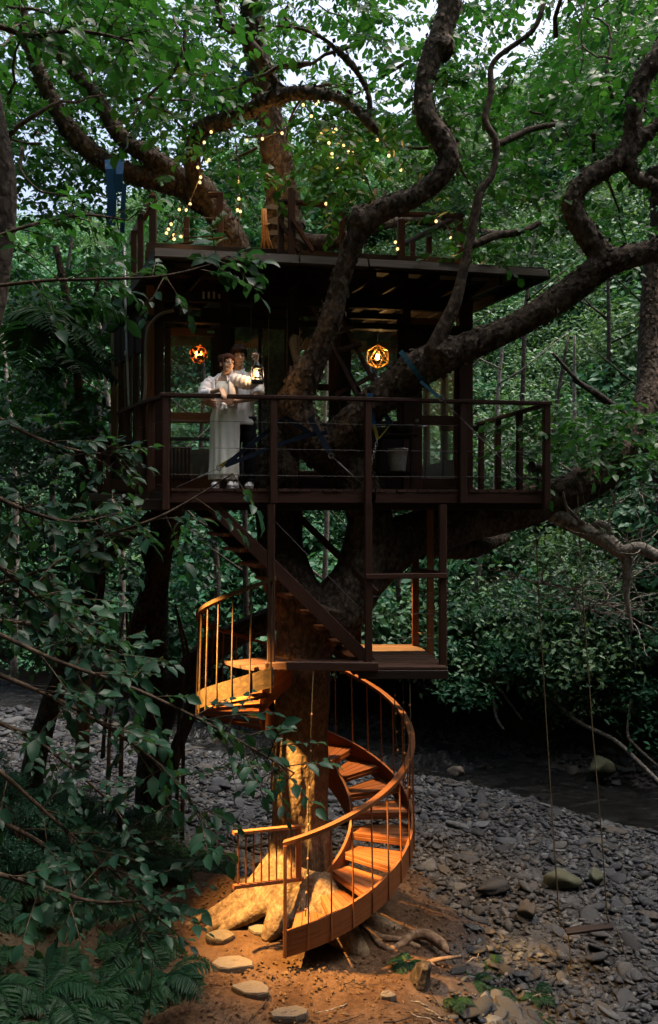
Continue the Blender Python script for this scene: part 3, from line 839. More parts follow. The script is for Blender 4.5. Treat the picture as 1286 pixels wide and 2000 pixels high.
# ================================================================ stair from the deck to the landing
ds = thing('timber_stair', P(600, 1250, 9.7), 'straight brown timber stair running from the deck down to the landing', 'stair')
n0, n1 = P(412, 985, 9.15), P(737, 1308, 9.42)
f0, f1 = P(375, 975, 9.95), P(700, 1310, 10.25)
beam('stringer', n0 + (n0 - n1) * 0.02, n1, 0.05, 0.155, 'wood_red', ds, (0.1, 0, 1))
beam('stringer', f0, f1, 0.05, 0.17, 'wood_dark', ds, (0.1, 0, 1))
for k in range(10):
    t = 0.05 + k * 0.094
    q0 = n0.lerp(n1, t) + Vector((-0.02, 0.03, -0.075)); q1 = f0.lerp(f1, t) + Vector((0, -0.03, 0.0))
    q1.z = q0.z
    beam('tread', q0, q1, 0.25, 0.04, 'wood_orange', ds)  # brighter orange wood puts the light on the tread ends into the colour
beam('handrail', P(590, 1015, 10.2), P(736, 1158, 9.6), 0.05, 0.08, 'wood_red', ds)
MB().tube([P(500, 980, 9.2), P(700, 1185, 9.4)], 0.004, 5).build('stay_cable', 'cable_steel', ds)

# ================================================================ landing
land = thing('landing_platform', P(650, 1300, 9.6), 'brown timber landing hung on posts below the deck, between the two stairs', 'platform')
LZ = 3.27
def lpost(u, y, v0=985, mat='wood_red', w=0.09):
    p = P(u, v0, y)
    MB().beam(Vector((p.x, p.y, LZ - 0.1)), Vector((p.x, p.y, min(p.z, FLOOR - 0.16))), w, w, up=(0, 1, 0)).build('post', mat, land)
    return p
lpost(530, 9.0); lpost(720, 9.15); lpost(865, 9.15); lpost(812, 10.45, 985, 'wood_orange'); lpost(841, 10.0, 985, 'wood_orange', 0.085)
lpost(585, 10.9, 985, 'wood_dark'); lpost(700, 10.8, 985, 'wood_dark')
Lc = Vector((-0.297, 9.9, 0))
# straight boards on the right part
xr0, xr1 = P(700, 1300, 9.0).x, P(872, 1303, 9.0).x
for i in range(12):
    y = 9.05 + i * 0.128
    k = i * 0.012
    beam('floor_board', (xr0 - 0.1 - k, y, LZ), (xr1 - k * 1.2, y, LZ), 0.115, 0.035, 'wood_deck', land)
# boards fanned round the trunk
for i in range(15):
    t = -2.55 + i * (1.75 / 14)
    d0 = Vector((math.cos(t), math.sin(t), 0)); 
    r1 = 0.92 / max(0.55, abs(math.sin(t))) if math.sin(t) < -0.4 else 1.2
    r1 = min(r1, 1.12)
    s0 = Lc + d0 * 0.42; s1 = Lc + d0 * r1; side = Vector((-d0.y, d0.x, 0))
    q = MB(); w0, w1 = 0.026, 0.062 * r1
    q.loft([[p + side * x + EZ * z for x, z in ((-w, -0.018), (w, -0.018), (w, 0.018), (-w, 0.018))] for p, w in ((s0 + EZ * LZ, w0), (s1 + EZ * LZ, w1))])
    q.build('floor_board', 'wood_deck', land)
beam('edge_beam', P(521, 1301, 8.92), P(562, 1300, 8.80), 0.06, 0.085, 'wood_rail', land)
beam('edge_beam', P(560, 1300, 8.80), P(738, 1302, 8.98), 0.06, 0.10, 'wood_red', land)
beam('edge_beam', Vector((xr0, 8.99, LZ - 0.07)), Vector((xr1 + 0.02, 8.99, LZ - 0.07)), 0.05, 0.10, 'wood_dark', land)
beam('edge_beam', Vector((xr1 - 0.04, 9.02, LZ - 0.075)), Vector((xr1 - 0.22, 10.6, LZ - 0.075)), 0.05, 0.10, 'wood_dark', land)
beam('edge_beam', Vector((-0.95, 9.2, LZ - 0.08)), Vector((-0.85, 10.9, LZ - 0.08)), 0.06, 0.10, 'wood_dark', land)
beam('edge_beam', Vector((-0.95, 10.75, LZ - 0.08)), Vector((1.2, 10.55, LZ - 0.08)), 0.06, 0.10, 'wood_dark', land)
beam('rail', P(716, 1126, 9.1), P(873, 1124, 9.1), 0.045, 0.06, 'wood_red', land)
beam('rail', P(870, 1121, 9.15), P(805, 1112, 10.4), 0.045, 0.06, 'wood_red', land)
for v in (1165, 1200, 1248):
    MB().tube([P(722, v, 9.15), P(866, v - 2, 9.15)], 0.0035, 5).build('railing_cable', 'cable_steel', land)
    MB().tube([P(866, v - 2, 9.15), P(812, v - 14, 10.45)], 0.003, 5).build('railing_cable', 'rope_tan', land)

# ================================================================ spiral stair
spi = thing('spiral_stair', (Lc.x, Lc.y, 0), 'orange lit spiral stair winding round the tree trunk up to the landing', 'spiral stair')
RO, RI = 1.35, 0.57
T0, T1 = R(-99), R(256)
NS = 18
def sp(r, t, z): return Vector((Lc.x + r * math.cos(t), Lc.y + r * math.sin(t), z))
def hz(t): return 0.33 + (LZ - 0.33) * (t - T0) / (T1 - T0)
def band(r, thick, zlo, zhi, t0, t1, n=72, flat=False):
    rings = []
    for k in range(n + 1):
        t = t0 + (t1 - t0) * k / n
        z = hz(t)
        rings.append([sp(r, t, max(z + zlo, 0.05)), sp(r + thick, t, max(z + zlo, 0.05)), sp(r + thick, t, z + zhi), sp(r, t, z + zhi)])
    return MB().loft(rings)
TM = R(150)
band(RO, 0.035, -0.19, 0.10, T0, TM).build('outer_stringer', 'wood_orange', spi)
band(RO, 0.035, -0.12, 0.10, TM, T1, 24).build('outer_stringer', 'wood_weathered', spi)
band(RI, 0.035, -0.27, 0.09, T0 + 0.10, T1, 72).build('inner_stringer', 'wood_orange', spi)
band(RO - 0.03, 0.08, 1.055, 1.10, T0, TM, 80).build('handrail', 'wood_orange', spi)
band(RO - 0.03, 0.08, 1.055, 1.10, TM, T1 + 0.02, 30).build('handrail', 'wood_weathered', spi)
for i in range(NS - 2):
    t = T0 + (T1 - T0) * (i + 0.15) / NS; dt = (T1 - T0) / NS * 1.08
    z = hz(t)
    tr = None
    for k in range(4):
        ta, tb = t + dt * (k + 0.04) / 4, t + dt * (k + 0.96) / 4
        q = MB().loft([[sp(r, ta, z), sp(r, tb, z), sp(r, tb, z + 0.032), sp(r, ta, z + 0.032)] for r in (RI + 0.036, RO - 0.002)])
        o = q.build('tread' if k == 0 else 'slat', 'wood_orange', spi if k == 0 else tr)
        if k == 0: tr = o
    tm = t + dt * 0.5
    MB().beam(sp(RI + 0.04, t + 0.02, z - 0.03), sp(RO - 0.004, t + 0.02, z - 0.03), 0.04, 0.045).build('bearer', 'wood_orange', tr)
nbal = 34
for i in range(nbal):
    t = T0 + 0.02 + (T1 - T0 - 0.03) * i / (nbal - 1)
    z = hz(t)
    thick = 0.016 if i else 0.036
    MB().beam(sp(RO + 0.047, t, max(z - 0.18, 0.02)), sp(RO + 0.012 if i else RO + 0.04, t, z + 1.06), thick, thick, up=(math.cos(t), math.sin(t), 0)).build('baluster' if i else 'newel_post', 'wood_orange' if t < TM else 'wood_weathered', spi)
# short balustrade panel by the entry
gate = thing('entry_balustrade', P(525, 1735, 8.95), 'short orange balustrade panel with thin bars beside the foot of the spiral stair', 'railing')
g0t, g1t = P(456, 1627, 8.75), P(592, 1613, 9.25)
g0b, g1b = P(456, 1732, 8.75), P(592, 1716, 9.25)
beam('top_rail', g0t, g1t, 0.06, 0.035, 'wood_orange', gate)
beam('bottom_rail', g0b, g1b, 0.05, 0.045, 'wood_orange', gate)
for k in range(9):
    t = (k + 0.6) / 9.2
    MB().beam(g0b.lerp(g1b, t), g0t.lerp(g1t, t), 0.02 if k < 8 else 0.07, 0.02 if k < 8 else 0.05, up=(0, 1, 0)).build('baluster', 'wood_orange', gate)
# ================================================================ the great tree
tree = thing('great_tree', (Lc.x, Lc.y, 0), 'huge old tree with flaking bark that carries the treehouse on its limbs', 'tree')
LIMBS = dict(
    trunk=[(598, 1900, 9.9, 92), (596, 1800, 9.9, 78), (588, 1720, 9.9, 64), (585, 1620, 9.9, 58), (586, 1500, 9.9, 55), (590, 1400, 9.9, 54), (592, 1300, 9.95, 56), (602, 1230, 9.98, 66), (620, 1175, 10.0, 76)],
    left=[(608, 1230, 10.0, 60), (562, 1130, 10.05, 52), (543, 1040, 10.15, 44), (540, 930, 10.5, 42), (545, 800, 11.1, 38), (552, 620, 11.5, 37), (558, 480, 11.6, 37), (552, 390, 11.6, 34), (540, 300, 11.5, 30), (524, 220, 11.4, 28), (508, 140, 11.2, 25), (492, 40, 11.0, 22), (480, -60, 10.8, 18)],
    right=[(630, 1230, 10.0, 60), (695, 1140, 10.05, 54), (722, 1060, 10.1, 50), (718, 990, 10.1, 46), (690, 930, 10.1, 44), (645, 890, 10.0, 42), (600, 855, 9.75, 40), (580, 805, 9.62, 36)],
    up1=[(600, 860, 9.78, 46), (577, 800, 9.62, 40), (590, 750, 9.50, 37), (622, 690, 9.40, 34), (645, 630, 9.32, 32), (662, 560, 9.22, 30), (682, 500, 9.14, 31), (705, 445, 9.06, 34), (745, 412, 9.0, 33), (800, 390, 8.95, 33), (850, 355, 8.9, 33), (876, 318, 8.88, 34), (866, 278, 8.86, 33), (838, 238, 8.85, 31), (827, 195, 8.85, 31), (832, 150, 8.85, 32), (850, 95, 8.85, 33), (868, 45, 8.85, 34), (880, 0, 8.85, 35), (884, -60, 8.85, 33)],
    up2=[(640, 890, 9.95, 46), (672, 850, 9.85, 44), (712, 805, 9.75, 42), (760, 765, 9.65, 46), (810, 725, 9.55, 50), (870, 695, 9.45, 44), (935, 668, 9.38, 38), (1000, 640, 9.3, 36), (1060, 605, 9.22, 35), (1120, 565, 9.15, 35), (1175, 520, 9.08, 35), (1230, 502, 9.0, 31), (1290, 488, 8.9, 30), (1400, 470, 8.7, 26)],
    up2b=[(1185, 520, 9.08, 30), (1160, 478, 9.05, 31), (1130, 435, 9.0, 29), (1118, 395, 8.97, 28), (1140, 358, 8.95, 27), (1182, 330, 8.92, 27), (1215, 305, 8.9, 27), (1235, 265, 8.88, 26), (1240, 215, 8.86, 26), (1252, 165, 8.85, 27), (1285, 110, 8.8, 28), (1330, 40, 8.8, 26)],
    up2c=[(1222, 318, 8.9, 22), (1252, 275, 8.85, 18), (1290, 240, 8.8, 17), (1340, 200, 8.7, 14)],
    up2d=[(1228, 300, 8.9, 22), (1240, 345, 8.9, 18), (1275, 360, 8.9, 17), (1330, 420, 8.9, 15)],
    low=[(690, 1150, 10.05, 56), (762, 1070, 10.3, 54), (830, 1036, 10.55, 50), (910, 1018, 10.75, 48), (990, 1000, 10.9, 46), (1060, 980, 11.0, 42), (1130, 953, 11.05, 38), (1178, 922, 11.1, 37), (1205, 880, 11.15, 34), (1232, 845, 11.3, 29), (1258, 800, 11.5, 27), (1270, 730, 11.8, 25), (1270, 640, 12.1, 24), (1278, 540, 12.3, 22), (1290, 430, 12.4, 20), (1275, 330, 12.4, 18)],
    lowb=[(840, 1060, 10.6, 30), (900, 1072, 10.9, 22), (945, 1066, 11.2, 16), (990, 1050, 11.6, 9)],
    ul=[(470, 520, 12.0, 44), (455, 470, 12.0, 42), (425, 415, 12.0, 41), (390, 378, 12.0, 40), (335, 358, 11.95, 34), (275, 345, 11.9, 30), (220, 325, 11.8, 28), (160, 282, 11.6, 27), (118, 225, 11.4, 26), (85, 160, 11.2, 23), (62, 100, 11.0, 21), (45, 30, 10.8, 18), (30, -50, 10.6, 15)],
    ul2=[(395, 385, 12.0, 32), (352, 345, 11.9, 28), (305, 312, 11.8, 26), (250, 280, 11.7, 23), (215, 235, 11.6, 22), (188, 185, 11.5, 19), (140, 135, 11.4, 16), (90, 85, 11.3, 13), (40, 50, 11.2, 9)],
    uc=[(388, 385, 11.95, 24), (378, 330, 11.6, 20), (380, 280, 11.3, 18), (400, 248, 11.0, 20), (440, 236, 10.8, 19), (490, 215, 10.6, 19), (535, 190, 10.4, 18), (580, 182, 10.2, 15), (640, 185, 10.0, 13), (685, 205, 9.9, 12), (722, 240, 9.8, 13), (738, 260, 9.8, 7)],
    uc2=[(552, 186, 10.35, 14), (528, 145, 10.2, 13), (505, 105, 10.05, 13), (470, 70, 9.9, 12), (435, 45, 9.8, 9), (420, -20, 9.7, 8)],
    uc3=[(716, 238, 9.85, 9), (722, 190, 9.8, 9), (690, 130, 9.75, 9), (640, 82, 9.7, 8), (600, 60, 9.6, 7), (560, 52, 9.5, 6), (500, 50, 9.3, 5)],
    twig1=[(842, 690, 9.3, 19), (868, 640, 9.25, 18), (890, 590, 9.2, 15), (903, 540, 9.18, 12), (917, 480, 9.15, 11), (928, 420, 9.12, 11), (940, 372, 9.1, 10), (962, 340, 9.1, 8), (970, 280, 9.1, 8), (948, 235, 9.1, 8), (960, 180, 9.1, 8), (965, 120, 9.1, 6), (1040, 60, 9.0, 6), (1065, 0, 9.0, 6)],
    twig2=[(922, 480, 9.15, 8), (970, 460, 9.2, 8), (1020, 452, 9.3, 7), (1055, 435, 9.4, 5)],
    twig3=[(965, 285, 9.1, 7), (1000, 270, 9.2, 7), (1040, 252, 9.3, 6), (1100, 240, 9.4, 4)],
)
_SC = dict(up1=0.68, up2=0.77, up2b=0.73, up2c=0.75, up2d=0.75, ul=0.66, ul2=0.66, uc=0.85, uc2=0.8, uc3=0.8, low=0.92, twig1=0.85)
for _k, _f in _SC.items():
    LIMBS[_k] = [(u, v, y, r * (_f if (_k not in ('up1', 'up2') or i > 2) else 0.9)) for i, (u, v, y, r) in enumerate(LIMBS[_k])]
ROOTS = [
    [(560, 1690, 9.75, 44), (505, 1738, 9.62, 27), (450, 1768, 9.58, 18), (400, 1793, 9.55, 13), (352, 1818, 9.5, 9), (330, 1835, 9.5, 5)],
    [(575, 1700, 9.6, 46), (535, 1755, 9.42, 29), (490, 1785, 9.35, 18), (450, 1806, 9.3, 11), (430, 1822, 9.25, 6)],
    [(568, 1690, 9.68, 44), (520, 1748, 9.52, 30), (470, 1782, 9.46, 20), (425, 1806, 9.42, 12), (395, 1822, 9.4, 6)],
    [(585, 1700, 9.55, 46), (560, 1770, 9.3, 32), (535, 1810, 9.15, 20), (515, 1838, 9.1, 10)],
    [(600, 1740, 9.5, 50), (600, 1800, 9.2, 40), (590, 1850, 9.0, 22), (580, 1880, 8.9, 10)],
    [(620, 1730, 9.5, 52), (660, 1800, 9.15, 40), (700, 1850, 8.95, 24), (735, 1880, 8.9, 10)],
    [(640, 1740, 9.7, 46), (700, 1785, 9.6, 30), (760, 1810, 9.5, 16), (830, 1835, 9.45, 8)],
    [(560, 1740, 10.1, 50), (500, 1740, 10.4, 30), (440, 1740, 10.8, 14)],
    [(640, 1730, 10.1, 46), (720, 1730, 10.4, 26), (800, 1738, 10.7, 10)],
]
q = MB()
for key, pts in LIMBS.items():
    if key.startswith('twig'): continue
    pp, rr = pix_path(pts, 5)
    rr = [r * (1 + 0.10 * noise.noise(Vector(p) * 1.9)) for p, r in zip(pp, rr)]
    q.tube(pp, rr, 12)
for pts in ROOTS:
    pp, rr = pix_path(pts, 5)
    q.tube(pp, rr, 10)
# stubs and burrs where the limbs turn
for (u, v, y, r) in ((705, 432, 9.05, 29), (862, 92, 8.85, 27), (598, 858, 9.75, 42), (1178, 516, 9.1, 31), (868, 690, 9.4, 39), (1205, 890, 11.1, 38), (392, 380, 12.0, 36), (545, 185, 10.35, 21)):
    c = P(u, v, y); rr = r * y / FPX
    q.lathe(c - EZ * rr, [(rr * math.sin(math.pi * k / 8) + 0.001, rr * (1 - math.cos(math.pi * k / 8))) for k in range(9)], 10)
tm = remeshed(q.V, q.F, 0.020, 4)
n = len(tm.vertices)
co = np.empty(n * 3, dtype=np.float32); tm.vertices.foreach_get('co', co); co = co.reshape(-1, 3)
no = np.empty(n * 3, dtype=np.float32); tm.vertex_normals.foreach_get('vector', no); no = no.reshape(-1, 3)
dis = np.empty(n, dtype=np.float32)
for i in range(n):
    p = Vector(co[i])
    lo = noise.fractal(p * 2.2, 0.8, 2.0, 3) * 0.015
    w = p + Vector((noise.noise(p * 5.0), noise.noise(p * 5.0 + Vector((9, 1, 4))), noise.noise(p * 5.0 + Vector((3, 7, 2))))) * 0.05
    d, _ = noise.voronoi(Vector((w.x * 10, w.y * 10, w.z * 6.0)))
    dis[i] = lo + 0.009 * min(1.0, (d[1] - d[0]) * 3.0) - 0.008
rough = np.where(co[:, 2] < 3.0, 0.6, 1.0)
_th = np.arctan2(co[:, 1] - Lc.y, co[:, 0] - Lc.x)
_fl = np.clip((2.2 - co[:, 2]) / 1.6, 0, 1) * (0.022 * np.sin(9 * _th + 1.5 * np.sin(co[:, 2] * 2)) + 0.010 * np.sin(23 * _th + 2 * co[:, 2]))
dis = dis + _fl / rough
co = co + no * (dis * rough)[:, None]
tm.vertices.foreach_set('co', co.ravel()); tm.update()
tm.materials.clear(); tm.materials.append(MAT['bark'])
tm.name = 'trunk'
link(bpy.data.objects.new('trunk', tm), tree)
for key in ('twig1', 'twig2', 'twig3'):
    pp, rr = pix_path(LIMBS[key], 6)
    tube('branch', pp, rr, 'bark', tree, 9)
# loose flakes of bark standing off the front limbs
FV, FD, FN, FS = [], [], [], []
rn = np.random.default_rng(5)
sel = rn.choice(np.where((co[:, 2] > 5.3) & (no[:, 1] < 0.35))[0], 6000, replace=False)
fn = no[sel]; fd = unit(rn, len(sel)); fd -= fn * np.sum(fd * fn, axis=1, keepdims=True); fd = fd * 0.9 + fn * 0.22
Vf, Ff = leaf_arrays(co[sel] + fn * 0.004, fd, fn, rn.uniform(0.03, 0.09, len(sel)), LEAF4, LEAF4F, 1.4)
fl = fast_obj('bark_flakes', Vf, Ff, 'bark', tree); fl['kind'] = 'stuff'
# dead pale branch reaching out under the deck
dead = thing('dead_branch', P(1062, 995, 10.9), 'bare pale dead branch reaching out from the limb beside the deck', 'branch')
for pts in ([(1045, 985, 11.0, 12), (1090, 1010, 10.9, 16), (1140, 1035, 10.7, 16), (1190, 1060, 10.5, 16), (1215, 1078, 10.4, 14), (1250, 1070, 10.3, 12), (1290, 1088, 10.1, 11), (1340, 1100, 10, 8)],
            [(1205, 1072, 10.45, 12), (1222, 1090, 10.4, 11), (1226, 1120, 10.4, 9), (1224, 1160, 10.4, 6), (1230, 1200, 10.4, 4), (1236, 1235, 10.4, 2)],
            [(1150, 1035, 10.7, 6), (1170, 1022, 10.6, 7), (1188, 1030, 10.5, 7), (1186, 1044, 10.5, 5), (1165, 1040, 10.5, 4)],
            [(1150, 1032, 10.7, 4), (1115, 1000, 10.5, 4), (1105, 985, 10.5, 3), (1100, 960, 10.5, 2)]):
    pp, rr = pix_path(pts, 6); tube('branch', pp, rr, 'dead_wood', dead, 9)
def twiglets(parent, start, n, rng, length, r, mat='dead_wood'):
    """thin forking dead twigs"""
    for _ in range(n):
        u, v, y = start[rng.integers(len(start))]
        p = np.array(P(u, v, y)); d = unit(rng, 1)[0]; d[1] *= 0.5; d[2] = d[2] * 0.7 + 0.1
        pts = [p]
        for k in range(7):
            d = d + unit(rng, 1)[0] * 0.35; d /= np.linalg.norm(d)
            p = p + d * length / 7; pts.append(p)
        tube('twig', [Vector(x) for x in pts], [r * (1 - 0.85 * k / 7) for k in range(8)], mat, parent, 5)
rn = np.random.default_rng(21)
twiglets(dead, [(1250, 1072, 10.3), (1200, 1065, 10.45), (1226, 1130, 10.4), (1160, 1045, 10.6)], 30, rn, 0.8, 0.010)
bare = thing('bare_shrub', P(1180, 1250, 11.5), 'tangle of thin bare grey twigs hanging under the dead branch', 'bare shrub')
twiglets(bare, [(1010, 1130, 11.4), (1060, 1140, 11.5), (1120, 1150, 11.5), (1180, 1180, 11.3), (1150, 1190, 11.4), (1230, 1210, 11.2), (1280, 1160, 11.2), (1240, 1100, 11.3), (1250, 960, 11.6), (1200, 985, 11.6)], 80, rn, 1.0, 0.010)

# ---------------------------------------------------------------- crown
SKYGAP = [(235, 265, 32), (500, 480, 0), (760, 385, 0), (770, 175, 42), (1030, 70, 45), (240, 395, 30), (25, 95, 30), (1020, 190, 35), (345, 530, 0), (500, 250, 30), (480, 125, 25)]
_LP = []
for _pts in LIMBS.values():
    _LP += [tuple(a) for a in spline(_pts, 5)]
_LP = np.array(_LP); _LP = _LP[_LP[:, 1] < 560]
def crown_twigs(rng, n, box, keep=1.0):
    """twig seeds inside a pixel/depth box"""
    (u0, u1), (v0, v1), (y0, y1) = box
    u = rng.uniform(u0, u1, n); v = rng.uniform(v0, v1, n); y = rng.uniform(y0, y1, n)
    ok = np.ones(n, bool)
    for (gu, gv, gr) in SKYGAP:
        if gr: ok &= (u - gu) ** 2 + (v - gv) ** 2 > gr * gr * (0.6 + 0.8 * rng.random(n))
    # clumps: keep where low-frequency noise is high
    nv = np.array([noise.noise(Vector((a / 95, b / 80, c * 0.8))) for a, b, c in zip(u, v, y)])
    ok &= nv > -0.28 * keep
    u, v, y = u[ok], v[ok], y[ok]
    # the limbs stay in view: few twigs hang right in front of them
    hid = np.zeros(len(u), bool)
    for (lu, lv, ly, lr) in _LP:
        hid |= ((u - lu) ** 2 + (v - lv) ** 2 < (lr + 34) ** 2) & (y < ly + 0.15)
    ok = ~hid | (rng.random(len(u)) < 0.07)
    u, v, y = u[ok], v[ok], y[ok]
    return np.stack([(u - 643) * y / FPX, y, CAMZ - (v - 1000) * y / FPX], axis=1)
def spray_leaves(rng, seeds, nleaf, length, size, droop=0.35, flat=0.55):
    """leaf transforms on one arching twig per seed, plus the twig lines"""
    n = len(seeds)
    d = unit(rng, n); d[:, 2] = d[:, 2] * 0.35 - 0.15; d /= np.linalg.norm(d, axis=1, keepdims=True)
    L = length * rng.uniform(0.6, 1.3, n)
    pos, dr, nm, sz, vr = [], [], [], [], []
    tw = []
    base = rng.random(n)
    for k in range(nleaf):
        t = (k + 0.6) / nleaf
        p = seeds + d * (L * t)[:, None]; p[:, 2] -= droop * 0.5 * L * t * t
        side = np.cross(d, np.array([0, 0, 1.0])); side /= np.linalg.norm(side, axis=1, keepdims=True) + 1e-9
        s = 1 if k % 2 else -1
        if k == nleaf - 1: s = 0.05
        ld = d * 0.65 + side * s + unit(rng, n) * 0.35; ld[:, 2] -= droop
        nn = unit(rng, n) * (1 - flat) + np.array([0, -0.15, flat])
        pos.append(p); dr.append(ld); nm.append(nn); sz.append(size * rng.uniform(0.45, 1.35, n)); vr.append(np.clip(base * 0.6 + rng.random(n) * 0.4, 0, 1))
        tw.append(p)
    tw = np.stack([seeds] + tw, axis=1)
    return np.concatenate(pos), np.concatenate(dr), np.concatenate(nm), np.concatenate(sz), np.concatenate(vr), tw
def twig_mesh(tw, r=0.004):
    """three-sided sticks along each twig line (n, k, 3)"""
    tw = tw[:, ::2] if tw.shape[1] > 5 else tw
    n, k, _ = tw.shape
    d = tw[:, -1] - tw[:, 0]; a = np.cross(d, [0.3, 0.2, 1.0]); a /= np.linalg.norm(a, axis=1, keepdims=True) + 1e-9
    b = np.cross(d, a); b /= np.linalg.norm(b, axis=1, keepdims=True) + 1e-9
    V = np.empty((n, k, 3, 3))
    for j in range(k):
        rr = r * (1 - 0.7 * j / (k - 1))
        for m in range(3):
            an = 2 * math.pi * m / 3
            V[:, j, m] = tw[:, j] + (a * math.cos(an) + b * math.sin(an)) * rr
    idx = np.arange(n * k * 3).reshape(n, k, 3)
    F = []
    for m in range(3):
        m2 = (m + 1) % 3
        F.append(np.stack([idx[:, :-1, m], idx[:, :-1, m2], idx[:, 1:, m2], idx[:, 1:, m]], axis=-1).reshape(-1, 4))
    return V.reshape(-1, 3), np.concatenate(F)
def split_leaves(parent, pos, dr, nm, sz, vr, mat, n_single=300, name='foliage', T=LEAF8, TF=LEAF8F, width=1.0):
    """the n largest in view become leaf objects that share one mesh, the rest one part"""
    u = 643 + pos[:, 0] / pos[:, 1] * FPX; v = 1000 - (pos[:, 2] - CAMZ) / pos[:, 1] * FPX
    px = sz / pos[:, 1]
    score = np.where((u > 0) & (u < 1286) & (v > 0) & (v < 2000) & (pos[:, 1] > 0.5), px, -1)
    order = np.argsort(-score)
    single = order[:min(n_single, int((score > 0).sum()))]; rest = order[len(single):]
    if len(rest):
        V, F = leaf_arrays(pos[rest], dr[rest], nm[rest], sz[rest], T, TF, width)
        o = fast_obj(name, V, F, mat, parent, False, np.repeat(vr[rest], len(T))); o['kind'] = 'stuff'
    meshes = []
    for b in range(6):
        t = T.copy(); t[:, 1] *= width * (0.85 + 0.06 * b); t[:, 2] *= (0.5 + 0.3 * b)
        meshes.append(fast_mesh('leaf', t, np.array(TF), mat, False, np.full(len(T), (b + 0.5) / 6)))
    Fm = frames(dr[single], nm[single])
    for i, j in enumerate(single):
        o = bpy.data.objects.new('leaf', meshes[int(vr[j] * 5.99)])
        COL.objects.link(o); o.parent = parent
        m = Matrix.Identity(4)
        for r_ in range(3):
            for c_ in range(3):
                m[r_][c_] = Fm[i][r_][c_] * sz[j]
            m[r_][3] = pos[j][r_]
        if parent.get('_root'):
            o.matrix_parent_inverse = Matrix.Translation(-parent.location)
        o.matrix_basis = m
rn = np.random.default_rng(3)
seeds = np.concatenate([
    crown_twigs(rn, 1900, ((-150, 1430), (-160, 270), (8.2, 15.0))),
    crown_twigs(rn, 380, ((-100, 560), (-100, 200), (7.0, 11.0))),
    crown_twigs(rn, 420, ((-100, 560), (180, 430), (12.2, 15.0))),
    crown_twigs(rn, 480, ((860, 1400), (100, 520), (9.3, 13.0))),
    crown_twigs(rn, 330, ((330, 700), (150, 420), (9.4, 11.2))),
    crown_twigs(rn, 200, ((640, 900), (120, 380), (9.2, 12))),
    crown_twigs(rn, 420, ((-80, 360), (10, 340), (12.5, 17.0)), 0.15),
    crown_twigs(rn, 650, ((-120, 560), (20, 420), (12.3, 17.5)), 0.6),
    crown_twigs(rn, 700, ((-150, 1430), (-120, 330), (13.0, 18.0))),
    crown_twigs(rn, 140, ((1000, 1300), (790, 900), (9.6, 11.6))),
])
# canopy overhead, beyond the top of the frame
ov = np.stack([rn.uniform(-8, 9, 1500), rn.uniform(3.5, 17, 1500), rn.uniform(13.2, 17.5, 1500)], axis=1)
ok = (ov[:, 2] - CAMZ) / ov[:, 1] > 0.70
seeds = np.concatenate([seeds, ov[ok][:560]])
ov = np.stack([rn.uniform(-8, 1.5, 1400), rn.uniform(1.5, 8.5, 1400), rn.uniform(8.5, 13.0, 1400)], axis=1)  # more unseen twigs overhead, added to shade the fern bank on the left
ok = (ov[:, 2] - CAMZ) / ov[:, 1] > 0.72
seeds = np.concatenate([seeds, ov[ok][:600]])
pos, dr, nm, sz, vr, tw = spray_leaves(rn, seeds, 11, 0.55, 0.125)
split_leaves(tree, pos, dr, nm, sz, vr, 'leaf_crown', 300, 'crown', LEAF8, LEAF8F, 1.15)
Vt, Ft = twig_mesh(tw, 0.0055)
o = fast_obj('twigs', Vt, Ft, 'twig', tree); o['kind'] = 'stuff'
# branchlets through the crown
for i in range(46):
    s = crown_twigs(rn, 3, ((-60, 1340), (-80, 330), (8.0, 12.5)))
    if not len(s): continue
    p = s[0]; d = unit(rn, 1)[0]; d[2] *= 0.4; pts = [Vector(p)]
    for k in range(9):
        d = d + unit(rn, 1)[0] * 0.4; d /= np.linalg.norm(d); p = p + d * 0.20; pts.append(Vector(p))
    r0 = rn.uniform(0.012, 0.035)
    tube('branch', pts, [r0 * (1 - 0.8 * k / 9) for k in range(10)], 'bark', tree, 6)
# ================================================================ hillside wood (one far mass of leaves)
def crown_mesh(name, seed, nleaf, rx, rz, size, mat, hollow=0.55, T=LEAF4, TF=LEAF4F, width=1.0, clumps=26):
    """leaf clumps spread through an uneven crown volume, base at z = 0"""
    rg = np.random.default_rng(seed)
    cc = unit(rg, clumps) * (rg.uniform(hollow, 1.0, clumps) ** 0.6)[:, None]
    cc[:, 2] = np.abs(cc[:, 2]) * 0.9 + rg.uniform(-0.25, 0.1, clumps)
    which = rg.integers(0, clumps, nleaf)
    rad = rg.uniform(0.16, 0.40, clumps)
    off = unit(rg, nleaf) * (rg.random(nleaf) ** 0.45)[:, None] * rad[which][:, None]
    off[:, 2] *= 0.6
    p = cc[which] + off
    nn = off / (np.linalg.norm(off, axis=1, keepdims=True) + 1e-6) * 0.6 + np.array([0, 0, 0.8]) + unit(rg, nleaf) * 0.5
    dd = unit(rg, nleaf); dd[:, 2] = dd[:, 2] * 0.5 - 0.35
    p = p * np.array([rx, rx, rz]) + np.array([0, 0, rz * 0.35])
    var = np.clip(rg.random(clumps)[which] * 0.45 + rg.random(nleaf) * 0.55, 0, 1)
    V, F = leaf_arrays(p, dd, nn, size * rg.uniform(0.6, 1.3, nleaf), T, TF, width)
    return fast_mesh(name, V, F, mat, False, np.repeat(var, len(T)))
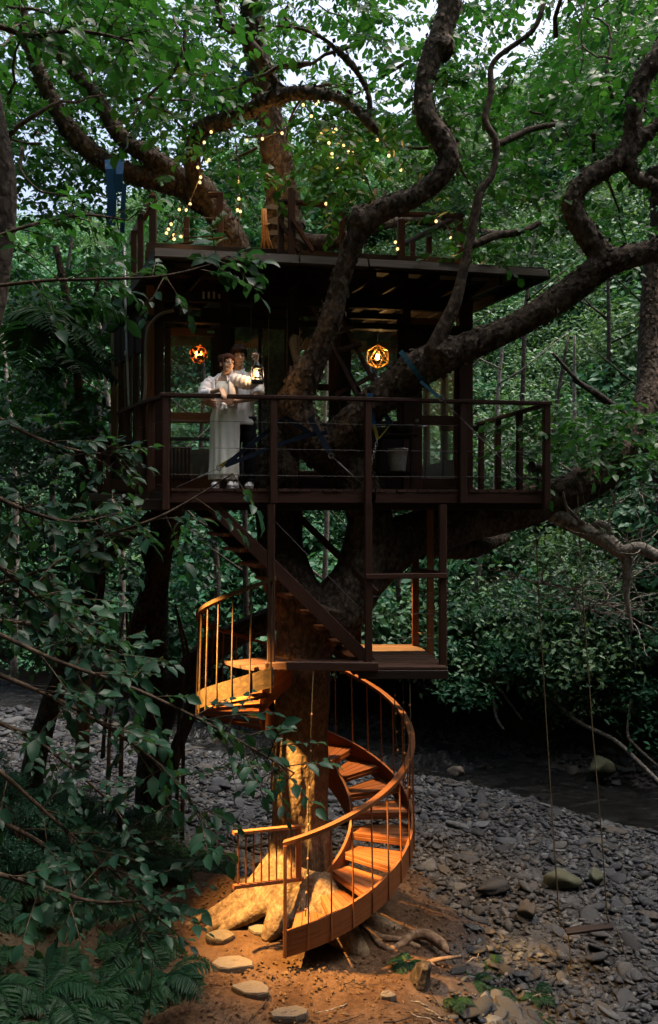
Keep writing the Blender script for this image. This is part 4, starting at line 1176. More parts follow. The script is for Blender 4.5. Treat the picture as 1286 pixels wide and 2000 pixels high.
HILL = [crown_mesh('hill_crown_mesh', 40 + i, (9000, 6500, 5200, 8000, 7000)[i], 1.0, 0.9, (0.045, 0.060, 0.074, 0.050, 0.056)[i], m, clumps=34, width=(0.7, 1.0, 1.15, 0.8, 0.6)[i]) for i, m in enumerate(('leaf_hill', 'leaf_hill', 'leaf_hill', 'leaf_hill_pale', 'leaf_bank'))]
rn = np.random.default_rng(77)
def hill_points():
    out = []
    for _ in range(5200):
        y = rn.uniform(19, 62); half = y * 0.62 + 6
        x = rn.uniform(-half, half)
        f = y - float(yc(np.array(x))) - 2.6
        if f < 1.4: continue
        # keep roughly even spacing in view
        if rn.random() > min(1.0, 14.0 / (y - 4)): continue
        lift = rn.uniform(0, 6.5) if rn.random() < 0.45 and y > 31 else 0.0
        out.append((x, y, float(gz(x, y)) - 0.25 + lift, 1.5 + 1.6 * rn.random() + 0.02 * y))
    # the same wood, unseen behind and beside the viewpoint, raised and thickened for shade
    for _ in range(560):
        a = rn.uniform(0.62 * math.pi, 2.38 * math.pi); r = rn.uniform(9, 26)
        x, y = r * math.cos(a), r * math.sin(a)
        if y > 5 and abs(x) < 9 + 0.3 * y: continue
        out.append((x, y, float(gz(x, y)) + rn.uniform(0, 1) ** 1.2 * 14 - 0.5, 2.0 + 2.2 * rn.random()))
    return out
hp = hill_points()
def gn_scatter(name, pts, meshes, pick):
    """one object: meshes instanced on its own points through geometry nodes"""
    me = bpy.data.meshes.new(name)
    me.from_pydata([p[:3] for p in pts], [], [])
    a = me.attributes.new('size', 'FLOAT', 'POINT'); a.data.foreach_set('value', np.array([p[3] for p in pts], dtype=np.float32))
    a = me.attributes.new('turn', 'FLOAT', 'POINT'); a.data.foreach_set('value', np.array([RNG.uniform(0, 6.28) for p in pts], dtype=np.float32))
    a = me.attributes.new('pick', 'INT', 'POINT'); a.data.foreach_set('value', np.array([pick(p) for p in pts], dtype=np.int32))
    o = bpy.data.objects.new(name, me); COL.objects.link(o)
    ng = bpy.data.node_groups.new(name, 'GeometryNodeTree')
    ng.interface.new_socket('Geometry', in_out='INPUT', socket_type='NodeSocketGeometry')
    ng.interface.new_socket('Geometry', in_out='OUTPUT', socket_type='NodeSocketGeometry')
    gi = ng.nodes.new('NodeGroupInput'); go = ng.nodes.new('NodeGroupOutput')
    join = ng.nodes.new('GeometryNodeJoinGeometry')
    def attr(nm, typ):
        n = ng.nodes.new('GeometryNodeInputNamedAttribute'); n.data_type = typ; n.inputs['Name'].default_value = nm; return n.outputs['Attribute']
    sz_, tn_, pk_ = attr('size', 'FLOAT'), attr('turn', 'FLOAT'), attr('pick', 'INT')
    cx = ng.nodes.new('ShaderNodeCombineXYZ'); ng.links.new(tn_, cx.inputs['Z'])
    for k, m in enumerate(meshes):
        src = bpy.data.objects.new('crown_source', m)       # never linked to the scene: a library shape only
        oi = ng.nodes.new('GeometryNodeObjectInfo'); oi.inputs['Object'].default_value = src; oi.inputs['As Instance'].default_value = True
        eq = ng.nodes.new('FunctionNodeCompare'); eq.data_type = 'INT'; eq.operation = 'EQUAL'
        ng.links.new(pk_, eq.inputs[2]); eq.inputs[3].default_value = k
        ip = ng.nodes.new('GeometryNodeInstanceOnPoints')
        ng.links.new(gi.outputs[0], ip.inputs['Points']); ng.links.new(eq.outputs[0], ip.inputs['Selection'])
        ng.links.new(oi.outputs['Geometry'], ip.inputs['Instance'])
        ng.links.new(cx.outputs[0], ip.inputs['Rotation']); ng.links.new(sz_, ip.inputs['Scale'])
        ng.links.new(ip.outputs[0], join.inputs[0])
    ng.links.new(join.outputs[0], go.inputs[0])
    o.modifiers.new('scatter', 'NODES').node_group = ng
    return o
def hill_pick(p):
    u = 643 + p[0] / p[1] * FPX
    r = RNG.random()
    if u > 820 and r < 0.6: return 3  # more pale crowns here: brighter light on the open hill put into leaf colour
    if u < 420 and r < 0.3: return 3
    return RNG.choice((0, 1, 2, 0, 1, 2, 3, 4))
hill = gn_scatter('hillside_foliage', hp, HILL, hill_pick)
tag(hill, 'dense green wood covering the steep hillside around the treehouse', 'foliage', kind='stuff')

# ================================================================ shrubs overhanging the far bank
SHR = [crown_mesh('crown', 60 + i, 8000, 1.0, 0.75, 0.052, m, width=0.75, clumps=38) for i, m in enumerate(('leaf_bank', 'leaf_shrub', 'leaf_hill', 'leaf_bank'))]
def stems_mesh(seed, n, h, spread, r):
    rg = np.random.default_rng(seed); q = MB()
    for k in range(n):
        a = rg.uniform(0, 6.28); s = spread * rg.uniform(0.3, 1)
        pts = [Vector((0.05 * math.cos(a), 0.05 * math.sin(a), -0.2)), Vector((s * .35 * math.cos(a), s * .35 * math.sin(a), h * .45)), Vector((s * math.cos(a), s * math.sin(a), h))]
        pts = [Vector(p) for p in spline([tuple(p) for p in pts], 4)]
        q.tube(pts, [r * (1 - 0.7 * i / (len(pts) - 1)) for i in range(len(pts))], 6)
    me = bpy.data.meshes.new('stem'); me.from_pydata(q.V, [], q.F); me.materials.append(MAT['twig']); return me
STM = [stems_mesh(80 + i, 6, 0.9, 0.7, 0.035) for i in range(3)]
def place_shrub(name, x, y, s, k, label, cat, group, zoff=0.0, mesh=None):
    o = bpy.data.objects.new(name, None); o.location = (x, y, float(gz(x, y)) + zoff); o.rotation_euler = (0, 0, RNG.uniform(0, 6.28)); o.scale = (s, s, s * RNG.uniform(0.8, 1.15))
    COL.objects.link(o); tag(o, label, cat, group)
    for nm, m in (('crown', mesh or SHR[k % len(SHR)]), ('stem', STM[k % 3])):
        c = bpy.data.objects.new(nm, m); COL.objects.link(c); c.parent = o
    return o
rn = np.random.default_rng(13)
for k in range(44):
    x = -15 + 30 * (k + rn.random()) / 44
    y = float(yc(np.array(x))) + rn.uniform(4.9, 7.8)
    place_shrub('bank_shrub', x, y, rn.uniform(1.1, 2.0), k, 'dark leafy shrub overhanging the far bank of the stream', 'shrub', 'shrubs along the far bank of the stream')

# ================================================================ slender trees left of the treehouse
def pix_tree(name, label, paths, mat='bark_grey', group=None, box=None, nseed=0, leafmat='leaf_shrub', size=0.14, seed=1, single=60):
    u, v, y, r = paths[0][-1]
    t = thing(name, P(u, v, y), label, 'tree', group)
    for i, pts in enumerate(paths):
        pp, rr = pix_path(pts, 6)
        rr = [r_ * (1 + 0.12 * noise.noise(Vector(p) * 3)) for p, r_ in zip(pp, rr)]
        tube('trunk' if i == 0 else 'branch', pp, rr, mat, t, 10)
    if box:
        rg = np.random.default_rng(seed)
        s = np.concatenate([crown_twigs(rg, nseed // len(box), b, 0.6) for b in box])
        pos, dr, nm, sz, vr, tw = spray_leaves(rg, s, 9, 0.5, size)
        split_leaves(t, pos, dr, nm, sz, vr, leafmat, single, 'crown', LEAF8, LEAF8F, 0.95)
        Vt, Ft = twig_mesh(tw, 0.005)
        o = fast_obj('twigs', Vt, Ft, 'twig', t); o['kind'] = 'stuff'
    return t
pix_tree('forked_tree', 'dark forked tree trunk rising from the gravel under the corner of the deck',
    [[(322, 930, 12.4, 24), (316, 1040, 12.5, 24), (308, 1150, 12.6, 22), (306, 1300, 12.7, 24), (302, 1420, 12.7, 28), (300, 1520, 12.7, 34), (300, 1660, 12.7, 42)],
     [(352, 980, 12.0, 14), (335, 1050, 12.2, 16), (300, 1130, 12.4, 18), (275, 1200, 12.5, 16), (255, 1270, 12.6, 14), (238, 1330, 12.7, 10)],
     [(405, 1330, 12.1, 11), (370, 1400, 12.3, 13), (340, 1480, 12.5, 14), (315, 1570, 12.7, 16)],
     [(540, 1205, 11.8, 24), (460, 1240, 12.0, 26), (390, 1290, 12.2, 26), (340, 1350, 12.5, 24), (308, 1430, 12.7, 24)],
     [(275, 1030, 12.3, 8), (285, 1080, 12.4, 9), (302, 1140, 12.6, 9)]],
    box=[((150, 420), (1000, 1300), (12.6, 15))], nseed=170, seed=4, size=0.13)
pix_tree('leaning_tree', 'leaning grey tree with loose foliage at the edge of the gravel bed',
    [[(295, 1005, 11.6, 9), (240, 1060, 11.7, 11), (195, 1110, 11.8, 13), (165, 1190, 11.9, 14), (130, 1290, 12, 17), (95, 1390, 12, 20), (70, 1480, 12, 22), (50, 1590, 12, 24)],
     [(185, 1225, 11.8, 8), (200, 1130, 11.6, 7), (190, 1020, 11.5, 6), (165, 900, 11.4, 5)],
     [(128, 1300, 12, 8), (90, 1230, 11.8, 7), (40, 1180, 11.6, 6), (-30, 1130, 11.5, 4)]],
    box=[((-80, 225), (830, 1250), (10.5, 13.5))], nseed=520, seed=5)
pix_tree('slender_tree', 'slender reddish trunk among leaves beyond the deck corner',
    [[(110, 480, 11.5, 6), (130, 580, 11.6, 8), (148, 680, 11.7, 9), (155, 800, 11.8, 9), (158, 920, 11.9, 10), (162, 1050, 12, 10), (168, 1180, 12, 11), (165, 1320, 12.1, 13), (160, 1500, 12.2, 15)],
     [(150, 700, 11.7, 5), (175, 620, 11.5, 4), (195, 540, 11.3, 3)]],
    'bark', box=[((-80, 225), (480, 880), (10.5, 14))], nseed=600, seed=6, leafmat='leaf_crown')
pix_tree('edge_tree', 'thick dark trunk cut off by the edge of the picture',
    [[(-25, 180, 5.2, 24), (-5, 290, 5.2, 26), (5, 370, 5.2, 27), (2, 460, 5.2, 26), (-10, 560, 5.2, 26), (-40, 700, 5.2, 28), (-90, 1000, 5.2, 34), (-160, 1500, 5.2, 40)]])
for i, (u0, y0, v1) in enumerate(((215, 9.8, 1560), (238, 11.0, 1620), (240, 12.2, 1530), (349, 11.5, 1620), (360, 12.0, 1640), (205, 12.5, 1480))):
    tl = ('thin sapling stem nearest the path in the fern bank', 'thin sapling stem standing before the dark fern bank', 'thin sapling against the pale gravel beside the leaning tree', 'thin sapling close beside the forked trunk', 'thin sapling just right of the forked trunk', 'thin curved sapling at the edge of the pale gravel')[i]
    t = thing('sapling', P(u0, v1, y0), tl, 'sapling', 'saplings in the fern bank')
    pp, rr = pix_path([(u0 + 30 - 12 * i, 1180, y0, 2), (u0 + 12, 1300, y0, 3), (u0, 1420, y0, 3.5), (u0 - 4, v1, y0, 4.5)], 5)
    tube('stem', pp, rr, 'twig', t, 6)
# right: trees on the slope behind the deck
pix_tree('slope_tree', 'slim grey tree leaning over the slope beyond the deck corner',
    [[(1120, 740, 16, 5), (1180, 780, 16.2, 7), (1235, 830, 16.4, 8), (1290, 960, 16.6, 10), (1300, 1180, 16.8, 12), (1290, 1420, 17, 13)],
     [(1080, 690, 15.8, 3), (1130, 745, 16, 4), (1180, 782, 16.2, 5)]],
    box=[((930, 1340), (780, 1000), (13.5, 16.5)), ((860, 1340), (1060, 1230), (13.5, 17))], nseed=620, seed=8, leafmat='leaf_bank', single=40, size=0.09)

rn = np.random.default_rng(55)
for k in range(16):                                   # slim trunks standing in the wood behind
    u = (20, 95, 190, 250, 420, 470, 640, 770, 850, 930, 1000, 1060, 1130, 1190, 1240, 1275)[k] + rn.uniform(-12, 12)
    y = rn.uniform(17.5, 21.5); lean = rn.uniform(-60, 60); top = rn.uniform(430, 700)
    path = [(u + lean, top, y, 2.5), (u + lean * 0.7 + rn.uniform(-14, 14), top + 160, y, 4), (u + lean * 0.4 + rn.uniform(-14, 14), top + 330, y, 5), (u + rn.uniform(-8, 8), top + 520, y + 0.2, 6), (u, 1330, y + 0.4, 7)]
    t = thing('distant_tree', P(u, 1330, y + 0.4), 'slim grey trunk standing among the foliage behind the treehouse', 'tree', 'slim trunks in the wood behind')
    pp, rr = pix_path(path, 6); tube('trunk', pp, rr, 'bark_grey' if k % 3 else 'dead_wood', t, 7)
    for j in range(4):
        i0 = rn.integers(3, len(pp) - 8); s_ = 1 if j % 2 else -1
        p0 = pp[i0]; L_ = rn.uniform(0.9, 2.2)
        pts = [p0 + Vector((s_ * L_ * q_, rn.normal(0, 0.1), L_ * (0.55 * q_ + 0.25 * q_ * q_) + rn.normal(0, 0.04))) for q_ in (0, 0.3, 0.6, 1.0)]
        tube('branch', pts, [rr[i0] * 0.55, rr[i0] * 0.45, rr[i0] * 0.3, rr[i0] * 0.12], 'bark_grey' if k % 3 else 'dead_wood', t, 6)
# ================================================================ riverbed stones
ICO0 = None
def ico(sub):
    bm = bmesh.new(); bmesh.ops.create_icosphere(bm, subdivisions=sub, radius=1.0)
    V = np.array([v.co[:] for v in bm.verts]); F = np.array([[v.index for v in f.verts] for f in bm.faces]); bm.free(); return V, F
ICO1, ICO2 = ico(1), ico(2)
def stone_template(seed, base):
    V = base[0].copy(); off = Vector((seed * 3.7, seed * 1.3, seed * 7.1))
    for i in range(len(V)):
        p = Vector(V[i]); V[i] *= 1 + 0.42 * noise.noise(p * 1.1 + off) + 0.16 * noise.noise(p * 2.6 + off)
    # chip flat facets off
    rg = np.random.default_rng(seed)
    for _ in range(4):
        nrm = unit(rg, 1)[0]; dd = V @ nrm; lim = rg.uniform(0.45, 0.75)
        V -= np.outer(np.clip(dd - lim, 0, None), nrm)
    return V
ST1 = [stone_template(i, ICO1) for i in range(10)]
ST2 = [stone_template(i + 20, ICO2) for i in range(10)]
rn = np.random.default_rng(99)
def stone_sites(n):
    x = rn.uniform(-12.5, 10.5, n); y = rn.uniform(7.2, 23.5, n)
    zn = zones(x, y); ch = y - yc(x)
    ok = (zn < rn.uniform(0.15, 0.75, n)) & (ch < 2.9)
    ok &= np.clip(-x - 2.1, 0, 9) * 0.5 * sstep(13.6, 9.5, y) < 0.18
    u = 643 + x / y * FPX
    ok &= (u > -80) & (u < 1370)
    wet = np.abs(ch) < 1.7
    ok &= ~(wet & (rn.random(n) < 0.72))
    # more stones per pixel near than far
    ok &= rn.random(n) < np.clip(1.25 - (y - 8) * 0.045, 0.35, 1)
    return x[ok], y[ok]
sx, sy = stone_sites(105000)
ns = len(sx)
ssz = np.exp(rn.normal(-3.5, 0.55, ns)); ssz = np.clip(ssz, 0.012, 0.15) * (1 + np.clip(sy - 9, 0, 10) * 0.05)
szz = gz(sx, sy) + 0.02
stretch = np.stack([rn.uniform(0.9, 1.7, ns), rn.uniform(0.65, 1.05, ns), rn.uniform(0.22, 0.52, ns)], axis=1)
def rot_rand(n):
    a = rn.uniform(0, 6.28, n); t1 = rn.normal(0, 0.22, n); t2 = rn.normal(0, 0.22, n)
    ca, sa = np.cos(a), np.sin(a); Z = np.zeros(n); O = np.ones(n)
    Rz = np.stack([np.stack([ca, -sa, Z], 1), np.stack([sa, ca, Z], 1), np.stack([Z, Z, O], 1)], 1)
    Rx = np.stack([np.stack([O, Z, Z], 1), np.stack([Z, np.cos(t1), -np.sin(t1)], 1), np.stack([Z, np.sin(t1), np.cos(t1)], 1)], 1)
    Ry = np.stack([np.stack([np.cos(t2), Z, np.sin(t2)], 1), np.stack([Z, O, Z], 1), np.stack([-np.sin(t2), Z, np.cos(t2)], 1)], 1)
    return Rx @ Ry @ Rz
ROT = rot_rand(ns)
u_ = 643 + sx / sy * FPX; v_ = 1000 - (szz - CAMZ) / sy * FPX
score = np.where((u_ > 5) & (u_ < 1280) & (v_ < 1995) & ((u_ > 740) | (v_ < 1640)), ssz / sy, -1)
order = np.argsort(-score)
big, rest = order[:290], order[290:]
VV, FF, VR = [], [], []; base = 0
for k in range(10):
    idx = rest[rest % 10 == k]
    V = np.einsum('nij,nkj->nki', ROT[idx], ST1[k][None] * stretch[idx][:, None, :]) * ssz[idx][:, None, None] + np.stack([sx[idx], sy[idx], szz[idx]], 1)[:, None, :]
    F = (ICO1[1][None] + (np.arange(len(idx)) * len(ST1[k]))[:, None, None]).reshape(-1, 3) + base
    VV.append(V.reshape(-1, 3)); FF.append(F); VR.append(np.repeat(rn.random(len(idx)), len(ST1[k]))); base += len(idx) * len(ST1[k])
grav = fast_obj('river_gravel', np.concatenate(VV), np.concatenate(FF), 'pebble', None, False, np.concatenate(VR))
tag(grav, 'grey gravel and small stones covering the riverbed', 'gravel', kind='stuff')
stone_me = [fast_mesh('river_stone', V, ICO2[1], 'pebble', True, np.zeros(len(V))) for V in ST2]
def mat4(rot, s, loc):
    m = Matrix.Identity(4)
    for i in range(3):
        for j in range(3): m[i][j] = rot[i][j] * s[j]
        m[i][3] = loc[i]
    return m
for j in big:
    o = bpy.data.objects.new('river_stone', stone_me[j % 10]); COL.objects.link(o)
    o.matrix_basis = mat4(ROT[j], stretch[j] * ssz[j], (sx[j], sy[j], szz[j] + 0.01))
    tag(o, 'grey river stone lying loose on the gravel bed', 'stone', 'loose stones on the riverbed')
def boulder(name, u, v, y, w, h, dpt, mat, label, seed, rz=0.0, group=None):
    V = stone_template(seed, ico(3)) * np.array([w, dpt, h]) * (y / FPX) * 0.5
    p = P(u, v, y)
    me = fast_mesh(name, V, ico(3)[1], mat, True, np.full(len(V), RNG.random()))
    o = bpy.data.objects.new(name, me); COL.objects.link(o); o.location = p; o.rotation_euler = (0, 0, rz)
    return tag(o, label, 'stone', group)
boulder('mossy_boulder', 1095, 1712, 11.2, 84, 46, 60, 'mossy', 'rounded mossy boulder on the gravel behind the swing', 31)
boulder('flat_boulder', 960, 1730, 11.0, 84, 22, 50, 'pebble', 'long dark flat boulder lying on the gravel right of the stair', 35, 0.3)
boulder('mossy_boulder', 1165, 1710, 11.3, 36, 24, 30, 'mossy', 'small mossy stone beside the rounded mossy boulder', 33)
boulder('wedge_boulder', 1030, 1775, 10.3, 44, 30, 36, 'pebble', 'pale angular stone before the mossy boulder', 36, 0.8)
boulder('stream_boulder', 895, 1505, 16.0, 40, 20, 30, 'flagstone', 'pale boulder in the shallow stream behind the spiral stair', 38)
boulder('moss_mound', 1170, 1495, 16.0, 56, 44, 40, 'mossy', 'green mossy mound on the far edge of the stream', 39)

# ================================================================ flat stepping stones on the path
def slab(u, v, w, h, label, seed, rz=0.0, tilt=(0, 0), thick=0.09):
    y = 5.08 * FPX / (v - 1000.0)
    p = P(u, v, y); z = float(gz(p.x, p.y))
    # slide along the ray onto the ground
    y = (CAMZ - z - 0.05) * FPX / (v - 1000.0); p = P(u, v, y)
    rg = np.random.default_rng(seed)
    wm = w * y / FPX / 2; dm = h * y / FPX / 2 / ((v - 1000) / FPX) * 0.92
    n = 11
    ang = np.sort(rg.uniform(0, 2 * math.pi, n)); rr = rg.uniform(0.82, 1.08, n)
    ring = [(wm * r * math.cos(a), dm * r * math.sin(a)) for a, r in zip(np.linspace(0, 2 * math.pi, n, endpoint=False) + rg.uniform(-.18, .18, n), rr)]
    q = MB()
    q.loft([[(x * s, yy * s, zz + rg.uniform(-.008, .008)) for x, yy in ring] for s, zz in ((0.93, -thick), (1.0, -thick * 0.5), (1.0, -0.02), (0.955, 0.0), (0.6, 0.006), (0.2, 0.008))])
    o = q.build('stepping_stone', 'flagstone'); o.location = p + EZ * 0.02; o.rotation_euler = (tilt[0], tilt[1], rz)
    tag(o, label, 'stepping stone', 'flat stepping stones leading to the stair')
slab(430, 1828, 62, 22, 'flat stepping stone half buried beside the spreading root', 1)
slab(518, 1808, 66, 34, 'thick warm lit slab tilted against the tree root at the stair foot', 2, 0.2, (0.1, -0.12), 0.2)
slab(455, 1882, 84, 26, 'wide flat stepping stone third from the bottom edge', 3, 0.1, (0.02, 0.03), 0.14)
slab(491, 1931, 78, 26, 'pointed flat stepping stone second from the bottom edge', 4, -0.25, (0.0, -0.05), 0.10)
slab(567, 1980, 84, 26, 'oval stepping stone closest to the bottom edge', 5, 0.15, (0.0, 0.04), 0.10)
slab(757, 1945, 34, 13, 'small pale flat stone lying on the leaf litter', 6)

# ================================================================ roots, stump and litter on the path
def root(pts, label, name='surface_root', mat='root'):
    t = thing(name, P(*pts[len(pts) // 2][:3]), label, 'root')
    pp, rr = pix_path(pts, 6)
    pp = [Vector((p.x, p.y, max(p.z, float(gz(p.x, p.y)) + r * 0.2))) for p, r in zip(pp, rr)]
    tube('root', pp, rr, mat, t, 9)
    return t
root([(720, 1830, 9.3, 5), (745, 1858, 9.0, 7), (765, 1862, 8.9, 6), (800, 1830, 9.1, 9), (830, 1825, 9.15, 10), (855, 1838, 9.1, 11), (868, 1850, 9.0, 9), (875, 1862, 8.95, 4)], 'thick brown surface root arching out of the soil right of the trunk')
root([(820, 1850, 9.0, 5), (790, 1842, 9.1, 6), (740, 1840, 9.2, 7), (705, 1820, 9.4, 6)], 'thin brown root running back towards the trunk')
root([(850, 1890, 8.7, 3), (838, 1880, 8.75, 5), (870, 1872, 8.8, 4), (900, 1868, 8.9, 3)], 'short pale root end beside the stump')
st = thing('root_stump', P(820, 1925, 8.4), 'dark weathered root stump standing in the soil slope', 'stump')
sb = P(818, 1925, 8.4)
MB().loft([[sb + Vector((r * math.cos(a) * (1 + .2 * math.sin(3 * a)) + dx, r * math.sin(a), h)) for a in np.linspace(0, 6.28, 11)[:-1]] for r, h, dx in ((0.19, -0.15, -0.05), (0.13, 0.0, 0), (0.10, 0.12, 0.03), (0.085, 0.22, 0.06), (0.05, 0.25, 0.08))]).build('stump', 'bark_grey', st)
rn = np.random.default_rng(17)
# fallen leaves: scattered litter is one mass
n = 6500
lx = rn.uniform(-3.6, 2.4, n); ly = rn.uniform(7.0, 11.5, n); keep = zones(lx, ly) > rn.uniform(0.1, 0.9, n)
keep &= ~(((lx + 0.9) ** 2 / 0.6 + (ly - 9.1) ** 2 / 0.25 < 1) & (rn.random(n) < 0.85))
keep &= ((lx + 0.30) ** 2 + (ly - 9.9) ** 2) > 0.42
lx, ly = lx[keep], ly[keep]
lp_ = np.stack([lx, ly, gz(lx, ly) + 0.022], 1); m_ = len(lx)
dd = unit(rn, m_); dd[:, 2] *= 0.25
nn = unit(rn, m_) * 0.35 + np.array([0, 0, 1.0])
V, F = leaf_arrays(lp_, dd, nn, rn.uniform(0.02, 0.062, m_), LEAF8, LEAF8F, 1.0)
lit = fast_obj('leaf_litter', V, F, 'leaf_litter', None, False, np.repeat(rn.random(m_), 8))
tag(lit, 'brown and yellow fallen leaves on the soil of the path', 'leaf litter', kind='stuff')
# twigs lying about
for k in range(26):
    x, y = rn.uniform(-1.6, 2.6), rn.uniform(7.2, 9.3); a = rn.uniform(0, 6.28); L_ = rn.uniform(0.15, 0.55)
    pts = [Vector((x + L_ * t * math.cos(a) + 0.03 * rn.normal(), y + L_ * t * math.sin(a) + 0.03 * rn.normal(), 0)) for t in np.linspace(0, 1, 5)]
    pts = [Vector((p.x, p.y, float(gz(p.x, p.y)) + 0.035)) for p in pts]
    o = tube('fallen_twig', pts, [0.009, 0.008, 0.006, 0.005, 0.003], 'dead_wood' if k % 3 == 0 else 'twig', None, 5)
    tag(o, 'thin dry twig lying on the ground near the stump', 'twig', 'dry twigs lying on the ground')
# bare branches lying on the far bank
for i, (pts, lb) in enumerate((([(940, 1290, 18, 3), (960, 1340, 17.8, 3), (970, 1400, 17.4, 3), (985, 1425, 17, 2)], 'bare pale stick leaning on the far bank'),
               ([(945, 1310, 18.2, 2.5), (980, 1350, 18, 3), (1020, 1405, 17.6, 2)], 'thin bare stick slanting down the far bank beside the pale one'),
               ([(1075, 1360, 17.5, 3), (1130, 1410, 17, 4), (1200, 1445, 16.2, 4), (1250, 1490, 15.5, 4), (1300, 1540, 15, 4)], 'long bare fallen branch lying down the far bank'),
               ([(1232, 1370, 16.4, 2), (1226, 1430, 16.2, 3), (1240, 1455, 16, 3), (1290, 1500, 15.6, 2)], 'forked bare twig beside the long fallen branch'))):
    t = thing('fallen_branch', P(*pts[1][:3]), lb, 'branch')
    pp, rr = pix_path(pts, 5); tube('branch', pp, rr, 'dead_wood', t, 6)

# ================================================================ ferns
def frond_mesh(seed, length=1.0, pairs=26):
    rg = np.random.default_rng(seed)
    pos, dr, nm, sz = [], [], [], []
    line = []
    for k in range(pairs + 1):
        t = k / pairs
        line.append((length * (t - 0.18 * t * t), 0.0, length * (0.55 * t - 0.75 * t * t)))
    line = np.array(line)
    for k in range(2, pairs + 1):
        t = k / pairs
        w = length * 0.30 * (math.sin(math.pi * min(1, 0.16 + 0.84 * t) ** 0.9) + 0.06)
        tan = line[k] - line[k - 1]; tan /= np.linalg.norm(tan)
        up_ = np.cross(tan, [0, 1, 0]); up_ = -up_ if up_[2] < 0 else up_
        for s in (-1, 1):
            d = tan * 0.42 + np.array([0, s, 0]) - up_ * 0.18 + rg.normal(0, 0.07, 3)
            pos.append(line[k]); dr.append(d); nm.append(up_ + rg.normal(0, 0.1, 3)); sz.append(w * rg.uniform(0.85, 1.1))
    V, F = leaf_arrays(np.array(pos), np.array(dr), np.array(nm), np.array(sz), LEAF8, LEAF8F, 0.34)
    q = MB().tube([Vector(l) for l in line], [0.010 * length * (1 - 0.8 * k / pairs) for k in range(pairs + 1)], 4)
    Fq = [f for f in q.F if len(f) == 4]
    tri = np.array([[f[0], f[1], f[2]] for f in Fq] + [[f[0], f[2], f[3]] for f in Fq]) + len(V)
    V = np.concatenate([V, np.array(q.V)]); F = np.concatenate([F, tri])
    return fast_mesh('frond', V, F, 'leaf_fern', False, np.clip(np.full(len(V), rg.random()) * 0.7 + rg.random(len(V)) * 0.2, 0, 1))
FR = [frond_mesh(i) for i in range(6)]
def fern(x, y, size, n, label, seed, group='ferns on the bank', z=None, fan=6.28, face=0.0, lift=0.0):
    rg = np.random.default_rng(seed)
    o = bpy.data.objects.new('fern', None); o.location = (x, y, (float(gz(x, y)) if z is None else z)); COL.objects.link(o)
    tag(o, label, 'fern', group)
    for k in range(n):
        c = bpy.data.objects.new('frond', FR[rg.integers(6)]); COL.objects.link(c); c.parent = o
        s = size * rg.uniform(0.75, 1.2); c.scale = (s, s, s)
        c.rotation_euler = (rg.normal(0, 0.12), lift + rg.uniform(-0.35, 0.25), face + fan * (k + rg.uniform(-.3, .3)) / n)
    return o
rn = np.random.default_rng(41)
kf = 0
for _ in range(400):
    x = rn.uniform(-5.2, -1.35); y = rn.uniform(6.2, 12.6)
    u = 643 + x / y * FPX; z = float(gz(x, y)); v = 1000 - (z - CAMZ) / y * FPX
    lim = 330 if v > 1700 else 440
    if v > 1940 and u > 300: continue
    if u > lim - 20 * rn.random() or u < -90 or v < 1560 or v > 2150: continue
    if kf >= 62: break
    kf += 1
    fern(x, y, rn.uniform(0.42, 0.75), rn.integers(7, 11), 'green fern growing in the thick fern bank beside the path', 200 + kf, 'ferns massed on the bank')
def fern_px(u, v, size, n, label, seed, **kw):
    y = 5.1 * FPX / (v - 1000.0); p = P(u, v, y)
    for _ in range(4):
        y = (CAMZ - float(gz(p.x, p.y))) * FPX / (v - 1000.0); p = P(u, v, y)
    return fern(p.x, p.y, size, n, label, seed, 'small ferns by the path', **kw)
fern_px(690, 1800, 0.30, 6, 'small bright fern in the shade right of the trunk', 301)
fern_px(795, 1880, 0.30, 6, 'small yellowish fern beside the arching root', 302)
fern_px(925, 1915, 0.34, 6, 'spreading fern above the others on the soil edge', 303)
fern_px(965, 1890, 0.26, 5, 'small fern where the soil meets the gravel', 304)
fern_px(975, 1950, 0.30, 5, 'low fern lowest but one on the soil edge', 305)
fern_px(1050, 1950, 0.30, 6, 'dark green fern standing alone on the gravel edge', 306)
fern_px(1065, 1990, 0.24, 4, 'small fern at the bottom edge of the gravel', 307)
fern_px(890, 1950, 0.28, 5, 'pale fern right of the root stump', 308)
fern(-1.62, 7.6, 0.62, 5, 'long fern frond arching over the path before the stones', 309, 'small ferns by the path', fan=1.4, face=-0.9, z=0.5)
# tree ferns high on the left
fern(P(60, 640, 9.5).x, 9.5, 1.35, 8, 'big feathery tree fern among the leaves beyond the corner of the deck', 320, 'tree ferns', z=P(60, 640, 9.5).z, fan=3.6, face=-1.0)
fern(P(100, 720, 11).x, 11, 1.2, 7, 'lower feathery tree fern hanging beside the slender trunk', 321, 'tree ferns', z=P(100, 720, 11).z, fan=3.6, face=-0.8)
for k in range(26):
    x = rn.uniform(-1.0, 9.0); y = float(yc(np.array(x))) + rn.uniform(2.9, 4.6)
    fern(x, y, rn.uniform(0.5, 0.9), rn.integers(5, 8), 'dark fern growing on the far bank above the stream', 400 + k, 'ferns on the far bank')
# low weeds on the bank behind
for k in range(34):
    x = rn.uniform(-6.0, -1.6); y = rn.uniform(8.5, 13.2)
    u = 643 + x / y * FPX
    if u > 330 or (u > 260 and y < 10.5): continue
    place_shrub('low_shrub', x, y, rn.uniform(0.35, 0.7), k, 'low leafy undershrub among the ferns of the bank', 'shrub', 'low shrubs among the ferns')

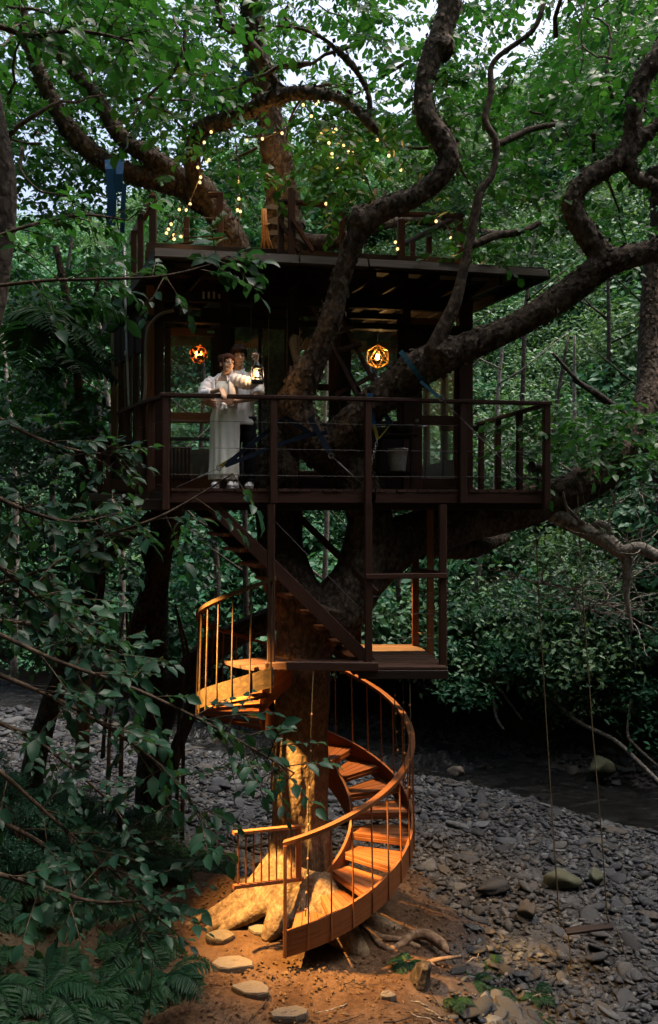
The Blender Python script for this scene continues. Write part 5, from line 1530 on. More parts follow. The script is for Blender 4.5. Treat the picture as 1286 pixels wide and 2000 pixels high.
# ================================================================ near leafy branches
def leafy_branch(label, path, leaf, nside, per, seed, mat='leaf_shrub', side=0.30, single=300, width=1.0):
    rg = np.random.default_rng(seed)
    t = thing('leafy_branch', P(*path[0][:3]), label, 'branch', 'leafy branches hanging in from the side')
    pp, rr = pix_path(path, 8)
    tube('stem', pp, rr, 'twig', t, 7)
    pts = np.array([p[:] for p in pp])
    POS, DR, NM, SZ, VR = [], [], [], [], []
    for k in range(nside):
        i = int(len(pts) * (0.12 + 0.88 * rg.random())); i = min(i, len(pts) - 1)
        if k == 0: i = len(pts) - 1
        p0 = pts[i]; tan = pts[min(i + 1, len(pts) - 1)] - pts[max(i - 1, 0)]; tan /= np.linalg.norm(tan)
        d = tan * 0.6 + unit(rg, 1)[0] * 0.9; d[2] = d[2] * 0.7 - 0.05; d /= np.linalg.norm(d)
        L_ = side * rg.uniform(0.5, 1.4)
        line = [p0 + d * L_ * s + np.array([0, 0, -0.12 * L_ * s * s]) for s in (0, 0.35, 0.7, 1.0)]
        tube('twig', [Vector(l) for l in line], [0.004, 0.0035, 0.003, 0.002], 'twig', t, 5)
        vb = rg.random()
        for j in range(per):
            s = 0.30 + 0.70 * (j + 1) / per
            p = p0 + d * L_ * s + np.array([0, 0, -0.12 * L_ * s * s])
            sd = np.cross(d, [0, 0, 1.0]); sd /= np.linalg.norm(sd) + 1e-9
            q_ = (1 if j % 2 else -1) if j < per - 1 else 0
            ld = d * 0.8 + sd * q_ + unit(rg, 1)[0] * 0.35; ld[2] -= 0.30
            POS.append(p); DR.append(ld); NM.append(unit(rg, 1)[0] * 0.45 + np.array([0, -0.25, 0.7])); SZ.append(leaf * rg.uniform(0.45, 1.3)); VR.append(min(1, vb * 0.6 + rg.random() * 0.38))
    split_leaves(t, np.array(POS), np.array(DR), np.array(NM), np.array(SZ), np.array(VR), mat, single, 'foliage', LEAF8, LEAF8F, width)
    return t
leafy_branch('leafy branch reaching across in front of the roof eave', [(-20, 560, 4.4, 4), (90, 548, 4.5, 3.5), (200, 545, 4.6, 3), (310, 540, 4.7, 2.5), (400, 520, 4.8, 2), (445, 500, 4.8, 1.5)], 0.115, 20, 6, 1, 'leaf_shrub')
leafy_branch('thin leafy branch crossing before the woman and the deck rail', [(-20, 1145, 4.6, 4), (90, 1110, 4.7, 3.5), (200, 1050, 4.9, 3), (310, 1010, 5.0, 2.5), (400, 960, 5.1, 2), (455, 925, 5.1, 1.5)], 0.12, 15, 6, 2, 'leaf_shrub')
leafy_branch('leafy branch hanging low before the foot of the trunk', [(-20, 1230, 3.9, 5), (110, 1290, 4.0, 4), (250, 1340, 4.1, 3.5), (380, 1400, 4.2, 3), (490, 1460, 4.3, 2.5), (575, 1510, 4.35, 1.5)], 0.09, 40, 6, 3)
leafy_branch('leafy branch below it drooping over the gravel', [(-20, 1310, 3.9, 5), (120, 1370, 4.0, 4), (240, 1440, 4.1, 3.5), (340, 1520, 4.2, 3), (390, 1590, 4.2, 1.5)], 0.092, 34, 6, 4)
leafy_branch('leafy branch in the dark corner under the gravel view', [(-30, 1480, 3.8, 5), (60, 1560, 3.9, 4), (150, 1640, 4.0, 3), (240, 1720, 4.1, 2.5), (300, 1790, 4.2, 1.5)], 0.085, 34, 6, 5)
leafy_branch('leafy branch just above the ferns in the corner', [(-30, 1700, 3.6, 5), (80, 1730, 3.7, 4), (180, 1760, 3.8, 3), (300, 1760, 4.0, 1.5)], 0.08, 22, 6, 6)
leafy_branch('leafy branch with broad leaves against the far trunks', [(-30, 960, 4.4, 5), (60, 1000, 4.5, 4), (150, 1020, 4.7, 3), (240, 1000, 4.9, 1.5)], 0.09, 26, 6, 7)
leafy_branch('leafy spray beside the deck ledge', [(-30, 800, 4.8, 4), (60, 850, 4.9, 3.5), (150, 880, 5.1, 3), (240, 890, 5.3, 1.5)], 0.09, 24, 6, 8)
leafy_branch('high leafy branch before the blue strap', [(-30, 470, 4.6, 4), (60, 440, 4.7, 3.5), (160, 420, 4.9, 3), (250, 430, 5.1, 1.5)], 0.09, 16, 6, 9, 'leaf_crown')
leafy_branch('leafy branch drooping from the top corner', [(-30, 40, 5.0, 6), (60, 70, 5.1, 5), (150, 60, 5.2, 4), (260, 80, 5.3, 2)], 0.105, 24, 6, 10, 'leaf_crown')
leafy_branch('leafy branch along the edge beside the leaning tree', [(-30, 1080, 4.0, 5), (50, 1150, 4.1, 4), (130, 1210, 4.3, 3), (200, 1290, 4.4, 1.5)], 0.09, 34, 6, 12)
leafy_branch('leafy branch filling the dark lower corner above the path', [(-30, 1590, 4.4, 5), (70, 1640, 4.5, 4), (160, 1700, 4.7, 3), (250, 1780, 4.9, 2), (300, 1860, 5.0, 1.5)], 0.085, 26, 6, 14)
leafy_branch('leafy branch low along the edge under the gravel', [(-30, 1400, 5.0, 5), (60, 1440, 5.1, 4), (140, 1500, 5.3, 3), (220, 1570, 5.5, 2)], 0.085, 26, 6, 15)
leafy_branch('leafy branch under the deck corner before the leaning trunk', [(-30, 1210, 5.4, 5), (70, 1220, 5.6, 4), (170, 1240, 5.8, 3), (260, 1290, 6.0, 2)], 0.10, 44, 6, 17)
# ================================================================ straps, wires, ropes
def ribbon(name, pts, w, mat, parent, across=(0, 0, 1), t=0.004):
    """flat webbing along pts, w wide"""
    pts = [Vector(p) for p in pts]; rings = []
    for i, p in enumerate(pts):
        d = (pts[min(i + 1, len(pts) - 1)] - pts[max(i - 1, 0)]).normalized()
        a = Vector(across); a = (a - d * a.dot(d)).normalized(); n = d.cross(a)
        rings.append([p - a * w / 2 - n * t, p + a * w / 2 - n * t, p + a * w / 2 + n * t, p - a * w / 2 + n * t])
    return MB().loft(rings).build(name, mat, parent)
def band_around(name, c, axis, r, w, mat, parent, a0=0.0, a1=6.2832, n=28, squash=1.0):
    """webbing wrapped round a limb"""
    ax = Vector(axis).normalized(); s = ax.cross(Vector((0, 1, 0))).normalized(); t = ax.cross(s)
    rings = []
    for k in range(n + 1):
        a = a0 + (a1 - a0) * k / n
        d = s * math.cos(a) + t * math.sin(a)
        rings.append([c + d * r - ax * w / 2, c + d * (r + 0.008) - ax * w / 2, c + d * (r + 0.008) + ax * w / 2, c + d * r + ax * w / 2])
    return MB().loft(rings).build(name, mat, parent)
def turnbuckle(parent, p0, p1, t0=0.12, t1=0.5):
    d = p1 - p0
    MB().tube([p0, p1], 0.0045, 6).build('wire', 'cable_steel', parent)
    MB().tube([p0 + d * t0, p0 + d * t1], 0.009, 8).build('turnbuckle', 'steel', parent)
    ring = [p0 + Vector((0.03 * math.cos(a), 0, 0.03 * math.sin(a))) for a in np.linspace(0, 6.28, 13)]
    MB().tube(ring, 0.007, 6).build('shackle', 'steel', parent)
s1 = thing('limb_strap', P(810, 715, 9.5), 'teal webbing strap round the big limb, tied off to the deck corner by a wire', 'strap')
ax = P(850, 700, 9.48) - P(780, 755, 9.6)
band_around('webbing', P(812, 724, 9.55), ax, 0.30, 0.06, 'strap_teal', s1)
ribbon('webbing', [P(822, 745, 9.26), P(843, 763, 9.2), P(860, 777, 9.12)], 0.04, 'strap_teal', s1, (0.6, 0, 0.8))
turnbuckle(s1, P(862, 778, 9.12), D(4.55, 0.12, 0.02), 0.25, 0.48)
s2 = thing('blue_strap', P(740, 850, 9.5), 'bright blue lifting strap with yellow eyes looped under the big limb', 'strap')
band_around('webbing', P(735, 792, 9.72), ax, 0.30, 0.06, 'strap_blue', s2, 2.6, 5.2)
ribbon('webbing', [P(723, 768, 9.36), P(722, 795, 9.35), P(727, 820, 9.36), P(733, 836, 9.38)], 0.065, 'strap_blue', s2, (1, 0, 0.1))
ribbon('eye', [P(729, 826, 9.37), P(735, 845, 9.38), P(738, 858, 9.38)], 0.04, 'strap_yellow', s2, (1, 0, 0.1))
ribbon('eye', [P(760, 832, 9.5), P(750, 845, 9.42), P(739, 858, 9.38)], 0.04, 'strap_yellow', s2, (0.6, 0, 0.6))
for k in range(8):
    p = P(737 - k * 1.6, 862 + k * 6, 9.38)
    ring = [p + Vector((0.016 * math.cos(a) if k % 2 else 0.004 * math.cos(a), 0.016 * math.cos(a) * (0 if k % 2 else 1), 0.026 * math.sin(a))) for a in np.linspace(0, 6.28, 11)]
    MB().tube(ring, 0.005, 5).build('chain_link', 'steel', s2)
s3 = thing('navy_straps', P(590, 860, 9.5), 'pair of dark navy straps running from the limb fork down to the deck edge', 'strap')
ribbon('webbing', [P(610, 850, 9.35), P(560, 815, 9.25), P(545, 825, 9.2), P(490, 868, 9.1), P(445, 905, 9.06)], 0.05, 'strap_navy', s3, (0.5, 0, 0.8))
ribbon('webbing', [P(640, 845, 9.4), P(600, 850, 9.3), P(545, 868, 9.2), P(490, 890, 9.1), P(440, 910, 9.06)], 0.05, 'strap_navy', s3, (0.3, 0, 0.9))
ribbon('eye', [P(462, 892, 9.08), P(430, 912, 9.05)], 0.05, 'strap_yellow', s3, (0.4, 0, 0.9))
turnbuckle(s3, P(428, 914, 9.05), P(345, 952, 9.02), 0.2, 0.5)
s4 = thing('fork_strap', P(650, 890, 9.6), 'dark strap from the limb fork tied to the foot of the middle deck post', 'strap')
ribbon('webbing', [P(605, 815, 9.35), P(625, 850, 9.3), P(640, 875, 9.28), P(646, 886, 9.28)], 0.06, 'strap_navy', s4, (1, 0, 0.5))
turnbuckle(s4, P(647, 890, 9.28), P(708, 946, 9.36), 0.2, 0.7)
s5 = thing('hanging_sling', P(225, 400, 11.4), 'wide blue sling hung over the leaning limb high on the treehouse side', 'strap')
ribbon('webbing', [P(213, 320, 11.75), P(214, 312, 11.5), P(216, 330, 11.38), P(219, 390, 11.4), P(217, 440, 11.45)], 0.14, 'strap_blue', s5, (1, 0, 0))
ribbon('webbing', [P(232, 320, 11.75), P(235, 312, 11.45), P(234, 340, 11.36), P(232, 375, 11.4)], 0.11, 'strap_blue', s5, (1, 0, 0))
ribbon('webbing', [P(243, 360, 11.4), P(241, 400, 11.42), P(239, 455, 11.5)], 0.07, 'strap_blue', s5, (1, 0, 0.1))
s6 = thing('upper_sling', P(470, 165, 10.9), 'teal sling wrapped round the upright trunk high in the crown', 'strap')
ribbon('webbing', [P(484, 140, 11.05), P(476, 160, 11.05), P(462, 185, 11.1)], 0.14, 'strap_teal', s6, (1, 0, 0.4))
ribbon('webbing', [P(458, 128, 11.0), P(452, 150, 11.0), P(447, 180, 11.05)], 0.07, 'strap_teal', s6, (1, 0, 0.2))
s7 = thing('grey_bands', P(560, 440, 11.5), 'grey webbing bands wrapped round the trunk above the roof', 'strap')
for v, tilt in ((425, 0.35), (452, 0.3), (442, -0.1), (470, 0.12)):
    band_around('webbing', P(556, v, 11.58), (tilt, 0, 1), 0.315, 0.07, 'strap_grey', s7)
rb = thing('rope_bundle', P(521, 485, 11.0), 'bundle of tan rope hanging by the trunk above the roof', 'rope')
for k in range(7):
    a = k * 0.9
    tube('strand', [P(516 + 3 * math.sin(a), 408, 11.0), P(517 + 4 * math.sin(a), 440, 11.0 + 0.04 * math.cos(a)), P(519 + 6 * math.sin(a), 465, 11.0), P(522 + 12 * math.sin(a), 490, 11.0 + 0.05 * math.cos(a))], 0.016, 'rope_tan', rb, 6)
tube('strand', [P(514, 438, 10.97), P(520, 440, 10.95), P(526, 437, 10.98)], 0.012, 'rope_tan', rb, 6)
# thin cords hanging from the eave to the deck
for u, lb in ((490, 'thin pale cord hanging from the eave just beside the man'), (525, 'thin pale cord hanging from the eave above the second deck post'), (561, 'thin knotted cord hanging from the eave by the driftwood')):
    t = thing('hanging_string', P(u, 940, 9.8), lb, 'cord', 'cords hanging from the eave')
    tube('string', [P(u + 1, 525, 9.75), P(u, 700, 9.78), P(u - 1, 948, 9.8)], 0.0045, 'rope', t, 5)
    if u == 561:
        for v in range(660, 940, 26):
            MB().lathe(P(u, v, 9.78), [(0.001, -.012), (0.009, 0), (0.001, .012)], 8).build('knot', 'rope', t)
# hanging ropes under the landing
for (pts, lb) in (([(612, 1314, 8.72), (608, 1420, 8.72), (604, 1540, 8.7), (602, 1640, 8.68)], 'long knotted rope hanging from the landing before the trunk'),
                  ([(801, 1316, 9.0), (802, 1420, 9.0), (800, 1560, 9.0)], 'rope hanging from the landing outside the stair rail'),
                  ([(770, 1316, 9.1), (772, 1420, 9.2), (778, 1480, 9.2)], 'short rope hanging from the landing over the stair'),
                  ([(787, 1316, 9.15), (790, 1440, 9.2), (792, 1540, 9.2)], 'rope between the other two under the landing'),
                  ([(603, 1640, 8.35), (600, 1720, 8.35), (597, 1790, 8.33)], 'small knotted cord tied to the foot of the stair rail')):
    t = thing('hanging_rope', P(*pts[-1]), lb, 'rope', 'ropes hanging at the stair')
    tube('rope', [P(*p) for p in pts], 0.006, 'rope', t, 5)
    a_, b_ = P(*pts[0]), P(*pts[-1])
    for k in range(4):
        MB().lathe(a_.lerp(b_, 0.25 + 0.22 * k), [(0.001, -.02), (0.013, -0.005), (0.012, 0.006), (0.001, .02)], 8).build('knot', 'rope_tan', t)
# rope swing on the right
sw = thing('rope_swing', P(1150, 1815, 9.2), 'plank swing on two long ropes above the gravel', 'swing')
tube('rope', [P(1046, 1010, 10.8), P(1052, 1150, 10.4), P(1068, 1420, 9.9), P(1082, 1640, 9.5), P(1093, 1800, 9.2), P(1108, 1822, 9.2)], 0.008, 'rope', sw, 6)
tube('rope', [P(1128, 960, 10.8), P(1140, 1180, 10.3), P(1158, 1430, 9.8), P(1178, 1660, 9.4), P(1186, 1790, 9.2), P(1194, 1812, 9.2)], 0.008, 'rope', sw, 6)
beam('plank', P(1106, 1820, 9.2), P(1196, 1808, 9.15), 0.12, 0.03, 'wood_dark', sw)
tube('rope_tail', [P(1110, 1822, 9.2), P(1114, 1870, 9.2), P(1116, 1905, 9.15)], 0.007, 'rope', sw, 5)
tube('rope_tail', [P(1204, 1812, 9.2), P(1216, 1850, 9.2), P(1224, 1875, 9.2), P(1220, 1892, 9.2)], 0.007, 'rope', sw, 5)
# conduit at the cabin corner
cd = thing('conduit', P(285, 780, 9.9), 'bent pipe running down the outer corner of the cabin', 'pipe')
tube('pipe', [P(a, b, 10.1) for a, b in spline([(340, 606), (318, 612), (300, 626), (288, 650), (285, 700), (284, 762), (280, 785), (268, 802)], 4)], 0.022, 'wood_pale', cd, 8)
tube('pipe', [P(243, 470, 10.3), P(246, 620, 10.35), P(250, 740, 10.4), P(255, 856, 10.3)], 0.016, 'galvanised', cd, 8)
for v in (540, 640, 690):
    MB().lathe(P(247, v, 10.36), [(0.001, -.03), (0.024, -.03), (0.024, .03), (0.001, .03)], 10).build('coupling', 'galvanised', cd)

# ================================================================ things on the deck
bk = thing('bucket', P(777, 922, 10.05), 'dented grey metal bucket standing on the low shelf beside the glass door', 'bucket')
c = P(777, 921, 10.05)
MB().lathe(c, [(0.10, 0), (0.105, 0.008), (0.118, 0.14), (0.134, 0.285), (0.140, 0.29), (0.140, 0.30), (0.128, 0.295), (0.112, 0.14), (0.098, 0.012), (0.001, 0.012)], 24).build('pail', 'galvanised', bk, True)
MB().tube([c + Vector((0.137 * math.cos(a), -0.09 * abs(math.sin(a)), 0.29 - 0.055 * math.sin(a))) for a in np.linspace(0, math.pi, 12)], 0.005, 6).build('bail', 'steel', bk, True)
wsn = thing('washstand', P(775, 955, 10.1), 'dark timber washstand with a black basin behind the deck post', 'washstand')
for u in (742, 805):
    for y in (10.0, 10.35):
        MB().beam(P(u, 955, y), P(u, 852, y), 0.05, 0.05, up=EY).build('leg', 'wood_dark', wsn)
beam('shelf', P(740, 925, 10.15), P(808, 925, 10.2), 0.36, 0.03, 'wood_dark', wsn)
beam('top', P(738, 852, 10.15), P(810, 852, 10.2), 0.40, 0.04, 'wood_dark', wsn)
MB().lathe(P(782, 848, 10.15), [(0.11, 0), (0.16, 0.03), (0.185, 0.10), (0.19, 0.115), (0.175, 0.112), (0.14, 0.04), (0.001, 0.02)], 24).build('basin', 'black_metal', wsn, True)
pl = thing('deck_floodlight', P(1052, 950, 10.2), 'black cylindrical floodlight on a bracket in the outer deck corner', 'spotlight')
c = P(1050, 914, 10.05)
dv_ = Vector((-0.88, -0.45, 0.12)).normalized()
MB().lathe(c - dv_ * 0.10, [(0.04, -0.03), (0.06, -0.02), (0.065, 0.0), (0.065, 0.17), (0.078, 0.175), (0.078, 0.21), (0.068, 0.21), (0.064, 0.17)], 20, up=dv_).build('housing', 'black_metal', pl, True)
MB().lathe(c - dv_ * 0.10, [(0.001, 0.18), (0.066, 0.18), (0.066, 0.185), (0.001, 0.19)], 20, up=dv_).build('lens', 'glass_clear', pl)
beam('bracket', c - EZ * 0.05, c - EZ * 0.22, 0.03, 0.08, 'black_metal', pl, (0, 1, 0))
beam('base', c + Vector((-0.09, 0, -0.15)), c + Vector((0.09, 0, -0.15)), 0.09, 0.03, 'black_metal', pl)
dw = thing('driftwood_post', P(580, 790, 10.2), 'pale gnarled driftwood pole standing before the dark window', 'driftwood')
pp, rr = pix_path([(590, 800, 10.2, 10), (592, 760, 10.2, 11), (586, 720, 10.2, 10), (578, 690, 10.2, 9), (575, 668, 10.2, 11), (578, 655, 10.2, 7)], 5)
tube('pole', pp, rr, 'wood_pale', dw, 9)
pp, rr = pix_path([(580, 690, 10.2, 5), (592, 675, 10.2, 4), (602, 660, 10.2, 3)], 4); tube('snag', pp, rr, 'wood_pale', dw, 7)
# steep ladder-stair from the deck to the roof terrace
ldd = thing('roof_ladder', P(700, 800, 10.15), 'steep dark timber ladder leaning from the deck up to the roof behind the limbs', 'ladder')
beam('rail', P(612, 600, 10.05), P(712, 800, 9.98), 0.05, 0.13, 'wood_red', ldd, (0, 1, 0))
beam('rail', P(655, 600, 10.18), P(742, 768, 10.1), 0.05, 0.09, 'wood_red', ldd, (0, 1, 0))
beam('rail', P(640, 655, 10.25), P(722, 800, 10.2), 0.05, 0.10, 'wood_dark', ldd, (0, 1, 0))
for (a_, b_) in (((655, 773), (732, 732)), ((628, 655), (690, 640)), ((643, 690), (705, 672))):
    beam('rung', P(*a_, 10.06), P(*b_, 10.12), 0.10, 0.06, 'wood_red', ldd)
# inside the cabin: bed, bench
bed = thing('bed', P(420, 930, 11.6), 'low bed with a grey blanket seen through the glass door', 'bed')
e0, e1 = P(300, 905, 11.75), P(540, 905, 12.2)
beam('mattress', e0, e1, 1.1, 0.30, 'cloth_grey', bed)
q = MB()
rings = []
for k in range(25):
    t = k / 24; p = e0.lerp(e1, t)
    sag = 0.02 * math.sin(k * 1.9) + 0.015 * math.sin(k * 4.1)
    rings.append([p + Vector((0, -0.60 + 0.03 * math.sin(k * 2.7), -0.22 + sag)), p + Vector((0, -0.58 + 0.02 * math.sin(k * 1.7), 0.0)), p + Vector((0, -0.55, 0.175 + sag * .4)), p + Vector((0, 0.0, 0.19 + sag * .5)), p + Vector((0, 0.5, 0.17)), p + Vector((0, 0.5, 0.15)), p + Vector((0, 0, 0.16)), p + Vector((0, -0.53, 0.15))])
q.loft(rings); q.build('blanket', 'cloth_grey', bed, True)
beam('bed_frame', e0 + Vector((0, 0, -0.24)), e1 + Vector((0, 0, -0.24)), 1.12, 0.14, 'wood_red', bed)
bch = thing('slatted_bench', P(350, 940, 10.0), 'small slatted timber bench on the deck before the glass door', 'bench')
for k in range(5):
    MB().beam(P(340 + k * 7.5, 940, 10.15), P(340 + k * 7.5, 874, 10.15), 0.026, 0.03, up=EY).build('slat', 'wood_rail', bch)
beam('rail', P(336, 874, 10.15), P(374, 875, 10.15), 0.04, 0.03, 'wood_rail', bch)
beam('rail', P(336, 935, 10.15), P(374, 936, 10.15), 0.04, 0.03, 'wood_rail', bch)

# ================================================================ pendant lamps
def point(name, loc, energy, col, r):
    d = bpy.data.lights.new(name, 'POINT'); d.energy = energy; d.color = col; d.shadow_soft_size = r
    o = bpy.data.objects.new(name, d); o.location = loc; COL.objects.link(o); return o
pg = thing('geometric_pendant', P(738, 697, 12.2), 'glowing geometric wire pendant lamp hanging behind the window by the big limb', 'pendant lamp')
c = P(738, 697, 12.2); rad = 0.197
bm = bmesh.new(); bmesh.ops.create_icosphere(bm, subdivisions=1, radius=rad)
rm = Matrix.Rotation(0.5, 3, 'X') @ Matrix.Rotation(0.35, 3, 'Z')
q = MB()
for e in bm.edges:
    q.tube([c + rm @ e.verts[0].co, c + rm @ e.verts[1].co], 0.0085, 6)
bm.free()
q.build('cage', 'brass', pg)
MB().lathe(c + EZ * 0.0, [(0.001, -0.05), (0.022, -0.04), (0.03, -0.015), (0.022, 0.02), (0.012, 0.04), (0.001, 0.045)], 14).build('bulb', 'bulb_pendant', pg, True)
MB().lathe(c + EZ * 0.04, [(0.014, 0), (0.018, 0.01), (0.018, 0.06), (0.001, 0.065)], 12).build('socket', 'black_metal', pg)
tube('cord', [c + EZ * 0.09, c + EZ * 0.7], 0.005, 'cable_black', pg, 5)
point('pendant_light', c - EZ * 0.02 + Vector((0, -0.055, 0)), 12, (1.0, 0.55, 0.18), 0.03)
pb = thing('bark_pendant', P(388, 692, 11.2), 'round amber pendant lamp of overlapping pieces glowing behind the glass door', 'pendant lamp')
c = P(388, 692, 11.2); rad = 0.128
rg = np.random.default_rng(8)
npl = 46
for k in range(npl):
    z = 1 - 2 * (k + 0.5) / npl; a = k * 2.39996
    d = np.array([math.sqrt(1 - z * z) * math.cos(a), math.sqrt(1 - z * z) * math.sin(a), z])
    tg = unit(rg, 1)[0]; tg -= d * tg.dot(d)
    V, F = leaf_arrays(np.array([np.array(c) + d * rad * rg.uniform(0.9, 1.02) - tg * 0.03]), np.array([tg]), np.array([d + 0.25 * unit(rg, 1)[0]]), np.array([0.078]), LEAF8, LEAF8F, 1.35)
    fast_obj('shade_piece', V, F, 'amber', pb)
MB().lathe(c, [(0.001, -0.055), (0.045, -0.035), (0.055, 0), (0.045, 0.035), (0.001, 0.055)], 14).build('bulb', 'bulb_amber', pb, True)
tube('cord', [c + EZ * 0.12, c + EZ * 0.7], 0.004, 'cable_black', pb, 5)

# ================================================================ string lights
def string_lights(label, cable, bulbs, y, seed, light=0.0, lit_at=None):
    t = thing('string_lights', P(cable[0][0], cable[0][1], y), label, 'string lights', 'strings of warm bulbs over the roof terrace')
    pts = [P(a[0], a[1], y + (a[2] if len(a) > 2 else 0)) for a in cable]
    sp_ = [Vector(x) for x in spline([tuple(p) for p in pts], 6)]
    tube('cable', sp_, 0.009, 'cable_black', t, 6)
    rg = np.random.default_rng(seed)
    # bulbs all along the cable, besides those placed by eye
    extra = []; dist = 0.0
    for p_, q_ in zip(sp_, sp_[1:]):
        dist += (q_ - p_).length
        if dist > 0.5:
            dist = 0.0
            uu, vv = 643 + q_.x / q_.y * FPX, 1000 - (q_.z - CAMZ) / q_.y * FPX
            if min((uu - b[0]) ** 2 + (vv - b[1]) ** 2 for b in bulbs) > 160: extra.append((uu + rg.normal(0, 2), vv + 7))
    for b in list(bulbs) + extra:
        p = P(b[0], b[1], y - 0.03 + (b[2] if len(b) > 2 else 0))
        tl = Vector((rg.normal(0, .18), rg.normal(0, .12), -1)).normalized()
        o = MB().lathe(p - tl * 0.035, [(0.010, 0), (0.014, 0.006), (0.0195, 0.016), (0.020, 0.026), (0.015, 0.036), (0.001, 0.041)], 12, up=tl).build('bulb', 'bulb_warm', t, True)
        MB().lathe(p - tl * 0.035, [(0.001, -0.05), (0.012, -0.048), (0.016, -0.03), (0.016, 0.002), (0.012, 0.004)], 10, up=tl).build('socket', 'black_metal', o)
    if light:
        q_ = lit_at or bulbs[len(bulbs) // 2]
        point('bulb_glow', P(q_[0], q_[1], y - 0.12), light * 0.38, (1.0, 0.52, 0.16), 0.05)
string_lights('bulb string dropping steeply from the crown to the terrace rail', [(585, 190), (608, 222), (630, 262), (643, 276), (650, 298), (660, 328), (672, 382), (688, 396), (705, 410)], [(593, 207), (608, 229), (643, 281), (649, 302), (660, 332), (672, 386), (686, 395)], 10.4, 1, 7)
string_lights('short bulb string beside the steep one', [(625, 225), (655, 252), (680, 292), (705, 330), (725, 372), (735, 400)], [(652, 258), (657, 255), (681, 299), (689, 301)], 10.5, 2, 4)
string_lights('bulb string slanting down towards the bent limb', [(700, 215), (738, 262), (762, 294), (785, 322), (800, 340)], [(738, 275), (760, 306), (783, 334)], 10.3, 3, 5)
string_lights('bulb string hanging down before the terrace rail', [(632, 330), (636, 380), (642, 405), (655, 450), (672, 482)], [(637, 400), (641, 414), (671, 489)], 10.2, 4, 3)
string_lights('bulb string along the terrace corner by the thin branch', [(845, 405), (858, 425), (885, 458), (908, 490), (915, 500)], [(852, 434), (881, 467), (908, 504)], 10.5, 5, 3)
string_lights('two bulbs hanging at the middle terrace post', [(770, 425), (772, 455), (776, 480)], [(773, 475), (776, 488)], 10.5, 6, 0)
string_lights('long bulb string trailing down the leaning limb to the roof edge', [(446, 185), (420, 240), (402, 272), (400, 300), (390, 330), (388, 352), (368, 400), (352, 418), (345, 445), (330, 468), (318, 472)], [(446, 198), (399, 280), (409, 314), (404, 318), (387, 329), (392, 348), (391, 358), (364, 412), (350, 411)], 10.9, 7, 10, (395, 350))
string_lights('bulb cluster at the roof corner', [(372, 400), (362, 425), (350, 450), (338, 466), (322, 458)], [(325, 457), (340, 469), (353, 464), (329, 450), (335, 440)], 10.2, 8, 4)
string_lights('bulb string hanging alone between the two trunks', [(460, 270), (466, 330), (468, 385), (470, 412), (466, 450), (470, 470)], [(467, 390), (470, 415), (464, 412)], 10.6, 9, 3)
string_lights('bulbs strung round the upright trunk', [(480, 268), (515, 268), (560, 250), (590, 200), (625, 185)], [(482, 276), (513, 273), (618, 205), (624, 200), (605, 195)], 10.7, 10, 9, (535, 290))

# ================================================================ small things high in the picture
wg = thing('branch_stub', P(735, 440, 10.6), 'pale weathered branch stub rising behind the bent limb', 'branch')
pp, rr = pix_path([(700, 470, 10.9, 11), (715, 430, 10.9, 11), (726, 395, 10.9, 8), (735, 368, 10.9, 3)], 4); tube('branch', pp, rr, 'dead_wood', wg, 8)
lp2 = thing('horizontal_limb', P(620, 480, 12.0), 'thick mossy limb lying level behind the terrace rail', 'limb')
pp, rr = pix_path([(575, 470, 11.8, 20), (620, 475, 12.0, 17), (670, 468, 12.2, 14), (750, 440, 12.6, 10), (820, 430, 13, 9), (900, 450, 13.3, 9), (1000, 460, 13.6, 7)], 5); tube('limb', pp, rr, 'bark', lp2, 9)
# ================================================================ the couple
def capsule(q, p0, r0, p1, r1, n=12, sx=1.0, sy=1.0):
    """tapered limb piece with round ends"""
    p0, p1 = Vector(p0), Vector(p1)
    d = p1 - p0; L_ = d.length
    d = d / L_ if L_ > 1e-6 else Vector((0, 0, 1))
    s = d.cross(Vector((0, 1, 0)))
    if s.length < 0.1: s = d.cross(Vector((1, 0, 0)))
    s.normalize(); t = s.cross(d)
    rings = []
    for k in range(5):
        a = math.pi / 2 * (k + 0.15) / 5
        rings.append((p0 - d * r0 * math.cos(a), r0 * math.sin(a)))
    rings.append((p0, r0)); rings.append((p1, r1))
    for k in range(4, -1, -1):
        a = math.pi / 2 * (k + 0.15) / 5
        rings.append((p1 + d * r1 * math.cos(a), r1 * math.sin(a)))
    q.loft([[c + (s * math.cos(2 * math.pi * j / n) * sx + t * math.sin(2 * math.pi * j / n) * sy) * r for j in range(n)] for c, r in rings])
def ellipsoid(q, c, r, rot=None, n=14):
    c = Vector(c); rings = []
    for k in range(1, 10):
        a = math.pi * k / 10
        ring = []
        for j in range(n):
            b = 2 * math.pi * j / n
            v = Vector((r[0] * math.sin(a) * math.cos(b), r[1] * math.sin(a) * math.sin(b), -r[2] * math.cos(a)))
            ring.append(c + (rot @ v if rot else v))
        rings.append(ring)
    q.loft(rings)
def chain(q, pts, rads, n=10):
    for (a, b), (ra, rb_) in zip(zip(pts, pts[1:]), zip(rads, rads[1:])):
        capsule(q, a, ra, b, rb_, n)
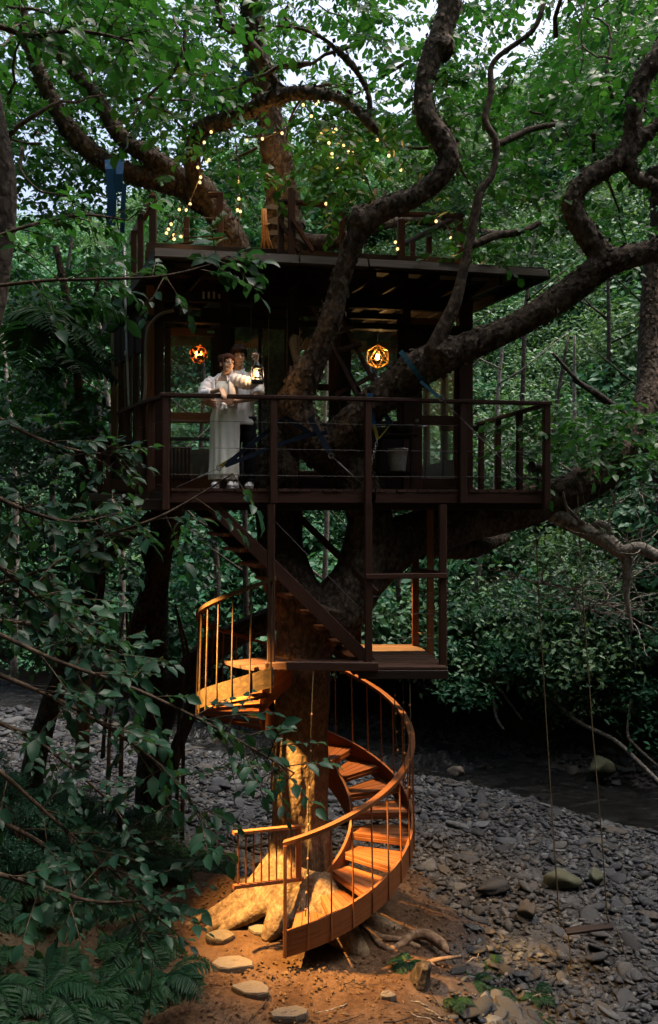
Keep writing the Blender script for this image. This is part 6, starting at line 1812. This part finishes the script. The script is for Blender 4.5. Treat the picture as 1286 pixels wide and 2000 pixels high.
def hand(q, wrist, d, palm_n, size=1.0, curl=0.4, spread=0.12, thumb_side=1):
    """palm and five bent fingers; d = wrist to knuckles, palm_n = out of the palm"""
    w = Vector(wrist); d = Vector(d).normalized(); n = Vector(palm_n); n = (n - d * n.dot(d)).normalized(); s = d.cross(n) * thumb_side
    L_ = 0.085 * size
    for k in range(4):
        off = (1.5 - k) * 0.0195 * size
        capsule(q, w + s * off * 0.6, 0.014 * size, w + d * L_ + s * off, 0.0115 * size, 8)
    lens = (0.070, 0.080, 0.075, 0.058)
    for k in range(4):
        off = (1.5 - k) * 0.0205 * size
        p = w + d * L_ + s * off; dd = (d + s * spread * (1.5 - k) * 0.35).normalized(); ang = 0
        pts = [p]
        for j, f in enumerate((0.45, 0.32, 0.23)):
            ang += curl * (1.0 if j else 0.8)
            v = (dd * math.cos(ang) + n * math.sin(ang)); p = p + v * lens[k] * size * f * 1.05; pts.append(p)
        chain(q, pts, [0.0098 * size, 0.0092 * size, 0.0085 * size, 0.0072 * size], 7)
    p = w + d * 0.028 * size + s * 0.034 * size
    v1 = (d * 0.65 + s * 0.7 + n * 0.25).normalized(); v2 = (d * 0.85 + s * 0.25 + n * (0.3 + curl * 0.5)).normalized()
    chain(q, [w + s * 0.015 * size, p, p + v1 * 0.038 * size, p + v1 * 0.038 * size + v2 * 0.032 * size], [0.016 * size, 0.0145 * size, 0.0115 * size, 0.009 * size], 8)
def head_shape(q, c, Rh, s=1.0, female=True):
    """skull, jaw, nose, ears; face looks along local -y"""
    L = lambda x, y, z: Vector(c) + Rh @ (Vector((x, y, z)) * s)
    ellipsoid(q, L(0, 0.012, 0.028), (0.076 * s, 0.094 * s, 0.088 * s), Rh)
    ellipsoid(q, L(0, -0.026, -0.028), (0.063 * s, 0.062 * s, 0.078 * s), Rh)
    capsule(q, L(-0.022, -0.052, -0.088), 0.022 * s, L(0.022, -0.052, -0.088), 0.022 * s)
    for sx in (-1, 1):
        ellipsoid(q, L(sx * 0.036, -0.052, -0.028), (0.027 * s, 0.024 * s, 0.028 * s), Rh)
        ellipsoid(q, L(sx * 0.078, 0.018, -0.012), (0.009 * s, 0.019 * s, 0.030 * s), Rh)
    capsule(q, L(0, -0.084, 0.012), 0.009 * s, L(0, -0.102, -0.026), 0.0135 * s)
    for sx in (-1, 1):
        ellipsoid(q, L(sx * 0.011, -0.090, -0.030), (0.009 * s, 0.010 * s, 0.008 * s), Rh)
    capsule(q, L(-0.02, -0.080, -0.062), 0.009 * s, L(0.02, -0.080, -0.062), 0.009 * s)
    capsule(q, L(-0.045, -0.070, 0.022), 0.012 * s, L(0.045, -0.070, 0.022), 0.012 * s)
    return L
def face_parts(parent, L, Rh, s, smile, mats):
    for sx in (-1, 1):
        q = MB(); ellipsoid(q, L(sx * 0.031, -0.0815, 0.002), (0.0125 * s, 0.0070 * s, (0.0045 if smile else 0.0058) * s), Rh); q.build('eye', 'eye_white', parent, True)
        q = MB(); ellipsoid(q, L(sx * 0.031, -0.0865, 0.002), (0.0062 * s, 0.0035 * s, (0.0046 if smile else 0.0056) * s), Rh); q.build('iris', 'eye_dark', parent, True)
        q = MB(); chain(q, [L(sx * 0.016, -0.0865, 0.024), L(sx * 0.032, -0.0845, 0.029), L(sx * 0.049, -0.0725, 0.023)], [0.0030 * s, 0.0034 * s, 0.002 * s], 6); q.build('eyebrow', mats, parent, True)
        q = MB(); chain(q, [L(sx * 0.018, -0.0845, 0.004), L(sx * 0.031, -0.0875, 0.0085), L(sx * 0.046, -0.0755, 0.003)], [0.0018 * s, 0.0022 * s, 0.0016 * s], 6); q.build('eyelid', 'eye_dark', parent, True)
    q = MB()
    if smile:
        chain(q, [L(-0.029, -0.074, -0.050), L(-0.014, -0.0885, -0.057), L(0, -0.0905, -0.058), L(0.014, -0.0885, -0.057), L(0.029, -0.074, -0.050)], [0.002 * s, 0.0035 * s, 0.0035 * s, 0.0035 * s, 0.002 * s], 6)
        chain(q, [L(-0.029, -0.074, -0.050), L(-0.015, -0.0855, -0.070), L(0, -0.0875, -0.074), L(0.015, -0.0855, -0.070), L(0.029, -0.074, -0.050)], [0.002 * s, 0.0038 * s, 0.0045 * s, 0.0038 * s, 0.002 * s], 6)
        q.build('lips', 'lip', parent, True)
        q = MB(); chain(q, [L(-0.020, -0.079, -0.057), L(0, -0.0885, -0.0645), L(0.020, -0.079, -0.057)], [0.0045 * s, 0.0065 * s, 0.0045 * s], 6); q.build('teeth', 'teeth', parent, True)
    else:
        chain(q, [L(-0.023, -0.080, -0.061), L(-0.009, -0.0895, -0.0585), L(0.009, -0.0895, -0.0585), L(0.023, -0.080, -0.061)], [0.002 * s, 0.0034 * s, 0.0034 * s, 0.002 * s], 6)
        chain(q, [L(-0.022, -0.080, -0.0625), L(0, -0.089, -0.066), L(0.022, -0.080, -0.0625)], [0.002 * s, 0.0042 * s, 0.002 * s], 6)
        q.build('lips', 'lip', parent, True)
def body_mesh(q, name, mat, parent, voxel=0.0055, it=2):
    me = remeshed(q.V, q.F, voxel, it); me.name = name; me.materials.clear(); me.materials.append(MAT[mat])
    o = bpy.data.objects.new(name, me)
    COL.objects.link(o)
    if parent is not None:
        o.parent = parent
        if parent.get('_root'): o.matrix_parent_inverse = Matrix.Translation(-parent.location)
    return o
def hair_mesh(q, name, mat, parent, axis, voxel=0.0055):
    me = remeshed(q.V, q.F, voxel, 3)
    n = len(me.vertices); c = np.empty(n * 3, dtype=np.float32); me.vertices.foreach_get('co', c); c = c.reshape(-1, 3)
    no = np.empty(n * 3, dtype=np.float32); me.vertex_normals.foreach_get('vector', no); no = no.reshape(-1, 3)
    ctr = np.array(axis)
    for i in range(n):
        rel = c[i] - ctr; a = math.atan2(rel[0], rel[1])
        c[i] += no[i] * (0.0035 * math.sin(a * 34 + 5 * noise.noise(Vector(c[i]) * 14)) + 0.003 * noise.noise(Vector((a * 9, rel[2] * 6, 0))))
    me.vertices.foreach_set('co', c.ravel()); me.update(); me.name = name
    me.materials.clear(); me.materials.append(MAT[mat])
    return link(bpy.data.objects.new(name, me), parent)
def garment(rings, name, mat, parent, folds=0, amp=0.0, n=40, a0=0.0, a1=2 * math.pi, thick=0.006, seed=0):
    """cloth shell: rings (cx, cy, z, rx, ry); open between a1 and a0 when not a full turn (0 = viewer side front)"""
    full = abs((a1 - a0) - 2 * math.pi) < 1e-6
    rings = [tuple(r) for r in spline(rings, 5)]
    out, inn = [], []
    for k, (cx, cy, z, rx, ry) in enumerate(rings):
        t = k / (len(rings) - 1)
        ro, ri = [], []
        m = n if full else n + 1
        for j in range(m):
            a = a0 + (a1 - a0) * j / n
            f = 1 + amp * (1 - t) * math.sin(folds * a + 2.2 * math.sin(a * 2 + seed) + 1.5 * t) + 0.35 * amp * math.sin(a * 5 + z * 9 + seed)
            x, y = math.sin(a), -math.cos(a)
            ro.append((cx + x * rx * f, cy + y * ry * f, z)); ri.append((cx + x * (rx * f - thick), cy + y * (ry * f - thick), z))
        out.append(ro); inn.append(ri)
    V, F = [], []
    m = len(out[0]); K = len(out)
    for r in out: V += r
    for r in inn: V += r
    o2 = m * K
    for k in range(K - 1):
        for j in range(m if full else m - 1):
            j2 = (j + 1) % m
            F.append((k * m + j, k * m + j2, (k + 1) * m + j2, (k + 1) * m + j))
            F.append((o2 + k * m + j2, o2 + k * m + j, o2 + (k + 1) * m + j, o2 + (k + 1) * m + j2))
    for k, top in ((0, False), (K - 1, True)):
        for j in range(m if full else m - 1):
            j2 = (j + 1) % m
            f = (k * m + j, o2 + k * m + j, o2 + k * m + j2, k * m + j2)
            F.append(f if not top else f[::-1])
    if not full:
        for k in range(K - 1):
            F.append((k * m, (k + 1) * m, o2 + (k + 1) * m, o2 + k * m))
            e = m - 1
            F.append((k * m + e, o2 + k * m + e, o2 + (k + 1) * m + e, (k + 1) * m + e))
    o = mk(name, V, F, mat, parent, None, True)
    return o
def sleeve(pts, rads, name, mat, parent, seed=0):
    q = MB()
    s = spline([(*p, r) for p, r in zip(pts, rads)], 6)
    pp = [Vector(a[:3]) for a in s]; rr = [a[3] * (1 + 0.07 * math.sin(i * 1.9 + seed)) for i, a in enumerate(s)]
    q.tube(pp, rr, 14)
    return q.build(name, mat, parent, True)
def shoe(parent, p, yaw=0.0, mat='shoe_white'):
    q = MB(); Rz = Matrix.Rotation(yaw, 3, 'Z'); P_ = lambda x, y, z: Vector(p) + Rz @ Vector((x, y, z))
    capsule(q, P_(0, -0.13, 0.042), 0.042, P_(0, 0.06, 0.048), 0.040)
    capsule(q, P_(0, -0.02, 0.062), 0.038, P_(0, 0.06, 0.088), 0.042)
    ellipsoid(q, P_(0, -0.125, 0.038), (0.048, 0.06, 0.036))
    o = body_mesh(q, 'shoe', mat, parent, 0.007, 2)
    q = MB(); prof = [(0.044 * math.sin(a) * (1.0 if math.cos(a) > 0 else 0.85), -0.035 - 0.145 * math.cos(a)) for a in np.linspace(0, 2 * math.pi, 19)[:-1]]
    q.loft([[P_(x * 1.08, y, z) for x, y in prof] for z in (0.002, 0.026)]); q.build('sole', mat, o)
    q = MB()
    for k in range(3):
        q.tube([P_(-0.022, -0.085 + k * 0.03, 0.078 + k * 0.012), P_(0, -0.087 + k * 0.03, 0.084 + k * 0.012), P_(0.022, -0.085 + k * 0.03, 0.078 + k * 0.012)], 0.004, 5)
    q.build('laces', 'eye_white', o)

# ---- woman
WO = Vector(((432 - 643) * 9.3 / FPX, 9.3, FLOOR + 0.002))
def W(x, y, z): return WO + Vector((x, y, z))
woman = thing('person', WO, 'person in long white dress and sheer blouse leaning on the rail, holding up a lantern', 'person')
q = MB()
Rh = Matrix.Rotation(R(36), 3, 'Z') @ Matrix.Rotation(R(-6), 3, 'X') @ Matrix.Rotation(R(4), 3, 'Y')
Lw = head_shape(q, W(0.075, -0.02, 1.505), Rh, 0.98)
capsule(q, W(0.03, 0.015, 1.28), 0.055, W(0.062, 0.01, 1.42), 0.050)
capsule(q, W(-0.125, 0.0, 1.285), 0.062, W(0.165, -0.005, 1.315), 0.062)                   # shoulders
capsule(q, W(0.02, 0.0, 1.22), 0.105, W(0.03, 0.0, 1.10), 0.10, sy=0.85)
capsule(q, W(0.03, 0.0, 1.10), 0.105, W(0.04, 0.0, 0.98), 0.10, sy=0.85)
capsule(q, W(0.04, 0.0, 0.98), 0.10, W(0.04, 0.0, 0.85), 0.13, sy=0.85)
for sx in (-1, 1):
    chain(q, [W(0.04 + sx * 0.075, 0.0, 0.83), W(0.035 + sx * 0.075, 0.0, 0.46), W(0.03 + sx * 0.085, 0.01, 0.09)], [0.082, 0.056, 0.038])
    capsule(q, W(0.03 + sx * 0.085, 0.03, 0.05), 0.035, W(0.03 + sx * 0.085, -0.10, 0.035), 0.03)
# raised arm with the lantern
wa = [W(0.175, -0.01, 1.31), W(0.405, -0.10, 1.265), W(0.447, -0.17, 1.50)]
chain(q, wa, [0.046, 0.037, 0.024])
hand(q, wa[2], (0.06, -0.03, 1), (-0.75, -0.65, 0), 0.95, 1.25, 0.0, -1)
# arm folded over the rail
wb = [W(-0.135, 0.0, 1.285), W(-0.175, -0.10, 1.135), W(0.045, -0.335, 1.150)]
chain(q, wb, [0.046, 0.037, 0.024])
hand(q, wb[2], (0.42, -0.55, -0.62), (-0.3, 0.3, -0.6), 0.92, 0.35, 0.1, 1)
body_mesh(q, 'body', 'skin', woman)
face_parts(woman, Lw, Rh, 0.98, True, 'hair_brown')
# hair: swept up, bun, loose fringe and side locks
q = MB(); hc = Lw(0, 0.02, 0.04)
ellipsoid(q, Lw(0, 0.026, 0.042), (0.088, 0.100, 0.088), Rh)
ellipsoid(q, Lw(0, 0.06, 0.0), (0.078, 0.066, 0.075), Rh)
ellipsoid(q, Lw(-0.02, 0.105, 0.092), (0.054, 0.052, 0.048), Rh)
ellipsoid(q, Lw(-0.03, 0.09, 0.115), (0.026, 0.03, 0.02), Rh)
for k in range(7):
    x = -0.060 + 0.02 * k
    chain(q, [Lw(x * 0.6, -0.055, 0.108), Lw(x * 1.02, -0.088 + abs(x) * 0.35, 0.070), Lw(x * 1.15, -0.088 + abs(x) * 0.42, 0.052 - abs(x) * 0.3)], [0.013, 0.0105, 0.004], 7)
for sx in (-1, 1):
    chain(q, [Lw(sx * 0.060, -0.050, 0.085), Lw(sx * 0.082, -0.045, 0.02), Lw(sx * 0.081, -0.042, -0.055), Lw(sx * 0.074, -0.040, -0.110)], [0.016, 0.014, 0.009, 0.004], 7)
hair_mesh(q, 'hair', 'hair_brown', woman, hc)
garment([(WO.x + .03, WO.y, WO.z + .155, .182, .150), (WO.x + .035, WO.y, WO.z + .30, .176, .145), (WO.x + .04, WO.y, WO.z + .55, .172, .142), (WO.x + .04, WO.y, WO.z + .80, .172, .140), (WO.x + .04, WO.y, WO.z + .93, .150, .120), (WO.x + .035, WO.y, WO.z + 1.02, .135, .112), (WO.x + .03, WO.y, WO.z + 1.14, .142, .122), (WO.x + .025, WO.y, WO.z + 1.22, .140, .118), (WO.x + .025, WO.y + .005, WO.z + 1.29, .115, .085)], 'dress', 'fabric_dress', woman, 9, 0.085, 72, seed=1)
garment([(WO.x + .03, WO.y, WO.z + .11, .172, .140), (WO.x + .03, WO.y, WO.z + .15, .174, .142), (WO.x + .03, WO.y, WO.z + .20, .172, .140)], 'underskirt', 'fabric_dress', woman, 9, 0.06, 60, seed=3)
# blouse, open at the front, knotted at the waist
garment([(WO.x + .04, WO.y + .005, WO.z + .97, .155, .130), (WO.x + .03, WO.y + .005, WO.z + 1.08, .172, .145), (WO.x + .025, WO.y + .005, WO.z + 1.20, .180, .142), (WO.x + .02, WO.y + .005, WO.z + 1.30, .172, .108), (WO.x + .025, WO.y + .012, WO.z + 1.37, .080, .072)], 'blouse', 'fabric_blouse', woman, 9, 0.035, 56, R(28), R(332), seed=2)
sleeve([W(-0.10, 0.005, 1.30), W(-0.155, -0.03, 1.24), W(-0.190, -0.095, 1.13), W(-0.13, -0.17, 1.125), W(-0.085, -0.215, 1.13)], [0.078, 0.080, 0.078, 0.060, 0.048], 'sleeve', 'fabric_blouse', woman, 1)
sleeve([W(0.12, 0.0, 1.315), W(0.22, -0.03, 1.295), W(0.32, -0.07, 1.270), W(0.40, -0.10, 1.265), W(0.424, -0.12, 1.315)], [0.085, 0.084, 0.082, 0.068, 0.05], 'sleeve', 'fabric_blouse', woman, 2)
q = MB()
capsule(q, W(0.045, -0.135, 1.0), 0.028, W(0.075, -0.145, 0.985), 0.024)
chain(q, [W(0.055, -0.14, 0.99), W(0.03, -0.165, 0.93), W(0.015, -0.165, 0.875)], [0.022, 0.026, 0.018]); chain(q, [W(0.065, -0.14, 0.99), W(0.085, -0.16, 0.94), W(0.08, -0.16, 0.90)], [0.02, 0.022, 0.016])
body_mesh(q, 'knot', 'fabric_blouse', woman, 0.008, 2)
for sx in (-1, 1): # collar
    q = MB(); q.loft([[W(0.03 + sx * 0.045, -0.065, 1.355), W(0.03 + sx * 0.085, -0.075, 1.32), W(0.03 + sx * 0.06, -0.112, 1.275)], [W(0.03 + sx * 0.047, -0.07, 1.36), W(0.03 + sx * 0.088, -0.08, 1.325), W(0.03 + sx * 0.062, -0.118, 1.278)]]); q.build('collar', 'fabric_blouse', woman)
shoe(woman, W(-0.055, 0.0, 0)); shoe(woman, W(0.115, 0.0, 0), 0.15)

# ---- man
MO = Vector(((474 - 643) * 9.62 / FPX, 9.62, FLOOR + 0.002))
def M(x, y, z): return MO + Vector((x, y, z))
man = thing('person', MO, 'person in a white short sleeved shirt and black trousers embracing the other from behind', 'person')
q = MB()
Rm = Matrix.Rotation(R(14), 3, 'Z') @ Matrix.Rotation(R(2), 3, 'X') @ Matrix.Rotation(R(-3), 3, 'Y')
Lm = head_shape(q, M(-0.045, -0.02, 1.655), Rm, 1.06)
capsule(q, M(-0.05, 0.02, 1.42), 0.066, M(-0.045, 0.01, 1.56), 0.060)
capsule(q, M(-0.235, 0.0, 1.395), 0.075, M(0.135, 0.0, 1.395), 0.075)
capsule(q, M(-0.05, 0.0, 1.33), 0.135, M(-0.05, 0.0, 1.12), 0.125, sy=0.8)
capsule(q, M(-0.05, 0.0, 1.12), 0.125, M(-0.045, 0.0, 0.92), 0.14, sy=0.8)
for sx in (-1, 1):
    chain(q, [M(-0.02 + sx * 0.09, 0.0, 0.90), M(-0.01 + sx * 0.09, 0.0, 0.50), M(0.0 + sx * 0.09, 0.01, 0.09)], [0.092, 0.062, 0.042])
    capsule(q, M(sx * 0.09, 0.03, 0.05), 0.035, M(sx * 0.09, -0.10, 0.035), 0.03)
ma = [M(0.155, 0.0, 1.385), M(0.185, -0.14, 1.135), M(-0.035, -0.455, 1.04)]
chain(q, ma, [0.056, 0.046, 0.030]); hand(q, ma[2], (-1, -0.05, -0.08), (0.0, 1, 0.05), 1.08, 0.16, 0.2, -1)
mb = [M(-0.25, 0.0, 1.385), M(-0.43, -0.14, 1.14), M(-0.405, -0.40, 1.045)]
chain(q, mb, [0.056, 0.046, 0.030]); hand(q, mb[2], (0.72, -0.48, -0.28), (0.5, 0.85, 0.0), 1.08, 0.22, 0.2, 1)
body_mesh(q, 'body', 'skin_man', man)
face_parts(man, Lm, Rm, 1.06, False, 'hair_black')
q = MB(); hc = Lm(0, 0.02, 0.04)
ellipsoid(q, Lm(0, 0.022, 0.050), (0.094, 0.112, 0.092), Rm)
ellipsoid(q, Lm(0, 0.055, 0.01), (0.088, 0.078, 0.085), Rm)
for k in range(10):
    x = -0.072 + 0.016 * k
    chain(q, [Lm(x * 0.6, -0.055, 0.125), Lm(x * 1.02, -0.098 + abs(x) * 0.35, 0.080), Lm(x * 1.12 + 0.004, -0.104 + abs(x) * 0.42, 0.054 + 0.006 * math.sin(k * 2.2))], [0.017, 0.0145, 0.006], 7)
for sx in (-1, 1):
    for j in range(3):
        chain(q, [Lm(sx * 0.075, -0.045 + j * 0.03, 0.09), Lm(sx * 0.090, -0.045 + j * 0.03, 0.035), Lm(sx * 0.086, -0.045 + j * 0.032, -0.008)], [0.018, 0.014, 0.006], 7)
hair_mesh(q, 'hair', 'hair_black', man, hc)
garment([(MO.x - .035, MO.y, MO.z + .80, .195, .150), (MO.x - .04, MO.y, MO.z + .95, .188, .145), (MO.x - .045, MO.y, MO.z + 1.12, .182, .142), (MO.x - .05, MO.y, MO.z + 1.28, .195, .145), (MO.x - .05, MO.y, MO.z + 1.40, .190, .115), (MO.x - .05, MO.y + .01, MO.z + 1.475, .095, .085)], 'shirt', 'fabric_shirt', man, 6, 0.045, 56, seed=5)
sleeve([M(0.10, 0.0, 1.40), M(0.165, -0.02, 1.36), M(0.195, -0.07, 1.26), M(0.205, -0.12, 1.17)], [0.085, 0.088, 0.084, 0.080], 'sleeve', 'fabric_shirt', man, 3)
sleeve([M(-0.20, 0.0, 1.40), M(-0.265, -0.02, 1.36), M(-0.34, -0.07, 1.26), M(-0.40, -0.11, 1.18)], [0.085, 0.088, 0.084, 0.078], 'sleeve', 'fabric_shirt', man, 4)
for sx in (-1, 1):
    q = MB(); q.loft([[M(-0.05 + sx * 0.025, -0.072, 1.475), M(-0.05 + sx * 0.085, -0.060, 1.50), M(-0.05 + sx * 0.075, -0.105, 1.415)], [M(-0.05 + sx * 0.028, -0.080, 1.478), M(-0.05 + sx * 0.09, -0.066, 1.505), M(-0.05 + sx * 0.078, -0.112, 1.417)]]); q.build('collar', 'fabric_shirt', man)
    sleeve([M(-0.02 + sx * 0.088, 0, 0.90), M(-0.01 + sx * 0.09, 0.0, 0.70), M(-0.005 + sx * 0.09, 0.005, 0.45), M(sx * 0.09, 0.012, 0.22), M(sx * 0.09, 0.015, 0.095)], [0.105, 0.094, 0.080, 0.070, 0.064], 'trouser_leg', 'fabric_black', man, sx)
shoe(man, M(-0.09, 0.0, 0), 0.12); shoe(man, M(0.095, 0.0, 0), -0.08)

# ---- lantern held by the woman
LH = wa[2] + Vector((0.015, -0.045, 0.10))               # where the fingers close on the bail
lan = thing('hurricane_lantern', LH - EZ * 0.36, 'small dark hurricane lantern with a lit flame hanging from the raised hand', 'lantern')
lb = LH + Vector((0.0, -0.01, -0.365))
MB().lathe(lb, [(0.070, 0), (0.075, 0.006), (0.076, 0.035), (0.068, 0.045), (0.040, 0.052), (0.036, 0.066), (0.044, 0.072), (0.001, 0.074)], 22).build('tank', 'black_metal', lan, True)
MB().lathe(lb + EZ * 0.072, [(0.036, 0), (0.050, 0.025), (0.054, 0.050), (0.046, 0.082), (0.036, 0.100)], 22).build('glass_globe', 'glass_clear', lan, True)
MB().lathe(lb + EZ * 0.172, [(0.042, 0), (0.046, 0.006), (0.040, 0.016), (0.044, 0.022), (0.038, 0.045), (0.028, 0.055), (0.026, 0.075), (0.012, 0.082), (0.001, 0.083)], 20).build('chimney', 'black_metal', lan, True)
MB().lathe(lb + EZ * 0.082, [(0.006, 0), (0.012, 0.010), (0.016, 0.026), (0.010, 0.048), (0.001, 0.068)], 12).build('flame', 'flame', lan, True)
for sx in (-1, 1):
    MB().tube([lb + Vector((sx * 0.072, 0, 0.03)), lb + Vector((sx * 0.076, 0, 0.10)), lb + Vector((sx * 0.068, 0, 0.19)), lb + Vector((sx * 0.036, 0, 0.225))], 0.006, 7).build('side_tube', 'black_metal', lan, True)
MB().tube([lb + Vector((0.066 * math.cos(a), 0, 0.195 + (LH.z - lb.z - 0.195) * math.sin(a))) for a in np.linspace(0, math.pi, 15)], 0.003, 6).build('bail', 'black_metal', lan, True)
for z in (0.09, 0.135):
    MB().tube([lb + Vector((0.056 * math.cos(a), 0.056 * math.sin(a), z)) for a in np.linspace(0, 6.283, 17)], 0.002, 5).build('guard_wire', 'black_metal', lan)
point('lantern_flame_light', lb + EZ * 0.11 + Vector((0, -0.02, 0)), 5.0, (1.0, 0.55, 0.22), 0.02)
# ================================================================ lamps
def spot(name, loc, target, energy, size, blend, col, radius):
    d = bpy.data.lights.new(name, 'SPOT'); d.energy = energy; d.spot_size = R(size); d.spot_blend = blend; d.color = col; d.shadow_soft_size = radius
    o = bpy.data.objects.new(name, d); o.location = loc
    o.rotation_euler = (Vector(target) - Vector(loc)).to_track_quat('-Z', 'Y').to_euler()
    COL.objects.link(o); return o
def fixture(name, loc, target, label, r=0.05):
    t = thing(name, loc, label, 'spotlight')
    d = (Vector(target) - Vector(loc)).normalized()
    MB().lathe(Vector(loc) - d * 0.03, [(r * 0.4, -0.12), (r * 0.9, -0.10), (r, -0.02), (r, 0.012), (r * 0.86, 0.012), (r * 0.86, -0.004)], 16, up=d).build('housing', 'black_metal', t, True)
    MB().lathe(Vector(loc) - d * 0.03, [(0.001, -0.004), (r * 0.84, -0.004), (r * 0.84, 0.0), (0.001, 0.0)], 16, up=d).build('lens', 'spot_lens', t)
    MB().beam(Vector(loc) + EZ * 0.02 - d * 0.08, Vector(loc) + EZ * 0.16 - d * 0.08, 0.03, 0.02, up=(0, 1, 0)).build('bracket', 'black_metal', t)
L1 = P(228, 998, 8.5); L1T = Vector((-0.02, 9.4, 0.55))
fixture('floodlight', L1, L1T, 'small lit floodlight under the corner of the deck by the ledge')
spot('floodlight_beam', L1 + (L1T - L1).normalized() * 0.06, L1T, 4300, 46, 1.0, (1.0, 0.52, 0.14), 0.06)
L2 = P(757, 990, 10.95); L2T = Vector((0.45, 10.5, 1.6))
fixture('spotlight', L2, L2T, 'tiny lit spotlight under the deck above the landing', 0.03)
spot('spotlight_beam', L2 + (L2T - L2).normalized() * 0.06, L2T, 520, 75, 0.7, (1.0, 0.54, 0.17), 0.02)
